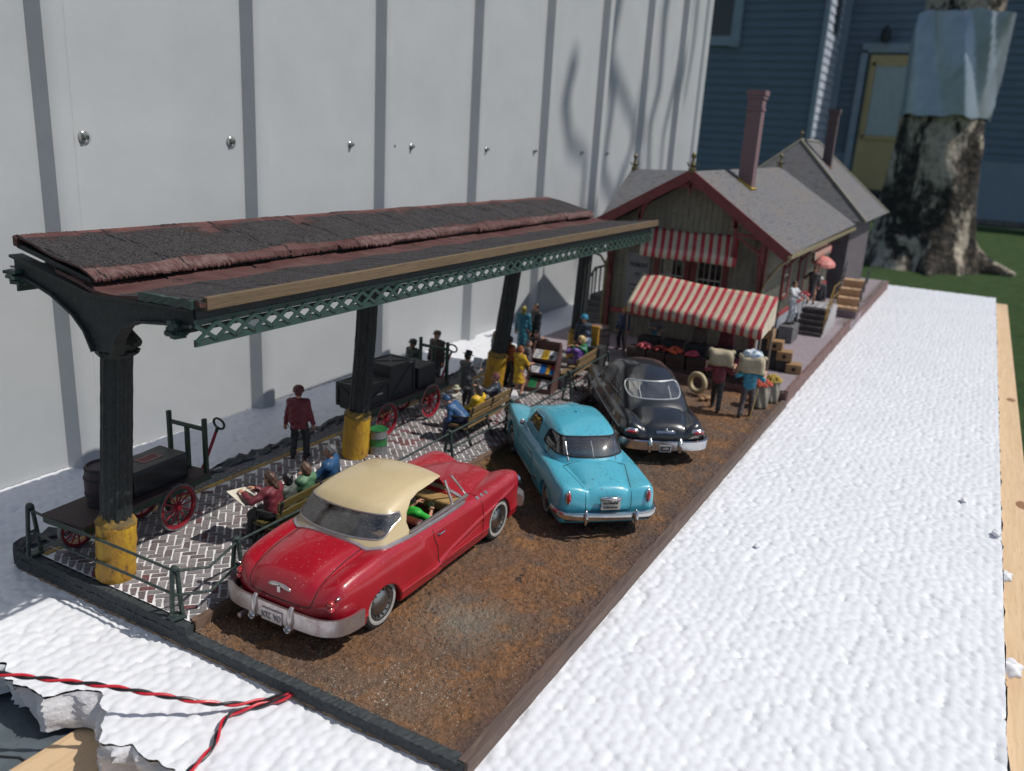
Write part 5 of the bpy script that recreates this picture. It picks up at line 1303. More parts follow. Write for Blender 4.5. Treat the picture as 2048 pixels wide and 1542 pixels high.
shell('roof', V, T, gf, pk_, blk)
interior(blk, 1.7, 3.45, .74, .42, (.05, .05, .052), (.06, .06, .06), (2.1, 2.8))
p = MB(); p.box((1.5, 0, 1.04), (.4, 1.0, .03)); p.build('parcel_shelf', m_under, blk)
p = MB(); p.box((2.5, 0, .22), (4.4, 1.3, .10)); p.build('underbody', m_under, blk)
for x in (1.05, 4.08):
    for s in (1, -1): wheel(blk, x, s*.80, .335, .19, s)
bs = [(-.045, -.10), (.03, -.10), (.05, -.07), (.05, -.02), (.035, .0), (.06, .04), (.045, .08), (0, .10), (-.045, .085)]
rb = bumper(blk, [(.50, .99, .46), (.18, .97, .46), (0, .84, .45), (-.09, .5, .44), (-.11, 0, .44), (-.09, -.5, .44), (0, -.84, .45), (.18, -.97, .46), (.50, -.99, .46)], [(-a, b) for a, b in bs][::-1], m_chrome)
bumper(blk, [(4.8, -.93, .45), (5.08, -.8, .45), (5.18, 0, .45), (5.08, .8, .45), (4.8, .93, .45)], bs, m_chrome, 'bumper')
for yy in (-.30, .36):
    p = MB(); p.tube([(-.15, yy, .31), (-.18, yy, .42), (-.17, yy, .54), (-.12, yy, .60)], [.035, .045, .045, .025], 10); p.build('bumper_guard', m_chrome, rb, smooth=True)
for s in (-1, 1):
    q = onto(bf, [(.05, s*.74, .70)])[0]; rz = Matrix.Rotation(-s*.18, 3, 'Z')
    p = MB(); p.ell(q, (.05, .155, .068), 16, 10, rot=rz); p.build('lamp_bezel', m_chrome, blk, smooth=True)
    p = MB(); p.ell(q-np.array([.022, -s*.01, .008]), (.045, .125, .042), 14, 9, rot=rz); p.build('tail_lamp', m_redlens, blk, smooth=True)
    q = onto(bf, [(5.0, s*.72, .74)])[0]; p = MB(); p.lathe([(.13, -.05), (.135, .01), (.1, .02), (.09, .03), (0, .05)], q, axis=(1, 0, 0), n=20); p.build('headlight', m_chrome, blk, smooth=True)
    surf_line(bf, [(.42, s*.95, .66), (1.5, s*.97, .68), (3.0, s*.97, .70), (4.6, s*.95, .72)], .019, m_silver, 'side_trim', blk, n=50)
    surf_line(gf, [(1.0, s*.8, 1.09), (2.0, s*.85, 1.10), (3.4, s*.85, 1.09)], .011, m_black, 'belt_line', blk, n=30)
    q = onto(bf, [(2.3, s*.97, .92)])[0]; p = MB(); p.tube([q, q+np.array([.02, s*.03, 0]), q+np.array([.13, s*.03, 0])], .011, 6); p.build('door_handle', m_chrome, blk, smooth=True)
    q = onto(bf, [(3.3, s*.85, 1.0)])[0]; p = MB(); p.ell(q+np.array([0, s*.05, .08]), (.025, .05, .045), 10, 7); p.tube([q, q+np.array([0, s*.05, .06])], .01, 6); p.build('side_mirror', m_chrome, blk, smooth=True)
q = onto(bf, [(.04, 0, .70)])[0]
p = MB(); p.tube([q+np.array([0, .22, -.01]), q+np.array([-.03, .2, 0]), q+np.array([-.045, 0, 0]), q+np.array([-.03, -.2, 0]), q+np.array([0, -.22, -.01])], [.012, .032, .036, .032, .012], 8); p.ell(q+np.array([-.05, -.01, .05]), (.03, .035, .045), 10, 8); p.ell(q+np.array([-.045, -.08, .03]), (.02, .12, .02), 10, 6); p.build('trunk_emblem', m_chrome, blk, smooth=True)
text('emblem_text', 'MERCURY', .036, m_under, blk, tuple(q+np.array([-.082, 0, -.012])), (math.pi/2, 0, -math.pi/2), .002)
p = MB(); p.box((-.155, .02, .385), (.02, .26, .155)); pl_ = p.build('number_plate', m_silver, blk, bev=.005)
p = MB(); p.box((-.167, .02, .385), (.006, .215, .11)); p.build('plate_face', m_black, pl_)
text('plate_text', 'I MER', .075, m_silver, pl_, (-.172, .02, .385), (math.pi/2, 0, -math.pi/2), .002, sx=.9)

m_pan = M('splash_pan', (.02, .02, .021), rough=.8)
for c_, x_ in ((red, .05), (blue, -.02), (blk, .0)):
    p = MB(); p.box((x_+.12, 0, .36), (.26, 1.5, .12)); p.build('splash_pan', m_pan, c_, bev=.02)
# ================================================================ PEOPLE
m_skin = M('skin_paint', (.52, .27, .17), (.45, .22, .14), scale=20, rough=.5)
m_skin_d = M('skin_paint_dark', (.22, .11, .07), (.18, .09, .055), scale=20, rough=.5)
def cloth(c, rough=.5):
    n = 'cloth_%02x%02x%02x' % tuple(int(min(1, max(0, k))**.4545*255) for k in c)
    return M(n, c, tuple(k*.62 for k in c), scale=14, rough=rough, bmp=.35, bsc=30, bdist=.012, lo=.42, hi=.66)
def ik(a, b, l1, l2, hint):
    a = np.array(a, float); b = np.array(b, float); d = b-a; n = np.linalg.norm(d); m = (l1+l2)*.998
    if n > m: b = a+d/n*m; d = b-a; n = m
    u = d/n; x = (l1*l1-l2*l2+n*n)/(2*n); h = math.sqrt(max(0, l1*l1-x*x)); hint = np.array(hint, float); w = hint-u*(hint@u); nw = np.linalg.norm(w)
    w = w/nw if nw > 1e-6 else np.array([0, 0, -1.0]); return a+u*x+w*h, b
_HAND = {}
def hand_mesh(curl):
    """palm + four fingers of unequal length + thumb; +x along the fingers, palm faces -z, thumb on +y"""
    if curl in _HAND: return _HAND[curl]
    k = curl; bones = []
    for i, (y, l) in enumerate(((.033, .072), (.011, .082), (-.011, .076), (-.031, .060))):
        a = np.array([.088, y, 0]); ang = -.12-.9*k-.05*i; b = a+l*.55*np.array([math.cos(ang), .06*(1.5-i)*.3, math.sin(ang)]); an2 = ang-.2-1.1*k
        c = b+l*.5*np.array([math.cos(an2), 0, math.sin(an2)]); bones += [(a, b, .0105, .0098), (b, c, .0098, .0078)]
    t0 = np.array([.028, .038, -.006]); t1 = t0+np.array([.032, .026, -.012-.02*k]); t2 = t1+np.array([.030, .004-.012*k, -.014-.02*k]); bones += [(t0, t1, .0135, .012), (t1, t2, .0115, .009)]
    def f(P):
        d = smin(ell_(P, (.045, 0, 0), (.055, .045, .019)), cap_(P, (-.03, 0, 0), (.03, 0, 0), .026, .026), .02)
        d2 = None
        for a, b, r0, r1 in bones:
            q = cap_(P, a, b, r0, r1); d2 = q if d2 is None else np.minimum(d2, q)
        return smin(d, d2, .008)
    V, F = isosurf(f, (-.06, -.075, -.125), (.19, .09, .035), .0085, 1); _HAND[curl] = (V, F); return V, F
def basis(x, zhint):
    x = np.array(x, float); x /= np.linalg.norm(x); z = np.array(zhint, float); z = z-x*(x@z); n = np.linalg.norm(z)
    z = z/n if n > 1e-6 else np.array([0, 0, 1.0]); return np.stack([x, np.cross(z, x), z], 1)
def rot2(v, a): c, s = math.cos(a), math.sin(a); return np.array([v[0]*c-v[1]*s, v[0]*s+v[1]*c, v[2]])
def person(label, loc, rz, sit=False, h=1.72, lean=0, side=0, yaw=0, nod=0, lh=None, rh=None, lf=None, rf=None, shirt=(.2, .2, .2), pants=(.05, .05, .06), hair=(.03, .02, .015), hat=None, hatc=(.02, .02, .02),
           sleeves=1, coat=0, dress=None, bare=False, skin=None, apron=None, seat=.47, shoes=(.02, .015, .012), hairlong=0, curl=.45, group='model figures', fat=1.0, turn=0, bald=False, beard=False):
    s = h/1.72; t = thing('person', label, 'person', loc, rz, group); ms = skin or m_skin
    Rl = np.array(Matrix.Rotation(lean, 3, 'Y') @ Matrix.Rotation(side, 3, 'X') @ Matrix.Rotation(turn, 3, 'Z'))
    hp = (seat+.10 if sit else .90)*s; pel = np.array([0, 0, hp]); up = Rl@np.array([0, 0, 1.0])
    def tr(v): return pel+Rl@(np.array(v, float)*s)
    chest = tr((0, 0, .33)); neck = tr((0, 0, .50)); hc = tr((.03, 0, .665)); sh = {1: tr((0, .175, .445)), -1: tr((0, -.175, .445))}; hip = {1: tr((0, .09, 0)), -1: tr((0, -.09, 0))}
    Rh = np.array(Matrix.Rotation(yaw, 3, 'Z') @ Matrix.Rotation(nod+lean*.3, 3, 'Y'))
    tgt = {1: lh, -1: rh}; ft = {1: lf, -1: rf}; el = {}; hd = {}; kn = {}; an = {}
    for k in (1, -1):
        b = np.array(tgt[k], float)*1.0 if tgt[k] is not None else (np.array([.32*s, .13*k, hp+.12]) if sit else np.array([.05, .27*k*s, .80*s]))
        el[k], hd[k] = ik(sh[k], b, .285*s, .25*s, (-.6, .5*k, -.5))
        if ft[k] is not None: b = np.array(ft[k], float)
        else: b = np.array([.46*s, .11*k, .075]) if sit else np.array([.0, .105*k, .075])
        kn[k], an[k] = ik(hip[k], b, .425*s, .42*s, (1, .12*k, .35 if sit else 0))
    fd = {k: np.array([1, .18*k, 0.0]) for k in (1, -1)}
    hv = {k: basis(hd[k]-el[k], Rl@np.array([.2, .0, 1.0])) for k in (1, -1)}
    F_ = fat
    def torso(P, o=0.0):
        d = smin(cap_(P, tr((0, .075, .40)), tr((0, .06, .05)), (.108+o)*s, (.115+o)*s*F_), cap_(P, tr((0, -.075, .40)), tr((0, -.06, .05)), (.108+o)*s, (.115+o)*s*F_), .05)
        return smin(d, cap_(P, sh[1], sh[-1], (.075+o)*s, (.075+o)*s), .05)
    def legs(P, o=0.0, to=1.0):
        d = None
        for k in (1, -1):
            a = kn[k]+(an[k]-kn[k])*to
            q = smin(cap_(P, hip[k], kn[k], (.095+o)*s, (.062+o)*s), cap_(P, kn[k], a, (.062+o)*s, (.042+o*1.5)*s), .03)
            d = q if d is None else smin(d, q, .03)
        return d
    def arms(P, o=0.0, to=1.0, only_upper=False):
        d = None
        for k in (1, -1):
            q = cap_(P, sh[k], el[k], (.062+o)*s, (.045+o)*s)
            if not only_upper: q = smin(q, cap_(P, el[k], el[k]+(hd[k]-el[k])*to, (.045+o)*s, (.032+o*1.3)*s), .02)
            d = q if d is None else np.minimum(d, q)
        return d
    HQ = Rh
    def head(P):
        l = lambda v: hc+HQ@(np.array(v)*s)
        d = smin(ell_(P, l((-.008, 0, .02)), np.array([.098, .078, .105])*s, HQ), ell_(P, l((.025, 0, -.045)), np.array([.068, .058, .068])*s, HQ), .03)
        d = smin(d, cap_(P, l((.088, 0, .012)), l((.108, 0, -.022)), .009*s, .017*s), .012)      # nose
        for k in (1, -1):
            d = smin(d, ell_(P, l((-.005, .08*k, -.005)), np.array([.02, .012, .032])*s, HQ), .008)  # ears
            d = smax(d, -ell_(P, l((.098, .033*k, .012)), np.array([.018, .02, .014])*s, HQ), .012)  # eye sockets
        d = smax(d, -ell_(P, l((.099, 0, -.060)), np.array([.012, .026, .006])*s, HQ), .008)         # mouth
        return d
    def bodyf(P):
        d = smin(torso(P), legs(P), .05); d = smin(d, arms(P), .03)
        d = smin(d, cap_(P, neck-up*.05*s, hc-up*.03*s, .055*s, .05*s), .03); d = smin(d, head(P), .025)
        for k in (1, -1): d = smin(d, cap_(P, an[k]+fd[k]*-.05*s+np.array([0, 0, -.035]), an[k]+fd[k]*.13*s+np.array([0, 0, -.045]), .036*s, .03*s), .03)
        return d
    pts = np.array([hc, hc+np.array([0, 0, .14]), *sh.values(), *el.values(), *hd.values(), *kn.values(), *an.values(), pel]); lo = pts.min(0)-.17*s; hi = pts.max(0)+.17*s; lo[2] = max(lo[2], -.03)
    res = .023*s
    Vb, Fb = isosurf(bodyf, lo, hi, res, 2)
    VV = [Vb]; FF = [Fb]; n = len(Vb)
    for k in (1, -1):
        Vh, Fh = hand_mesh(curl); Vh = Vh*s; Vh = Vh*np.array([1, -k, 1])           # thumbs towards the body
        if -k < 0: Fh = Fh[:, ::-1]
        VV.append(hd[k]+Vh@hv[k].T); FF.append(Fh+n); n += len(Vh)
    b = link_mesh('body', np.concatenate(VV), np.concatenate(FF), ms, t, smooth=True)
    def part(name, fn, mat, r=1.0, box=None):
        a, c = box if box else (lo-.03, hi+.03)
        V, F = isosurf(fn, a, c, res*r, 1)
        return link_mesh(name, V, F, mat, t, smooth=True)
    wr = lambda P: .006*np.sin(P[:, 2]*38/s+P[:, 0]*21)*np.sin(P[:, 1]*26+P[:, 0]*17)
    if shirt is not None:
        sl = 1.0 if sleeves == 1 else sleeves
        def sf(P):
            d = smin(torso(P, .022), arms(P, .018, max(0.05, sl*.93), only_upper=sl < .5), .03) if sl > 0 else torso(P, .018)
            return d+wr(P)
        part('shirt' if not coat else 'coat_top', sf, cloth(shirt))
    if coat or dress is not None:
        lenz = coat or .45
        def df(P):
            q = P-pel; a = pel+np.array([0, 0, .12*s]) ; e = pel+np.array([.02, 0, -lenz*s])
            if sit: e = pel+np.array([.36*s, 0, -.02])
            return cap_(P, a, e, .15*s, (.20 if not sit else .17)*s)+wr(P) if not sit else np.minimum(smin(cap_(P, pel, kn[1], .14*s, .11*s), cap_(P, pel, kn[-1], .14*s, .11*s), .08), 9)
        def df2(P):
            d = df(P)
            if not sit: d = smax(d, (pel[2]-lenz*s)-P[:, 2], .015)
            return d
        part('coat_skirt' if coat else 'skirt', df2, cloth(dress if dress is not None else shirt))
    if not bare: part('trousers', lambda P: legs(P, .020, .97)+wr(P), cloth(pants))
    def shoef(P):
        d = None
        for k in (1, -1):
            q = cap_(P, an[k]+fd[k]*-.05*s+np.array([0, 0, -.03]), an[k]+fd[k]*.14*s+np.array([0, 0, -.042]), .050*s, .042*s); d = q if d is None else np.minimum(d, q)
        return np.maximum(d, -.0-P[:, 2]+min(an[1][2], an[-1][2])-.078)
    part('shoes', shoef, cloth(shoes, .4))
    hb = (hc-.26*s, hc+.28*s)
    if hair is not None and not bald:
        def hf(P):
            l = lambda v: hc+HQ@(np.array(v)*s); q = (P-hc)@HQ/s
            d = ell_(P, l((-.018, 0, .026)), np.array([.108, .09, .112])*s, HQ)
            if hairlong: d = smin(d, cap_(P, l((-.06, 0, .0)), l((-.075, 0, -.04-.12*hairlong)), .085*s, .075*s), .04)
            face = np.maximum(np.maximum(.035-q[:, 0]-.0, q[:, 2]-.065), -9)
            d = np.maximum(d, -np.maximum(-(q[:, 0]-.035), q[:, 2]-.062)*s)
            return d+.007*np.sin(P[:, 2]*60)*np.sin(P[:, 1]*55+P[:, 0]*50)
        part('hair', hf, cloth(hair, .45), .8, hb)
    if beard:
        part('beard', lambda P: ell_(P, hc+HQ@(np.array([.06, 0, -.09])*s), np.array([.05, .055, .06])*s, HQ), cloth(hair, .6), .7, hb)
    Mh = Matrix([list(r) for r in HQ])
    if hat:
        p = MB(); c = Vector(hc+HQ@(np.array([-.01, 0, .075])*s)); ax = Mh @ Vector((0, 0, 1))
        if hat == 'brim': p.lathe([(.0, .125*s), (.07*s, .12*s), (.095*s, .10*s), (.105*s, .02*s), (.17*s, .0), (.175*s, -.008*s), (.10*s, -.005*s)], c, axis=ax, n=20)
        elif hat == 'cap':
            p.lathe([(0, .075*s), (.06*s, .068*s), (.105*s, .04*s), (.115*s, .0), (.112*s, -.03*s)], c, axis=ax, n=18); p.ell(c+Mh @ Vector((.11*s, 0, -.015*s)), (.075*s, .075*s, .010*s), 12, 6, rot=Mh)
        elif hat == 'helmet':
            p.lathe([(0, .10*s), (.07*s, .088*s), (.115*s, .045*s), (.125*s, -.01*s), (.13*s, -.05*s)], c, axis=ax, n=18)
        elif hat == 'scarf':
            p.ell(c+Mh @ Vector((-.02*s, 0, -.04*s)), (.125*s, .105*s, .125*s), 16, 10, rot=Mh)
        p.build('hat', cloth(hatc), t, smooth=True)
    # eyes
    p = MB()
    for k in (1, -1): p.ell(Vector(hc+HQ@(np.array([.083, .033*k, .012])*s)), (.011*s, .013*s, .009*s), 8, 6, rot=Mh)
    p.build('eyes', cloth((.02, .015, .012), .3), t, smooth=True)
    if apron is not None:
        part('apron', lambda P: smax(torso(P, .03)+0, .0-((P-pel)@Rl)[:, 0], .02) if True else 0, cloth(apron))
    t['hand_l'] = tuple(hd[1]); t['hand_r'] = tuple(hd[-1])
    return t
def at_hand(t, k):
    v = Vector(t['hand_l' if k > 0 else 'hand_r']); del v
    return Matrix.Translation(t.location) @ Matrix.Rotation(t.rotation_euler.z, 4, 'Z') @ Vector(t['hand_l' if k > 0 else 'hand_r'])
# ================================================================ PLATFORM PROPS
m_cartg = M('cart_green', (.018, .05, .03), (.012, .035, .022), scale=8, rough=.5, bmp=.3, bsc=30)
m_deck = wood_mat('cart_deck', (.045, .028, .028), (.06, .038, .036), (.02, .014, .014), axis=0, sc=2, rough=.7)
m_cred = M('cart_red', (.30, .012, .025), (.22, .01, .02), scale=10, rough=.5)
m_iront = M('wheel_iron', (.28, .28, .29), (.16, .16, .17), scale=10, rough=.4, metal=.7)
m_crate = M('crate_dark', (.022, .022, .024), (.032, .031, .032), scale=10, rough=.55, bmp=.3, bsc=40)
m_label = M('paper_label', (.42, .38, .36), (.36, .30, .28), scale=30, rough=.7)
def spoked(parent, x, y, r, wdt=.07):
    w = bpy.data.objects.new('wheel', None); COL.objects.link(w); w.parent = parent; w.location = (x, y, r)
    p = MB(); p.lathe([(r*.93, wdt*.5), (r, wdt*.5), (r, -wdt*.5), (r*.93, -wdt*.5), (r*.93, wdt*.5)], axis=(0, 1, 0), n=36); p.build('tyre', m_iront, w, smooth=True)
    p = MB(); p.lathe([(r*.80, wdt*.35), (r*.93, wdt*.42), (r*.93, -wdt*.42), (r*.80, -wdt*.35), (r*.80, wdt*.35)], axis=(0, 1, 0), n=36); p.build('rim', m_cred, w, smooth=True)
    p = MB(); p.lathe([(0, wdt*.8), (r*.13, wdt*.75), (r*.16, wdt*.3), (r*.16, -wdt*.3), (r*.13, -wdt*.75), (0, -wdt*.8)], axis=(0, 1, 0), n=16)
    for k in range(12):
        a = 2*math.pi*k/12; p.cyl((r*.1*math.cos(a), 0, r*.1*math.sin(a)), (r*.84*math.cos(a), 0, r*.84*math.sin(a)), .017, .012, 6)
    p.build('spokes', m_cred, w, smooth=True); return w
def cart(loc, rz, label, ln=2.7, wd=.88, zd=.74, R1=.39, R2=.33):
    t = thing('baggage_cart', label, 'baggage cart', loc, rz, 'baggage carts'); h = ln/2
    p = MB(); p.box((0, 0, zd), (ln, wd, .05)); d = p.build('deck', m_deck, t, bev=.006)
    p = MB()
    for s in (-1, 1): p.box((0, s*(wd/2-.04), zd-.07), (ln*.99, .07, .09)); p.box((s*(h-.035), 0, zd-.07), (.06, wd-.16, .09))
    p.box((h-.75, 0, zd-.16), (.5, wd*.7, .10)); p.box((-h+.55, 0, zd-.18), (.45, wd*.7, .12))
    for x in (h-.75, -h+.55): p.cyl((x, -wd/2+.02, R1 if x > 0 else R2), (x, wd/2-.02, R1 if x > 0 else R2), .03, n=8); p.box((x, -.2, zd-.3), (.08, .06, .3)); p.box((x, .2, zd-.3), (.08, .06, .3))
    p.build('frame', m_cartg, t, bev=.006)
    for x, r in ((h-.75, R1), (-h+.55, R2)):
        for s in (-1, 1): spoked(t, x, s*(wd/2-.03), r)
    p = MB()
    for y in (-wd/2+.05, 0, wd/2-.05): p.box((h-.07, y, zd+.46+(.03 if y else -.08)), (.07, .065, .95 if y else .75))
    p.box((h-.07, 0, zd+.78), (.045, wd-.14, .07)); p.build('end_rack', m_cartg, t, bev=.008)
    p = MB(); p.tube([(h-.35, 0, .34), (h-.05, 0, .30), (h+.24, -.06, .75), (h+.45, -.14, 1.28)], .028, 8); p.build('tongue', m_cred, t, smooth=True)
    p = MB(); c = Vector((h+.50, -.16, 1.43)); p.tube([c+Vector((.035*math.sin(a), .15*math.sin(a), .09*math.cos(a)-.02)) for a in np.linspace(math.pi, 3*math.pi, 22)[:-1]], .022, 7, closed=True); p.tube([(h+.45, -.14, 1.27), (h+.475, -.15, 1.36)], .03, 8); p.build('handle', m_cartg, t, smooth=True)
    return t
def crate(loc, rz, size, label, lid=False, plank=True, paper=None, name='crate', mat=None):
    sx, sy, sz = size; t = thing(name, label, name, loc, rz, 'crates and boxes on the carts'); mat = mat or m_crate
    p = MB(); p.box((0, 0, sz/2), (sx-.05, sy-.05, sz-.04)); o = p.build('box', mat, t, bev=.006)
    if plank:
        p = MB(); w = .06
        for a in (-1, 1):
            for b in (-1, 1):
                p.box((a*(sx/2-w/2), b*(sy/2-w/2), sz/2), (w, w, sz)); p.box((0, a*(sy/2-w/2), (sz-w)/2*(1+b)+w/2), (sx-2*w, w, w)); p.box((a*(sx/2-w/2), 0, (sz-w)/2*(1+b)+w/2), (w, sy-2*w, w))
        for s in (-1, 1):
            p.beam((-sx/2+w, s*(sy/2-.018), w), (sx/2-w, s*(sy/2-.018), sz-w), .026, w*.8); p.beam((s*(sx/2-.018), -sy/2+w, w), (s*(sx/2-.018), sy/2-w, sz-w), .026, w*.8)
        p.beam((-sx/2+w, -sy/2+w, sz-.012), (sx/2-w, sy/2-w, sz-.012), .05, .02); p.beam((-sx/2+w, sy/2-w, sz-.014), (sx/2-w, -sy/2+w, sz-.014), .05, .02)
        p.build('battens', mat, t, bev=.004)
    if paper:
        for (c, sz_) in paper:
            q = MB(); q.box(c, sz_); q.build('label_paper', m_label, t)
    return t
def barrel(loc, r, h, label, mat, hoop, name='barrel', group=None, bulge=.12):
    t = thing(name, label, name, loc, 0, group); n = 22
    p = MB(); p.lathe([(0, 0), (r*(1-bulge), 0)]+[(r*(1-bulge*(2*k/10-1)**2), h*k/10) for k in range(11)]+[(r*(1-bulge)*.92, h), (r*(1-bulge)*.9, h-.03), (0, h-.03)], n=n); p.build('staves', mat, t, smooth=True)
    p = MB()
    for z in (.08, .3, .7, .92):
        rr = r*(1-bulge*(2*z-1)**2)+.004; p.lathe([(rr, h*z-.018), (rr+.008, h*z-.018), (rr+.008, h*z+.018), (rr, h*z+.018)], n=n)
    p.build('hoops', hoop, t, smooth=True); return t
c1 = cart((1.18, 7.06, PZ), R_(4.5), 'green baggage cart with a tall end rack, near the front left column', 2.5)
m_purp = M('purple_barrel', (.055, .028, .04), (.04, .022, .032), scale=8, rough=.6, stretch=(1, 1, .3))
barrel((.70, 7.02, PZ+.765), .29, .62, 'dark purple barrel standing on the near baggage cart', m_purp, m_iron)
m_tarp = M('black_tarp', (.014, .014, .016), (.022, .022, .025), scale=4, rough=.45)
def tarpf(P):
    q = P.copy(); z = q[:, 2]; d = box_(q, (0, 0, .21), (.55, .31, .21), .03)
    return d+.016*np.sin(q[:, 0]*9+z*14+3*q[:, 1])*np.sin(z*9+q[:, 1]*12)*(1-np.clip((z-.36)/.06, 0, 1)*.8)
V, F = isosurf(tarpf, (-.65, -.42, -.05), (.65, .42, .5), .026, 1)
tp = link_mesh('tarped_crate', V, F, m_tarp, smooth=True); tp.location = (1.52, 7.10, PZ+.772); tp.rotation_euler = (0, 0, R_(4.5)); tag(tp, 'long crate under a creased black tarp with red lettering on top', 'crate', 'crates and boxes on the carts')
mred_l = M('red_label', (.26, .05, .06), (.22, .04, .05), scale=20, rough=.7)
p = MB(); p.box((.02, 0, .423), (.40, .24, .008)); lb = p.build('label_paper', M('dull_pink', (.30, .16, .15), rough=.7), tp)
text('label_text', 'WILLIAMS\nCRATES', .075, mred_l, lb, (.02, 0, .428), (0, 0, math.pi/2*0), .002)
c2 = cart((8.18, 7.10, PZ), R_(-1.0), 'green baggage cart with red spoked wheels, loaded with three dark crates', 2.95, R1=.41, R2=.39)
crate((6.95, 7.10, PZ+.765), R_(-1), (.92, .74, .52), 'low dark crate with a white mark, at the near end of the loaded cart', plank=True, paper=[((.1, -.374, .26), (.18, .006, .03))])
crate((7.95, 7.14, PZ+.765), R_(-3), (.86, .74, .76), 'tallest dark crate with cross battens, middle of the loaded cart', paper=[((.28, -.38, .73), (.14, .005, .02))])
crate((8.88, 7.10, PZ+.765), R_(0), (.74, .70, .52), 'dark crate beside the end rack of the loaded cart', plank=False)
m_drumg = M('drum_green', (.03, .17, .05), (.02, .12, .035), scale=6, rough=.4); m_drums = M('drum_silver', (.33, .34, .35), (.22, .23, .24), scale=8, rough=.35, metal=.6)
dr = thing('oil_drum', 'green and silver banded oil drum beside the second column', 'drum', (6.42, 6.30, PZ), 0)
for k, (a, b, mt_) in enumerate(((0, .17, m_drums), (.17, .33, m_drumg), (.33, .49, m_drums))):
    p = MB(); p.lathe([(.20, a), (.212, a+.01), (.205, a+.03), (.205, b-.02), (.212, b)], n=28); p.build('drum_band', mt_, dr, smooth=True)
p = MB(); p.lathe([(.20, .49), (.21, .50), (.205, .515), (.19, .505), (0, .505)], n=28); p.lathe([(.03, .505), (.03, .52), (0, .52)], (.1, 0, 0), n=10); p.build('drum_lid', m_drumg, dr, smooth=True)

# benches
m_slat = wood_mat('bench_slat', (.20, .13, .055), (.15, .095, .04), (.10, .06, .025), axis=0, sc=3, rough=.55)
m_slat2 = wood_mat('bench_slat_olive', (.11, .085, .025), (.085, .065, .02), (.06, .04, .015), axis=0, sc=3, rough=.5)
def bench(loc, rz, ln, label, ms):
    t = thing('bench', label, 'bench', loc, rz, 'platform benches')    # faces +y, back at y = 0
    p = MB()
    for z, y in ((.80, -.06), (.62, -.03)): p.box((0, y, z), (ln, .035, .135), rot=Matrix.Rotation(.16, 3, 'X'))
    p.build('backrest', ms, t, bev=.006)
    p = MB()
    for y in (.10, .25, .40): p.box((0, y, .40-.02*(y < .2)), (ln, .125, .04))
    p.build('seat', ms, t, bev=.006)
    for s in (-1, 0, 1) if ln > 1.9 else (-1, 1):
        x = s*(ln/2-.06); p = MB()
        p.beam((x, -.1, .88), (x, .06, .36), .05, .05); p.beam((x, .06, .36), (x, -.10, .01), .05, .05); p.beam((x, .02, .37), (x, .48, .37), .05, .05); p.beam((x, .45, .37), (x, .50, .01), .05, .05)
        if s: p.beam((x, -.04, .62), (x, .45, .60), .045, .04); p.beam((x, .45, .6), (x, .46, .37), .04, .04); p.ell((x, .47, .61), (.03, .05, .04), 8, 6)
        p.build('bench_end' if s else 'leg', m_iron, t, bev=.006)
    return t
bench((3.0, 4.88, PZ), R_(2.5), 2.0, 'olive brown bench beside the red car, four figures seated', m_slat2)
bench((8.80, 5.02, PZ), R_(2.5), 1.98, 'brown slatted bench by the railing with a man in navy pointing', m_slat)
bench((14.0, 5.02, PZ), R_(5), 1.75, 'farthest brown bench, where a couple embraces', m_slat)
def prop(name, label, cat, fn, mat, loc, lo, hi, res, rz=0, group=None):
    V, F = isosurf(fn, lo, hi, res, 1); o = link_mesh(name, V, F, mat, smooth=True); o.location = loc; o.rotation_euler = (0, 0, rz); return tag(o, label, cat, group)
UP = math.pi/2
HS = 1.5
# bench one
person('seated woman with long brown hair in a burgundy top holding an open newspaper', (2.30, 5.14, PZ), UP+.1, sit=True, h=1.5, shirt=(.16, .025, .035), pants=(.03, .03, .035), hair=(.085, .045, .03), hairlong=1, yaw=.15, nod=.25, lh=(.36, .30, .86), rh=(.40, -.02, .82), lean=.12)
p = MB(); p.prism([(0, 0, 0), (.0, .32, .03), (.02, .32, .40), (.02, 0, .36)], (.008, 0, 0)); p.prism([(0, 0, 0), (.06, -.26, .0), (.08, -.26, .36), (.02, 0, .36)], (.008, 0, 0)); o = p.build('newspaper', M('newsprint', (.62, .58, .48), (.55, .51, .42), scale=9, rough=.8)); o.location = (2.16, 5.40, PZ+.66); o.rotation_euler = (.25, .95, UP+.5); tag(o, 'open cream newspaper held by the woman in burgundy', 'newspaper')
person('small seated figure with black hair, half hidden behind the woman in burgundy', (2.68, 5.22, PZ), UP, sit=True, h=1.36, shirt=(.09, .10, .09), hair=(.015, .016, .018), hairlong=.3, seat=.43)
person('seated child with brown hair in a green shirt', (3.02, 5.14, PZ), UP, sit=True, h=1.42, shirt=(.085, .19, .10), hair=(.15, .085, .055), hairlong=.2, pants=(.06, .05, .04))
person('seated man with curly grey hair in a blue shirt, leaning back on one arm', (3.66, 5.20, PZ), UP+.35, sit=True, h=1.6, lean=-.10, side=-.12, shirt=(.02, .085, .20), hair=(.14, .14, .145), pants=(.03, .035, .05), yaw=.5, lh=(.36, .25, .75), rh=(.0, -.42, .55))
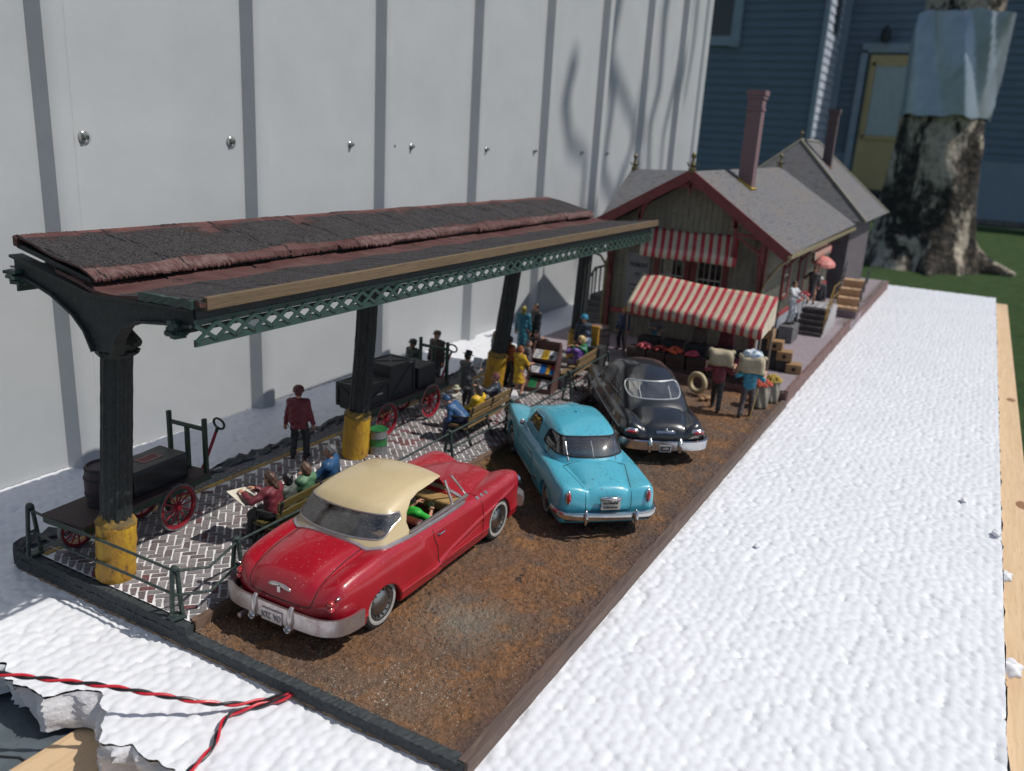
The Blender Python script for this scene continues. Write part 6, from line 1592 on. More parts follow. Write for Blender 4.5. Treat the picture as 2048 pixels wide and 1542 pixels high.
# bench two
person('seated figure in blue denim bent forward over its knees', (8.10, 5.22, PZ), UP+.15, sit=True, h=1.5, lean=.85, nod=.35, shirt=(.03, .10, .24), pants=(.02, .035, .09), hair=(.03, .08, .18), lh=(.42, .12, .42), rh=(.45, -.08, .40), shoes=(.22, .12, .05))
person('seated woman with grey brown hair in a yellow top', (8.62, 5.20, PZ), UP-.1, sit=True, h=1.46, shirt=(.62, .38, .015), hair=(.075, .055, .055), hairlong=.6, pants=(.03, .03, .03))
person('seated man in a navy suit with a white collar, pointing ahead', (9.45, 5.24, PZ), UP+.45, sit=True, h=1.58, shirt=(.03, .04, .06), hair=(.15, .045, .05), pants=(.025, .03, .04), lh=(.38, .32, .98), rh=(.40, -.12, .58), yaw=.3)
person('child in a cream sun hat standing in front of the bench', (8.72, 5.86, PZ), -UP-.3, h=.98, shirt=(.4, .38, .34), pants=(.3, .28, .26), hair=(.25, .18, .1), hat='brim', hatc=(.46, .46, .34))
v_ = person('standing man in a black waistcoat and black brimmed hat reading a paper', (9.96, 6.36, PZ), -.35, h=1.46, shirt=(.09, .095, .10), pants=(.025, .025, .03), hat='brim', hatc=(.012, .012, .014), nod=.3, lh=(.30, .12, 1.0), rh=(.32, -.12, .98), coat=.25)
p = MB(); p.prism([(0, -.17, 0), (.10, 0, 0), (.20, 0, .28), (.10, -.17, .28)], (.006, .0, 0)); p.prism([(.10, 0, 0), (0, .17, 0), (.10, .17, .28), (.20, 0, .28)], (.006, 0, 0)); o = p.build('newspaper', M('white_paper', (.68, .69, .70), (.60, .61, .63), scale=9, rough=.8)); o.location = (10.20, 6.27, PZ+.96); o.rotation_euler = (0, 0, -.35); tag(o, 'white sheet held by the man in the black hat', 'newspaper')
# suitcases
m_suit = M('white_suitcase', (.62, .62, .63), (.54, .54, .56), scale=8, rough=.5); m_brownc = M('brown_leather', (.12, .04, .035), (.09, .03, .028), scale=10, rough=.5)
def suitcase(loc, rz, sz, label, mat):
    t = thing('suitcase', label, 'suitcase', loc, rz, 'luggage on the platform'); p = MB(); p.box((0, 0, sz[2]/2), sz); p.build('case', mat, t, bev=.02)
    p = MB(); p.tube([(-.07, -sz[1]/2, sz[2]/2), (-.06, -sz[1]/2-.04, sz[2]/2), (.06, -sz[1]/2-.04, sz[2]/2), (.07, -sz[1]/2, sz[2]/2)], .012, 6); p.build('handle', m_iron, t, smooth=True); return t
suitcase((10.95, 5.62, PZ+.20), R_(35), (.46, .30, .15), 'white suitcase lying on top of the brown one', m_suit)
suitcase((10.95, 5.62, PZ), R_(30), (.52, .34, .20), 'brown suitcase under the white one beyond the second bench', m_brownc)
suitcase((10.55, 5.75, PZ), R_(60), (.36, .26, .22), 'smaller white suitcase standing near the pointing man', m_suit)
# standing figures
person('standing man in a red coat seen from behind, dark trousers', (5.18, 7.30, PZ), R_(28), h=1.52, shirt=(.17, .022, .035), pants=(.022, .026, .032), hair=(.13, .03, .03), coat=.16, fat=1.25, lh=(.02, .27, .72), rh=(.04, -.29, .70), lf=(.0, .13, .075), rf=(.05, -.13, .075), hat='helmet', hatc=(.13, .025, .03))
person('man in a dark green flat cap behind the loaded cart', (10.05, 8.0, PZ), R_(170), h=1.5, shirt=(.02, .035, .025), hat='cap', hatc=(.02, .026, .02), skin=m_skin_d)
person('bearded man in a brown cap and dark coat behind the cart rack', (11.05, 7.95, PZ), R_(175), h=1.55, shirt=(.05, .028, .022), hat='cap', hatc=(.09, .045, .025), beard=True, hair=(.30, .27, .24), coat=.3)
person('woman in a long teal coat with blonde hair in front of a black coat', (15.85, 7.98, PZ), R_(12), h=1.52, shirt=(.02, .14, .20), hair=(.22, .19, .03), hairlong=.6, coat=.62)
person('man in a black coat close beside the woman in teal', (16.20, 7.72, PZ), R_(150), h=1.6, shirt=(.012, .014, .016), pants=(.015, .015, .017), hair=(.02, .018, .016), coat=.5)
person('figure in a rust orange top with a dark head, by the news rack', (12.35, 6.52, PZ), R_(-20), h=1.42, shirt=(.30, .07, .02), pants=(.03, .03, .035), skin=m_skin_d, hair=(.02, .014, .012))
person('blonde figure in a pale grey coat behind the third column', (12.55, 7.05, PZ), R_(-40), h=1.45, shirt=(.17, .18, .20), hair=(.34, .17, .02), hairlong=.3, pants=(.12, .12, .13), coat=.35)
person('woman in a yellow dress reaching towards the news rack', (11.85, 5.92, PZ), R_(-20), h=1.34, shirt=(.60, .36, .015), dress=(.62, .38, .015), bare=True, sleeves=.3, hair=(.24, .07, .02), rh=(.30, -.16, .86), lh=(.33, .10, .80), yaw=-.3)
person('news vendor with dark hair and glasses leaning over the rack', (13.35, 6.22, PZ), R_(200), h=1.48, shirt=(.05, .045, .05), hair=(.025, .02, .018), lean=.15, lh=(.38, .25, 1.30), rh=(.2, -.25, .9))
person('grey-haired figure at the left end of the news rack', (12.62, 6.10, PZ), R_(-60), h=1.34, shirt=(.10, .09, .10), hair=(.24, .24, .26))
# news rack
nr = thing('news_rack', 'brown news rack with three sloping shelves of magazines', 'news rack', (12.75, 5.66, PZ), R_(8))
m_rack = M('rack_brown', (.105, .055, .048), (.08, .042, .038), scale=6, rough=.55, bmp=.2, bsc=30)
for s in (-1, 1):
    p = MB(); p.prism([(-.42, s*.36-.015, 0), (.36, s*.36-.015, 0), (.36, s*.36-.015, 1.20), (.30, s*.36-.015, 1.24), (.20, s*.36-.015, 1.22), (.05, s*.36-.015, .92), (-.16, s*.36-.015, .55), (-.40, s*.36-.015, .16)], (0, .03, 0)); p.build('side_panel', m_rack, nr)
p = MB(); p.box((.355, 0, .63), (.03, .69, 1.26)); p.build('back_panel', m_rack, nr, bev=.01)
shv = [(-.26, .20), (-.04, .56), (.17, .90)]
for (x, z) in shv:
    p = MB(); p.box((x, 0, z), (.34, .685, .025), rot=Matrix.Rotation(-.75, 3, 'Y')); p.box((x-.14, 0, z-.10), (.02, .685, .06)); p.build('shelf', m_rack, nr)
p = MB(); p.box((-.40, 0, .05), (.03, .685, .10)); p.build('kick_board', m_rack, nr)
mags = [(2, .22, .26, (.62, .62, .62), 'white magazine with a grey masthead, top shelf left'), (2, .02, .24, (.62, .38, .02), 'yellow magazine with black lines, centre of the top shelf'), (2, -.20, .26, (.66, .68, .70), 'white magazine with a dark block, top shelf right end'),
        (1, .20, .28, (.66, .66, .68), 'white magazine with black marks, left of the middle shelf'), (1, .0, .18, (.01, .10, .34), 'dark blue magazine in the middle shelf beside the white one'), (1, -.15, .10, (.60, .33, .03), 'narrow orange magazine in the middle shelf'), (1, -.27, .13, (.02, .18, .40), 'blue magazine with a red top at the right end of the middle shelf'),
        (0, .18, .22, (.02, .20, .07), 'green magazine on the bottom shelf'), (0, -.14, .24, (.44, .42, .46), 'pale grey magazine with handwriting marks, bottom shelf')]
Rn = Matrix.Rotation(R_(8), 4, 'Z'); m_ink = M('magazine_ink', (.02, .02, .022), rough=.6)
for (k, y, w_, col, lab) in mags:
    x, z = shv[k]; R3 = Matrix.Rotation(-.75, 3, 'Y'); c = Vector((x, y, z))+R3 @ Vector((0, 0, .02)); hgt = .29
    mg = thing('magazine', lab, 'magazine', tuple(Vector((12.75, 5.66, PZ))+(Rn @ c)), 0, 'magazines on the news rack'); mg.rotation_euler = (Rn @ R3.to_4x4()).to_euler()
    p = MB(); p.box((0, 0, 0), (hgt, w_*.92, .010)); p.build('cover', cloth(col, .35), mg)
    p = MB()
    if k == 2 and y < -.1: p.box((-.06, .04, .0065), (.14, w_*.45, .003))
    elif col[0] > .4 and col[2] < .1:
        for q in range(4): p.box((.10-.055*q, .02*(q % 2), .0065), (.02, w_*.6, .003))
    elif col[2] > .3 and col[0] < .1: pass
    else:
        for q in range(3): p.box((.08-.08*q, .03*(q-1), .0065), (.014, w_*.4, .003), rz=.5*(q-1))
    if p.V: p.build('print', m_ink, mg)
    if 'red top' in lab: q = MB(); q.box((.08, 0, .0065), (.12, w_*.9, .003)); q.build('print', cloth((.45, .02, .04)), mg)
# bench three
person('seated woman in purple hugging the figure in green', (14.32, 5.34, PZ), UP-.7, sit=True, h=1.42, shirt=(.16, .08, .32), pants=(.06, .04, .10), hair=(.10, .03, .01), lh=(.3, .2, .85), rh=(.36, .02, .75), yaw=-.3)
person('seated blonde figure in green with arms round the woman in purple', (14.72, 5.38, PZ), UP+.8, sit=True, h=1.5, shirt=(.02, .20, .08), pants=(.05, .05, .05), hair=(.60, .42, .18), hairlong=.4, lean=.15, lh=(.3, .35, .95), rh=(.4, .05, .9), nod=.3)
person('man in a grey blue shirt and dark navy cap beyond the embracing couple', (15.45, 5.62, PZ), UP-.3, h=1.14, shirt=(.12, .17, .24), hat='helmet', hatc=(.02, .05, .10), hair=(.02, .02, .02))
person('standing figure in a bright blue cap near the last column', (15.95, 5.98, PZ), R_(200), h=1.52, shirt=(.025, .04, .06), hat='helmet', hatc=(.02, .22, .36))
m_ybd = M('amber_board', (.42, .22, .02), (.34, .17, .015), scale=6, rough=.5)
p = MB(); p.box((0, 0, .26), (.10, .22, .52)); p.box((0, 0, .55), (.12, .26, .06)); o = p.build('luggage_trunk', m_ybd, bev=.02); o.location = (15.62, 5.45, PZ+.72); tag(o, 'upright amber case beside the navy cap man', 'case'); 
p = MB(); p.box((0, 0, .36), (.5, .5, .72)); o = p.build('pedestal', m_crate, bev=.02); o.location = (15.62, 5.40, PZ); tag(o, 'dark box under the amber case', 'box')
# red car occupants
person('passenger with dark hair in a bright green shirt inside the red car', (2.92, 2.96, .44), .05, sit=True, h=1.34, seat=.24, shirt=(.03, .42, .04), hair=(.03, .02, .018), pants=(.05, .05, .06), rh=(.30, -.20, .55), lh=(.36, .1, .6), sleeves=.4)
person('driver with brown hair on the far front seat of the red car', (2.92, 3.68, .44), .1, sit=True, h=1.34, seat=.24, shirt=(.10, .06, .05), hair=(.07, .035, .022), pants=(.05, .05, .06), hairlong=.5)
# ================================================================ STATION, STALL AND ROUND IT
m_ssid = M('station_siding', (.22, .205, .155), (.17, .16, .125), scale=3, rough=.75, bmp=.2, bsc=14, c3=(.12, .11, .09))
m_strim = M('station_red_trim', (.165, .03, .028), (.125, .024, .024), scale=4, rough=.6, bmp=.25, bsc=20)
m_sash = M('sash_cream', (.34, .32, .27), (.28, .26, .22), scale=6, rough=.6)
m_pane = M('station_pane', (.012, .014, .016), (.02, .022, .024), scale=3, rough=.1, spec=.6)
def shingle_mat(name, c1, c2, c3, ax):
    m, nt, b, o = nmat(name); v = coords(nt); w_ = N(nt, 'ShaderNodeMapping'); L(nt, v, w_.inputs[0])
    w_.inputs['Rotation'].default_value = (0, 0, 0) if ax == 'x' else (0, 0, math.pi/2)
    br = N(nt, 'ShaderNodeTexBrick'); L(nt, w_.outputs[0], br.inputs['Vector']); br.inputs['Scale'].default_value = 2.6; br.inputs['Color1'].default_value = (*c1, 1); br.inputs['Color2'].default_value = (*c2, 1)
    br.inputs['Mortar'].default_value = (*[k*.55 for k in c1], 1); br.inputs['Mortar Size'].default_value = .012; br.inputs['Brick Width'].default_value = .34; br.inputs['Row Height'].default_value = .3
    col = mixc(nt, ramp(nt, noise(nt, v, .9, 5), .4, .68), br.outputs['Color'], c3)
    sv = coords(nt, (1.2, 5, 5) if ax == 'x' else (5, 1.2, 5))
    col = mixc(nt, math_(nt, 'MULTIPLY', ramp(nt, noise(nt, sv, 2.2, 3), .57, .63), .7), col, (.05, .05, .055))
    L(nt, col, b.inputs['Base Color']); b.inputs['Roughness'].default_value = .8
    bump(nt, b, math_(nt, 'SUBTRACT', noise(nt, v, 14, 4), math_(nt, 'MULTIPLY', br.outputs['Fac'], .8)), .5, .03); return m
m_shx = shingle_mat('grey_shingles', (.118, .119, .128), (.145, .146, .155), (.15, .13, .118), 'x')
m_shy = shingle_mat('grey_shingles_end', (.115, .12, .132), (.145, .15, .162), (.13, .118, .115), 'y')
def stripe_mat(name, n, c1=(.36, .028, .042), c2=(.47, .41, .31), axis=1, rough=.5):
    m, nt, b, o = nmat(name); a = N(nt, 'ShaderNodeAttribute', attribute_name='Col'); sep = N(nt, 'ShaderNodeSeparateColor'); L(nt, a.outputs['Color'], sep.inputs[0])
    v = coords(nt); col = mixc(nt, sep.outputs[0], c2, c1); col = mixc(nt, math_(nt, 'MULTIPLY', ramp(nt, noise(nt, v, 4, 5), .5, .75), .45), col, (.33, .24, .18))
    L(nt, col, b.inputs['Base Color']); b.inputs['Roughness'].default_value = rough; bump(nt, b, noise(nt, v, 6, 4), .3, .03); return m
m_str = stripe_mat('awning_stripes', 16)
SO = Vector((20.2, 4.4, WZ))
st = thing('station', 'small board-and-batten depot with red trim, grey shingle gable roof and tall chimney', 'station building', SO)
def SB(p, name, mat, parent=None, **kw):
    par = parent or st; off = SO if par is st else SO
    p.V = [tuple(Vector(v)-off) for v in p.V]; return p.build(name, mat, par, **kw)
XF, XB, YR, YL = 20.2, 33.6, 1.90, 6.98; ZB, ZE, ZR, YRi = WZ, 4.2, 5.92, 4.30
# front gable wall with battens
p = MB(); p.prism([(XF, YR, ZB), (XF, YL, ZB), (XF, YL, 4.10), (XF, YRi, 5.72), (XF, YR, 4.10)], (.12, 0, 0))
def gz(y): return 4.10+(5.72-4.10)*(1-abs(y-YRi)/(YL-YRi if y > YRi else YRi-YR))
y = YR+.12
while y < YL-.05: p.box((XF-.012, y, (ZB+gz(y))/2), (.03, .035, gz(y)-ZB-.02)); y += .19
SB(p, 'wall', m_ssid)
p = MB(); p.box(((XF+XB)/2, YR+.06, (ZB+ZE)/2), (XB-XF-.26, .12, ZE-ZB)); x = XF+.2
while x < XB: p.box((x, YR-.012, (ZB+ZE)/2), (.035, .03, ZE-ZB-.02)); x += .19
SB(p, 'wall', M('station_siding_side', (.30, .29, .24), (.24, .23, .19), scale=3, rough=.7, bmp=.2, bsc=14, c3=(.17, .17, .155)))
p = MB(); p.box(((XF+XB)/2, YL-.06, (ZB+ZE)/2), (XB-XF-.26, .12, ZE-ZB)); p.box((XB-.06, (YL+YR)/2, (ZB+ZE)/2), (.12, YL-YR-.26, ZE-ZB)); SB(p, 'wall', m_ssid)
for yy in (YR-.02, YL+.02): p = MB(); p.box((XF-.03, yy, 2.2), (.17, .17, 3.9)); SB(p, 'corner_post', m_strim)
p = MB(); p.box((27, YR-.035, 1.10), (13.4, .06, .16)); p.box((XF-.035, 4.4, 1.10), (.06, 4.9, .16)); SB(p, 'base_trim', M('base_red', (.30, .05, .055), (.24, .04, .045), scale=4, rough=.6))
p = MB(); p.box((27, YR-.03, .62), (13.3, .05, .8)); SB(p, 'skirting', M('skirt_blue_grey', (.30, .33, .37), (.24, .26, .30), scale=2, rough=.8, bmp=.3, bsc=10))
# main roof
OX, EX = 19.42, 32.4
ER, ZER = 1.0, 3.70; EL_, ZEL = 7.95, 3.78
def slab(pts, t, name, mat, par=None):
    a, b, c = (Vector(q) for q in pts[:3]); n = (b-a).cross(c-a).normalized(); n = n if n.z > 0 else -n
    p = MB(); p.prism([Vector(q)-n*t for q in pts], n*t); return SB(p, name, mat, par)
rp = slab([(OX, YRi, ZR), (OX, ER, ZER), (EX+1.2, ER, ZER+.1), (EX-.2, YRi, ZR+.12)], .10, 'roof', m_shx)
lp = slab([(OX, YRi, ZR-.003), (EX-.2, YRi, ZR+.117), (EX+.8, EL_, ZEL), (OX, EL_, ZEL)], .10, 'roof', m_shx)
# cross gable on the track side
cgx0, cgx1, cgr, cgy = 21.4, 27.2, 24.3, 8.15
slab([(cgr, YRi+.3, 5.86), (cgr, cgy, 5.72), (cgx0, cgy, 3.9), (cgx0, YRi+2.9, 4.0)], .09, 'roof', m_shy)
slab([(cgr, YRi+.3, 5.863), (cgx1, YRi+2.9, 4.0), (cgx1, cgy, 3.9), (cgr, cgy, 5.723)], .09, 'roof', m_shy)
p = MB(); p.prism([(cgx0+.5, 7.6, 2.5), (cgx1-.5, 7.6, 2.5), (cgx1-.5, 7.6, 4.2), (cgr, 7.6, 5.5), (cgx0+.5, 7.6, 4.2)], (0, .1, 0)); SB(p, 'wall', m_ssid)
# rake boards, arch, brackets
def rake(x, a, b, w, d, name='rake_board'):
    p = MB(); p.beam(a, b, w, d*1.25); return SB(p, name, m_strim)
rake(0, (OX-.02, YRi, ZR-.11), (OX-.02, ER-.02, ZER-.11), .07, .24); rake(0, (OX-.023, YRi, ZR-.11), (OX-.023, EL_+.02, ZEL-.11), .07, .24)
p = MB()
arc = [(OX+.08, YRi+1.55*math.cos(a), 4.32+1.16*math.sin(a)) for a in np.linspace(0, math.pi, 26)]
for i in range(len(arc)-1): p.beam(arc[i], arc[i+1], .09, .13)
for s in (-1, 1):
    p.box((OX+.08, YRi+s*1.58, 4.05), (.09, .10, 1.25)); p.beam((OX+.085, YRi+s*1.58, 4.18), (OX+.085, YRi+s*2.75, 4.0), .07, .08)
    p.beam((OX+.075, YRi+s*1.6, 4.12), (OX+.075, YRi+s*2.45, 3.60), .06, .07); p.box((OX+.08, YRi+s*2.48, 3.72), (.09, .10, .8))
p.box((OX+.07, YRi, 5.55), (.07, .06, .62)); SB(p, 'gable_arch', m_strim)
for (y, s) in ((YR+.02, -1), (YL, 1)):
    p = MB(); p.beam((XF-.10, y, 2.35), (OX+.1, y, 3.75), .07, .08); p.beam((XF-.08, y, 3.72), (OX+.05, y, 3.76), .07, .08); p.beam((XF-.08, y, 3.3), (OX+.2, y, 3.72), .05, .06); SB(p, 'bracket', m_strim)
for x in (20.9, 23.5, 26.1, 28.7, 31.3): p = MB(); p.beam((x, YR-.06, 2.75), (x, ER+.15, 3.66), .06, .07); p.beam((x, YR-.06, 3.66), (x, ER+.1, 3.64), .06, .06); SB(p, 'bracket', m_strim)
p = MB(); p.box(((OX+EX)/2+.4, ER-.04, ZER-.06), (EX-OX+1.1, .10, .10)); p.tube([(OX+.1, ER-.02, ZER-.1), (OX+.25, ER+.3, 3.3), (OX+.5, YR-.2, 2.7), (OX+.7, YR-.10, 2.4), (OX+.75, YR-.10, .3)], .05, 8); SB(p, 'gutter', M('gutter_brass', (.20, .17, .09), (.26, .22, .14), scale=5, rough=.5, metal=.2), smooth=True)
# finials
m_fin = M('finial_bronze', (.10, .085, .04), (.16, .13, .06), scale=20, rough=.4, metal=.5)
for (x, y, z) in ((OX+.05, YRi, ZR), (cgr, cgy-.1, 5.72), (EX-.3, YRi, ZR+.12)):
    p = MB(); p.lathe([(.12, -.05), (.12, .08), (.05, .12), (.09, .2), (.05, .28), (.035, .36), (.08, .44), (.075, .50), (.03, .55), (0, .6)], (x, y, z), n=12)
    for s in (-1, 1): p.tube([(x, y, z+.12), (x, y+s*.14, z+.16), (x, y+s*.18, z+.26)], .02, 6); p.tube([(x, y, z+.12), (x+s*.14, y, z+.16), (x+s*.18, y, z+.26)], .02, 6)
    SB(p, 'finial', m_fin, smooth=True)
# chimneys
def brickm(name, c1, c2, mo):
    m, nt, b, o = nmat(name); v = coords(nt); br = N(nt, 'ShaderNodeTexBrick'); 
    s = N(nt, 'ShaderNodeSeparateXYZ'); L(nt, v, s.inputs[0]); cb = N(nt, 'ShaderNodeCombineXYZ'); L(nt, math_(nt, 'ADD', s.outputs[0], s.outputs[1]), cb.inputs[0]); L(nt, s.outputs[2], cb.inputs[1]); L(nt, cb.outputs[0], br.inputs['Vector'])
    br.inputs['Scale'].default_value = 5; br.inputs['Color1'].default_value = (*c1, 1); br.inputs['Color2'].default_value = (*c2, 1); br.inputs['Mortar'].default_value = (*mo, 1); br.inputs['Mortar Size'].default_value = .03
    L(nt, br.outputs['Color'], b.inputs['Base Color']); b.inputs['Roughness'].default_value = .8; bump(nt, b, br.outputs['Fac'], -.4, .02); return m
m_chim = brickm('chimney_brick', (.165, .095, .10), (.135, .08, .09), (.20, .14, .15))
m_chim2 = brickm('chimney_brick_dark', (.075, .05, .058), (.06, .042, .05), (.09, .07, .075))
def chimney(x, y, z0, z1, w, sealc, par):
    t = bpy.data.objects.new('chimney', None); COL.objects.link(t); t.parent = par; t.location = Vector((x, y, z0))-SO; h = z1-z0
    p = MB(); p.box((0, 0, h/2-.2), (w, w, h+.3)); p.box((0, 0, h-.62), (w*1.12, w*1.12, .07)); p.box((0, 0, h-.22), (w*1.16, w*1.16, .12)); p.box((0, 0, h-.08), (w*1.28, w*1.28, .16)); p.build('stack', m_chim if par is st else m_chim2, t)
    p = MB(); p.box((0, 0, h+.004), (w*.7, w*.7, .01)); p.build('flue', m_black, t)
    p = MB(); p.box((0, -.0, .16), (w*1.3, w*1.3, .16), rot=Matrix.Rotation(.58, 3, 'X')); p.build('flashing', sealc, t); return t
m_ysl = M('yellow_sealant', (.42, .28, .03), (.34, .22, .03), scale=8, rough=.6)
chimney(23.7, 3.62, 5.32, 8.62, .50, m_ysl, st)
# awnings with stripes (striped cloth, scalloped valance)
def awning(name, L0, L1, R0, R1, n, par, drop=.24, sag=.05, col=m_str, lbl=None):
    """back edge L0..R0, front edge L1..R1 (L = left end seen from the front)"""
    L0, L1, R0, R1 = (Vector(v) for v in (L0, L1, R0, R1)); V = []; F = []; C = []; m = n*6; k = 9
    for i in range(m+1):
        t = i/m; a = L0.lerp(R0, t); b = L1.lerp(R1, t)
        for j in range(k+1):
            u = j/k; q = a.lerp(b, u); q = q+Vector((0, 0, -sag*math.sin(u*math.pi)+.012*math.sin(t*n*2*math.pi)*u+.02*math.sin(t*9+u*3))); V.append(q)
        sc = drop*(1+.10*abs(math.sin(t*n*math.pi))+.06*math.sin(t*7))
        for j in (1, 2): V.append(b+Vector((-.02*j+.012*math.sin(t*40), 0, -sc*j/2)))
    kk = k+3
    for i in range(m):
        for j in range(kk-1): F.append((i*kk+j, (i+1)*kk+j, (i+1)*kk+j+1, i*kk+j+1)); C.append(((i//3) % 2, 0, 0))
    V = [v-SO for v in V] if par is st else V
    o = link_mesh(name, V, F, col, par, smooth=True, facecol=C); s = o.modifiers.new('t', 'SOLIDIFY'); s.thickness = .03; return o
awning('awning', (XF-.03, 5.95, 4.0), (19.45, 5.72, 3.42), (XF-.03, 2.75, 4.0), (19.45, 2.55, 3.40), 12, st)
awning('awning', (25.0, YR-.03, 3.65), (25.0, YR-.75, 3.25), (28.6, YR-.03, 3.65), (28.6, YR-.75, 3.25), 7, st)
# windows, front and side
def window(cx, cy, z0, z1, w, face):
    t = bpy.data.objects.new('window', None); COL.objects.link(t); t.parent = st; t.location = Vector((cx, cy, z0))-SO; t.rotation_euler = (0, 0, 0 if face == 'x' else math.pi/2); h = z1-z0
    p = MB(); p.box((-.012, 0, h/2), (.02, w, h)); p.build('pane', m_pane, t)
    p = MB()
    for s in (-1, 1): p.box((-.05, s*(w/2+.09), h/2), (.08, .18, h+.16))
    p.box((-.05, 0, -.06), (.10, w+.0, .10)); p.box((-.05, 0, h+.05), (.09, w+.0, .12)); p.build('frame', m_strim, t)
    p = MB()
    for s in (-.5, 0, .5): p.box((-.035, s*(w-.05), h/2), (.025, .05 if s else .035, h))
    for z in (.03, h/2, h-.03): p.box((-.037, 0, z), (.02, w, .05))
    p.build('sash', m_sash, t); return t
w1 = window(XF, 4.82, 1.75, 3.30, .86, 'x'); w2 = window(XF, 3.55, 1.75, 3.30, .86, 'x')
p = MB(); 
for k in range(9): p.box((-.028, .28-.06*k*.6, .8), (.012, .025, 1.4))
p.build('curtain', m_sash, w1)
window(24.0, YR, 1.75, 3.2, .8, 'y').rotation_euler = (0, 0, math.pi/2); window(30.5, YR, 1.75, 3.2, .8, 'y')
p = MB(); p.box((XF-.03, 5.98, 2.2), (.03, .80, 1.9)); sgb = SB(p, 'notice_board', M('notice_grey', (.20, .20, .20), (.16, .165, .17), scale=3, rough=.7, c3=(.12, .12, .13)))
m_sgt = M('sign_ink', (.035, .035, .04), rough=.6)
text('sign_text', 'TREMONT', .20, m_sgt, sgb, Vector((XF-.055, 5.98, 2.72))-SO, (math.pi/2, 0, -math.pi/2), .004, sx=.72)
text('sign_text', 'N.Y.', .11, m_sgt, sgb, Vector((XF-.055, 5.98, 2.42))-SO, (math.pi/2, 0, -math.pi/2), .004, sx=.9)
p = MB()
for k in range(5): p.box((XF-.05, 5.98+.04*(-1)**k, 2.05-.17*k), (.006, .5-.05*(k % 3), .05))
SB(p, 'notice_print', m_sgt, None)
p = MB(); p.tube([(XF-.05, 6.9, 2.95), (19.95, 7.0, 2.95), (19.8, 7.0, 2.75), (19.75, 7.0, .3)], .055, 8); p.tube([(19.8, 7.0, 2.62), (19.7, 7.2, 2.95), (19.5, 7.6, 3.1)], .04, 8); SB(p, 'drain_pipe', M('old_brass', (.16, .13, .05), (.10, .08, .04), scale=6, rough=.5, metal=.3), smooth=True)
# door on the side + porch
p = MB(); p.box((27.0, YR-.03, 2.15), (.95, .05, 1.9)); SB(p, 'door', M('door_dark', (.035, .03, .03), (.05, .04, .038), scale=4, rough=.5))
p = MB()
for s in (-1, 1): p.box((27.0+s*.56, YR-.04, 2.2), (.14, .08, 2.1))
p.box((27, YR-.04, 3.2), (1.26, .08, .14)); SB(p, 'door_frame', m_strim)
# track side steps and railing
m_step = M('grey_step', (.13, .125, .13), (.10, .10, .105), scale=5, rough=.7)
p = MB()
for k in range(5): p.box((21.0+.28*k, 7.9, WZ+.09+.18*k), (.28, 1.1, .18+.0*k))
for k in range(5):
    for s in (7.35, 8.45): p.box((21.0+.28*k, s, WZ+.5+.18*k), (.05, .05, .95))
for s in (7.35, 8.45): p.beam((20.9, s, WZ+.98), (22.3, s, WZ+1.85), .06, .06)
p.box((24.0, 7.9, WZ+.86), (3.6, 1.1, .10)); 
for k in range(8):
    p.box((22.4+.42*k, 8.45, WZ+1.35), (.06, .05, .95))
p.box((23.9, 8.45, WZ+1.85), (3.3, .07, .07)); SB(p, 'track_steps', m_step)
# entrance steps on the walkway side
es = thing('entrance_steps', 'dark stair with concrete side and wire handrail up to the depot side door', 'steps', (25.0, .98, WZ))
p = MB()
for k in range(5): p.box((.14+.28*k, 0, .095+.175*k), (.285, 1.0, .03)); p.box((.28*k+.02, 0, .045+.175*k), (.02, .98, .17))
p.build('tread', M('dark_tread', (.06, .05, .052), (.09, .08, .08), scale=4, rough=.7), es)
p = MB(); p.box((2.1, .0, .42), (1.4, 1.05, .88)); p.prism([(0, -.53, 0), (1.4, -.53, 0), (1.4, -.53, .86), (0.1, -.53, .05)], (0, .05, 0)); p.prism([(0, .47, 0), (1.4, .47, 0), (1.4, .47, .86), (0.1, .47, .05)], (0, .05, 0)); p.build('stringer', M('pale_concrete', (.40, .39, .40), (.34, .33, .34), scale=3, rough=.8), es)
p = MB()
for x, z in ((.15, .1), (.75, .5), (1.4, .88), (2.7, .88)): p.tube([(x, -.5, z), (x, -.5, z+.85)], .022, 6)
for dz in (.85, .45): p.tube([(.15, -.5, .1+dz), (1.4, -.5, .88+dz), (2.7, -.5, .88+dz)], .02, 6)
p.build('handrail', m_rusty, es, smooth=True)
ws = thing('wooden_steps', 'broad tan wooden steps at the far end of the walkway', 'steps', (29.9, .42, WZ))
p = MB()
for k in range(4): p.box((.35+.62*k, 0, .40+.30*k), (.64, .92, .05)); p.box((.05+.62*k, 0, .24+.30*k), (.03, .92, .30))
p.build('tread', wood_mat('tan_plank', (.46, .29, .17), (.52, .34, .21), (.36, .22, .12), axis=1, sc=2), ws)
p = MB(); p.box((-.0, 0, .16), (.04, .96, .30)); p.build('riser', M('mauve_block', (.22, .16, .17), rough=.8), ws)
p = MB()
for s in (-.48, .48):
    for k in range(4): p.tube([(.3+.62*k, s, .3+.3*k), (.3+.62*k, s, 1.1+.3*k)], .02, 6)
    p.tube([(.1, s, .95), (2.4, s, 2.05)], .022, 6); p.tube([(.1, s, .6), (2.4, s, 1.7)], .018, 6)
p.build('handrail', m_iron, ws, smooth=True)
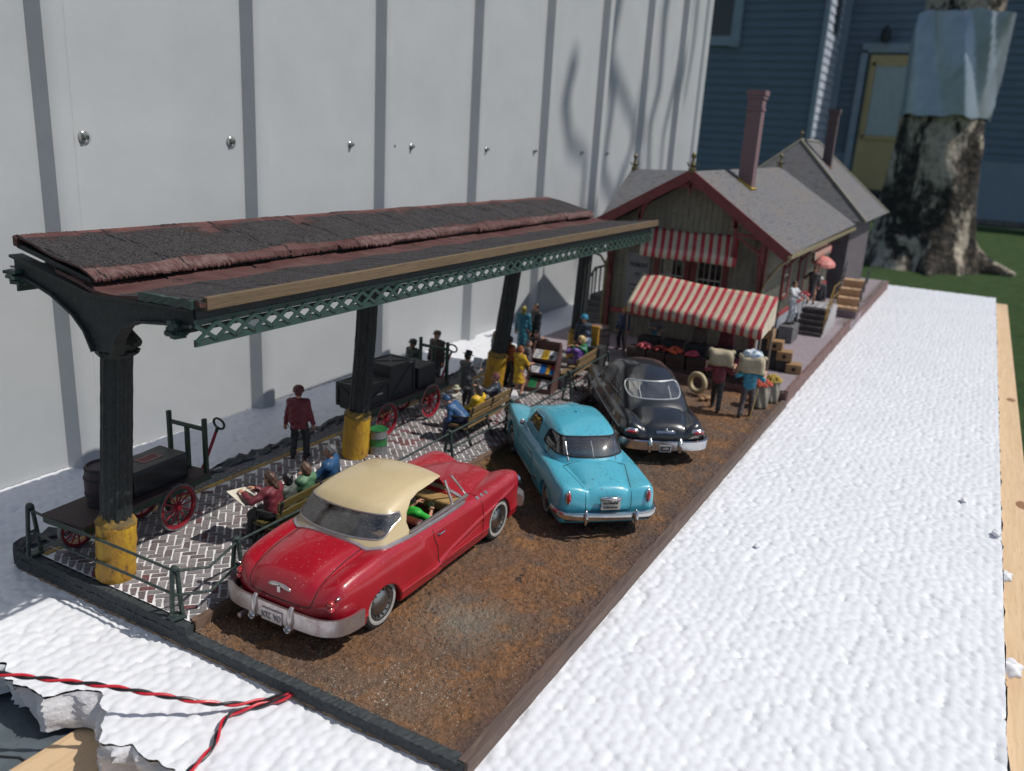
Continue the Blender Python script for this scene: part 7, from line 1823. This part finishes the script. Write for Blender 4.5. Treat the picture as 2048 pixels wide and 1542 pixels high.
# second building beyond
sb = thing('signal_house', 'second grey hip-roofed depot building behind the station, with its own chimney', 'building', (34, 4.4, WZ)); SO2 = Vector((34, 4.4, WZ))
def S2(p, name, mat, **kw): p.V = [tuple(Vector(v)-SO2) for v in p.V]; return p.build(name, mat, sb, **kw)
p = MB(); p.box((38.4, 4.3, 2.1), (7.6, 6.0, 3.7)); S2(p, 'wall', M('dark_wall', (.10, .085, .095), (.075, .065, .07), scale=2, rough=.8))
e = [(33.9, .62, 3.92), (33.9, 8.1, 3.92), (43.2, 8.1, 3.92), (43.2, .62, 3.92)]; r0, r1 = (36.6, 4.45, 7.30), (39.8, 4.2, 7.30)
def slab2(pts, mat):
    a, b, c = (Vector(q) for q in pts[:3]); n = (b-a).cross(c-a).normalized(); n = n if n.z > 0 else -n
    p = MB(); p.prism([Vector(q)-n*.1 for q in pts], n*.1); return S2(p, 'roof', mat)
slab2([r0, r1, e[3], e[0]], m_shx); slab2([r0, e[0], e[1]], m_shy); slab2([r1, r0, e[1], e[2]], m_shx); slab2([r1, e[2], e[3]], m_shy)
p = MB(); p.tube([r0, e[0]], .07, 6); p.tube([r0, e[1]], .07, 6); p.tube([r1, e[3]], .07, 6); p.tube([r0, r1], .08, 6); S2(p, 'hip_cap', M('hip_cap', (.20, .19, .14), (.16, .15, .12), scale=4, rough=.6), smooth=True)
p = MB(); p.tube([(r0[0], r0[1], r0[2]), (r0[0], r0[1], r0[2]+.5)], .035, 6); p.ell((r0[0], r0[1], r0[2]+.3), (.1, .1, .08), 8, 6); S2(p, 'finial', m_fin, smooth=True)
c2_ = chimney(37.6, 3.25, 6.0, 8.8, .42, M('orange_sealant', (.35, .14, .06), rough=.6), sb); c2_.location = Vector((37.6, 3.25, 6.0))-SO2

# market stall
SL = thing('market_stall', 'market stall under a red and cream striped awning in front of the depot', 'market stall', (17.9, 3.0, WZ))
lo2 = lambda v: Vector(v)-Vector((17.9, 3.0, WZ))
aw = awning('awning', lo2((18.85, 5.28, 2.66)), lo2((17.35, 5.18, 1.96)), lo2((18.2, .90, 2.56)), lo2((16.75, .92, 1.86)), 17, SL, .26, .03)
p = MB()
for (L_, R_2) in (((18.85, 5.28, 2.66), (17.35, 5.18, 1.96)), ((18.2, .90, 2.56), (16.75, .92, 1.86))):
    a, b = lo2(L_), lo2(R_2); p = MB(); p.prism([a, b, b+Vector((0, 0, -.26)), a+Vector((0, 0, -.75)), a+Vector((0, 0, -.3))], (0, .03, 0)); p.build('awning_end', M('cream_cloth', (.52, .46, .36), (.44, .38, .29), scale=4, rough=.7), SL)
m_post = M('stall_post', (.17, .12, .10), (.22, .17, .15), scale=5, rough=.6)
for (x, y, z, zz) in ((17.35, 5.15, WZ, 1.95), (16.78, .95, WZ, 1.85), (18.85, 5.25, WZ, 2.65), (18.2, .93, WZ, 2.55)):
    p = MB(); p.cyl(lo2((x, y, z)), lo2((x, y, zz)), .035, .03, 8); p.build('post', m_post, SL, smooth=True)
m_ctr = M('stall_counter', (.035, .022, .02), (.05, .032, .028), scale=5, rough=.7, bmp=.3, bsc=20)
p = MB()
for k in range(6): p.box(lo2((16.95+.05*(k % 2), 4.55-.62*k, .50)), (.46, .56, .50)); p.box(lo2((16.70+.05*(k % 2), 4.55-.62*k, .62)), (.04, .58, .16))
p.box(lo2((17.1, 3.0, .28)), (.8, 3.9, .12)); p.build('counter', m_ctr, SL, bev=.012)
p = MB()
for k in range(5): p.box(lo2((17.5, 4.4-.75*k, .62)), (.5, .62, .74)); 
p.build('back_bench', m_crate, SL, bev=.012)
def heap(loc, r, n, col, label, rb=.045, cat='produce', name='produce_heap', squash=.55):
    p = MB(); random.seed(int(loc[0]*100+loc[1]*10))
    for k in range(n):
        a = random.random()*6.28; q = math.sqrt(random.random()); z = (1-q*q)*r*squash
        b_ = rb*random.uniform(.7, 1.2); p.ell((q*r*math.cos(a), q*r*math.sin(a), z*random.uniform(.6, 1)+.02), (b_, b_, b_*.85), 8, 6)
    o = p.build(name, cloth(col, .4), smooth=True); o.location = loc; return tag(o, label, cat, 'produce and flowers on the stall')
heap((16.92, 4.35, .76), .24, 60, (.50, .08, .10), 'pink heap at the left end of the stall counter')
heap((16.95, 3.42, .76), .24, 70, (.62, .10, .03), 'tallest bright orange heap on the stall counter')
heap((16.90, 2.85, .76), .20, 50, (.50, .06, .10), 'small deep pink heap right of the orange one')
heap((16.92, 3.85, .76), .20, 40, (.30, .03, .02), 'low dark red heap between the pink and the orange')
heap((16.95, 2.2, .76), .22, 40, (.03, .09, .03), 'dark green heap on the stall counter')
heap((16.95, 1.5, .76), .22, 40, (.20, .03, .06), 'maroon heap at the right end of the stall counter')
random.seed(11)
person('stall keeper with yellow hair and a teal apron, left end of the stall', (17.9, 4.42, WZ), R_(200), h=1.42, shirt=(.16, .15, .16), dress=(.02, .16, .20), hair=(.20, .15, .02), bare=True, lh=(.3, .2, .95), rh=(.35, -.05, 1.0))
person('stall keeper in a grey brown coat at the middle of the stall', (17.9, 2.95, WZ), R_(185), h=1.4, shirt=(.12, .09, .08), pants=(.05, .05, .05), hair=(.05, .03, .02), coat=.3)
person('stall keeper in a maroon shirt at the right of the stall', (17.9, 2.15, WZ), R_(175), h=1.42, shirt=(.14, .02, .035), pants=(.03, .03, .03), hair=(.03, .02, .02))
# carriers with sacks
m_sack = M('burlap', (.42, .36, .25), (.34, .28, .19), scale=7, rough=.7, bmp=.5, bsc=40, bdist=.015, c3=(.28, .23, .15))
def sack(loc, rz, label, hx=.20, hy=.30, hz=.21, group='sacks'):
    def f(P):
        d = box_(P, (0, 0, hz), (hx, hy, hz), .12)
        for sy in (-1, 1):
            for sz in (0, 1): d = smin(d, ell_(P, (0, sy*(hy-.02), hz*2*sz+(.03 if not sz else -.03)+.0), (.07, .07, .06)), .05)
        return d+.014*np.sin(P[:, 1]*14+P[:, 2]*9)*np.sin(P[:, 2]*13+P[:, 0]*11)
    return prop('sack', label, 'sack', f, m_sack, loc, (-hx-.1, -hy-.14, -.1), (hx+.1, hy+.14, hz*2+.12), .026, rz, group)
cA = (14.55, 1.42, 0.0); cB = (14.50, .60, 0.0)
person('carrier in a dark red shirt seen from behind with a sack on the shoulders', cA, R_(8), h=1.46, shirt=(.20, .025, .04), pants=(.035, .04, .04), lean=.22, lh=(.12, .36, 1.20), rh=(.12, -.36, 1.20), sleeves=.35, lf=(.22, .10, .075), rf=(-.20, -.10, .075), nod=.35, hair=(.03, .02, .02))
sack((cA[0]+.05, cA[1]+.0, 1.20), R_(8), 'burlap sack carried by the man in dark red', group='sacks of the two carriers')
person('carrier in a light blue shirt seen from behind with a sack on the shoulders', cB, R_(5), h=1.46, shirt=(.05, .27, .38), pants=(.09, .07, .075), lean=.20, lh=(.10, .36, 1.20), rh=(.14, -.34, 1.18), sleeves=.3, lf=(-.18, .12, .075), rf=(.16, -.11, .075), nod=.35, hair=(.2, .13, .05))
sack((cB[0]+.03, cB[1]+.0, 1.18), R_(3), 'burlap sack carried by the man in light blue, white stuff on top', .21, .32, .22, group='sacks of the two carriers')
def wad(P): return ell_(P, (0, 0, .05), (.18, .26, .14))+.03*np.sin(P[:, 0]*30)*np.sin(P[:, 1]*26+P[:, 2]*20)
o = prop('bundle', 'crumpled white and blue bundle on top of the carried sack', 'bundle', wad, M('white_blue_cloth', (.60, .64, .68), (.10, .22, .36), scale=9, rough=.5, lo=.5, hi=.6), (cB[0]+.05, cB[1]+.02, 1.58), (-.3, -.36, -.12), (.3, .36, .24), .028)
p = MB(); p.cyl((0, 0, 0), (.06, -.10, .82), .018, .016, 8); o = p.build('walking_stick', M('bamboo', (.45, .33, .12), (.38, .27, .1), scale=12, rough=.5), smooth=True); o.location = (14.30, .44, .0); tag(o, 'pale bamboo stick upright beside the man in light blue', 'stick')
# flower sacks at the corner
def tub(loc, rz, label, h=.62, r=.24, group='burlap flower sacks'):
    f = lambda P: smax(np.hypot(P[:, 0], P[:, 1])-(r*(1-.22*(P[:, 2]/h-.35)**2)+.02*np.sin(6*np.arctan2(P[:, 1], P[:, 0])+P[:, 2]*7)), np.abs(P[:, 2]-h/2)-h/2, .05)
    return prop('flower_sack', label, 'sack', f, M('grey_burlap', (.26, .24, .20), (.18, .165, .14), scale=6, rough=.85, bmp=.6, bsc=30, c3=(.33, .28, .18)), loc, (-.36, -.36, -.06), (.36, .36, h+.1), .028, rz, group)
tub((15.62, .52, 0), 0, 'grey burlap sack of orange flowers beside the blue carrier', .66)
tub((16.35, .36, 0), 1, 'burlap sack of yellow flowers at the walkway corner', .62, .20)
heap((15.62, .50, .62), .26, 110, (.60, .08, .04), 'orange red flowers in the grey burlap sack', .035, 'flowers', 'flowers', .7)
heap((16.35, .36, .58), .24, 110, (.48, .32, .04), 'yellow flowers in the corner burlap sack', .035, 'flowers', 'flowers', .75)
random.seed(11)
# stepped crates right of the stall
m_box = M('tan_box', (.30, .18, .085), (.24, .14, .065), scale=5, rough=.7, bmp=.2, bsc=25)
for k, (x, y, z, lab) in enumerate([(19.2, 1.28, .95, 'topmost tan box of the stepped pile by the stall post'), (19.15, .96, .65, 'second highest tan box of the stepped pile'), (19.1, .64, .38, 'third tan box down the stepped pile'), (19.05, .32, .05, 'lowest tan box of the stepped pile at the walkway edge')]):
    t = thing('tan_box', lab, 'box', (x, y, WZ+z-.05 if k < 3 else WZ), R_(4*k), 'stepped tan boxes')
    p = MB(); p.box((0, 0, .15), (.44, .46, .28)); p.build('box', m_box, t, bev=.01)
    p = MB(); p.lathe([(.06, 0), (.06, .006), (0, .006)], (-.222, 0, .15), axis=(-1, 0, 0), n=14); p.build('hand_hole', m_black, t)
    if k < 3:
        q = crate((x, y, WZ), R_(4*k), (.42, .44, z-.05+.003), ['dark crate under the topmost tan box', 'dark crate under the second tan box', 'low dark crate under the third tan box'][k], plank=False); q['group'] = 'dark crates under the tan boxes'
# barrel and wheel-like props left of the stall
m_pbar = M('pale_barrel', (.20, .14, .125), (.15, .10, .09), scale=6, rough=.7, stretch=(1, 1, .3))
barrel((17.35, 6.05, WZ), .36, .82, 'pale brown barrel left of the stall beyond the last bench', m_pbar, m_iron)
person('figure with amber hair in a navy top between the barrel and the stall post', (18.15, 5.55, WZ), R_(170), h=1.40, shirt=(.015, .03, .09), hair=(.40, .20, .02), hairlong=.2, pants=(.03, .03, .04))
def ringf(P): return np.hypot(np.hypot(P[:, 0], P[:, 2]-.32)-.25, P[:, 1])-.07
prop('horse_collar', 'cream padded ring leaning on the stall front behind the black car', 'ring', ringf, M('cream_pad', (.50, .42, .26), (.42, .34, .2), scale=8, rough=.6), (15.6, 2.25, .02), (-.42, -.13, -.05), (.42, .13, .75), .03, R_(70))
for k, (x, y, s) in enumerate([(15.3, 1.85, .10), (15.15, 1.95, .08)]):
    f = lambda P, s=s: ell_(P, (0, 0, s*.6), (s*1.4, s, s*.6))+.01*np.sin(P[:, 0]*40)
    prop('bread_loaf', ['larger tan loaf on the dirt behind the black car', 'smaller tan loaf on the dirt behind the black car'][k], 'loaf', f, m_box, (x, y, 0), (-.2, -.15, -.05), (.2, .15, .2), .02)
# people and things on the walkway side of the depot
person('waiter in white with a red scarf at the depot side window', (23.6, 1.45, WZ+.6), R_(-110), h=1.55, shirt=(.55, .58, .62), pants=(.45, .48, .52), hair=(.05, .03, .02), lh=(.42, .20, 1.0), rh=(.40, -.2, 1.0))
p = MB(); p.box((0, 0, .30), (1.1, .5, .60)); o = p.build('plinth', m_step, bev=.02); o.location = (23.6, 1.42, WZ); tag(o, 'grey plinth under the waiter in white', 'plinth')
heap((23.55, 1.05, 1.95), .16, 40, (.45, .03, .05), 'red flowers in front of the waiter in white', .035, 'flowers', 'flowers', .7)
person('woman in a dark dress holding a pink parasol at the side door', (26.9, 1.35, WZ+.88), R_(190), h=1.45, shirt=(.06, .05, .055), dress=(.05, .045, .05), bare=True, hair=(.04, .03, .02), rh=(.25, -.25, 1.05))
ps = thing('parasol', 'round pink parasol over the woman at the side door', 'parasol', (26.5, 1.05, WZ+1.9), 0)
p = MB(); p.lathe([(.46, 0), (.40, .10), (.24, .20), (0, .25)], (0, 0, .62), axis=(-.25, -.2, 1), n=10); p.build('canopy', M('pink_cloth', (.58, .20, .17), (.50, .17, .15), scale=5, rough=.6), ps)
p = MB(); p.tube([(0, 0, 0), (0, 0, .85)], .018, 6); p.build('pole', m_post, ps, smooth=True)
person('man in dark clothes with a white cap near the wooden steps', (28.6, 1.35, WZ+.0), R_(180), h=1.75, shirt=(.05, .05, .06), hat='cap', hatc=(.6, .6, .6), pants=(.05, .05, .06))
# weeds along the walls and edges
m_weed = M('dry_weed', (.13, .12, .03), (.20, .15, .05), scale=9, rough=.9)
GV = []; GF = []
for i in range(5200):
    k = random.random()
    if k < .45: x, y = random.uniform(6.2, 11), YP-.10-abs(random.gauss(0, .11)); z = PZ-.13
    elif k < .6: x, y = random.uniform(11, 15.6), YP-.1-abs(random.gauss(0, .08)); z = PZ-.12
    elif k < .8: x, y = random.uniform(20.5, 25), 1.80-abs(random.gauss(0, .12)); z = WZ
    else: x, y = random.uniform(28, 43), .12+abs(random.gauss(0, .14)); z = WZ
    a = random.random()*6.28; h_ = random.uniform(.02, .075); n = len(GV); dx, dy = .010*math.cos(a), .010*math.sin(a)
    GV += [(x-dx, y-dy, z), (x+dx, y+dy, z), (x+random.uniform(-.04, .04), y+random.uniform(-.04, .04), z+h_)]; GF.append((n, n+1, n+2))
tag(link_mesh('weeds', GV, GF, m_weed), kind='stuff')
for o in bpy.data.objects:
    for k in ('hand_l', 'hand_r'):
        if k in o: del o[k]
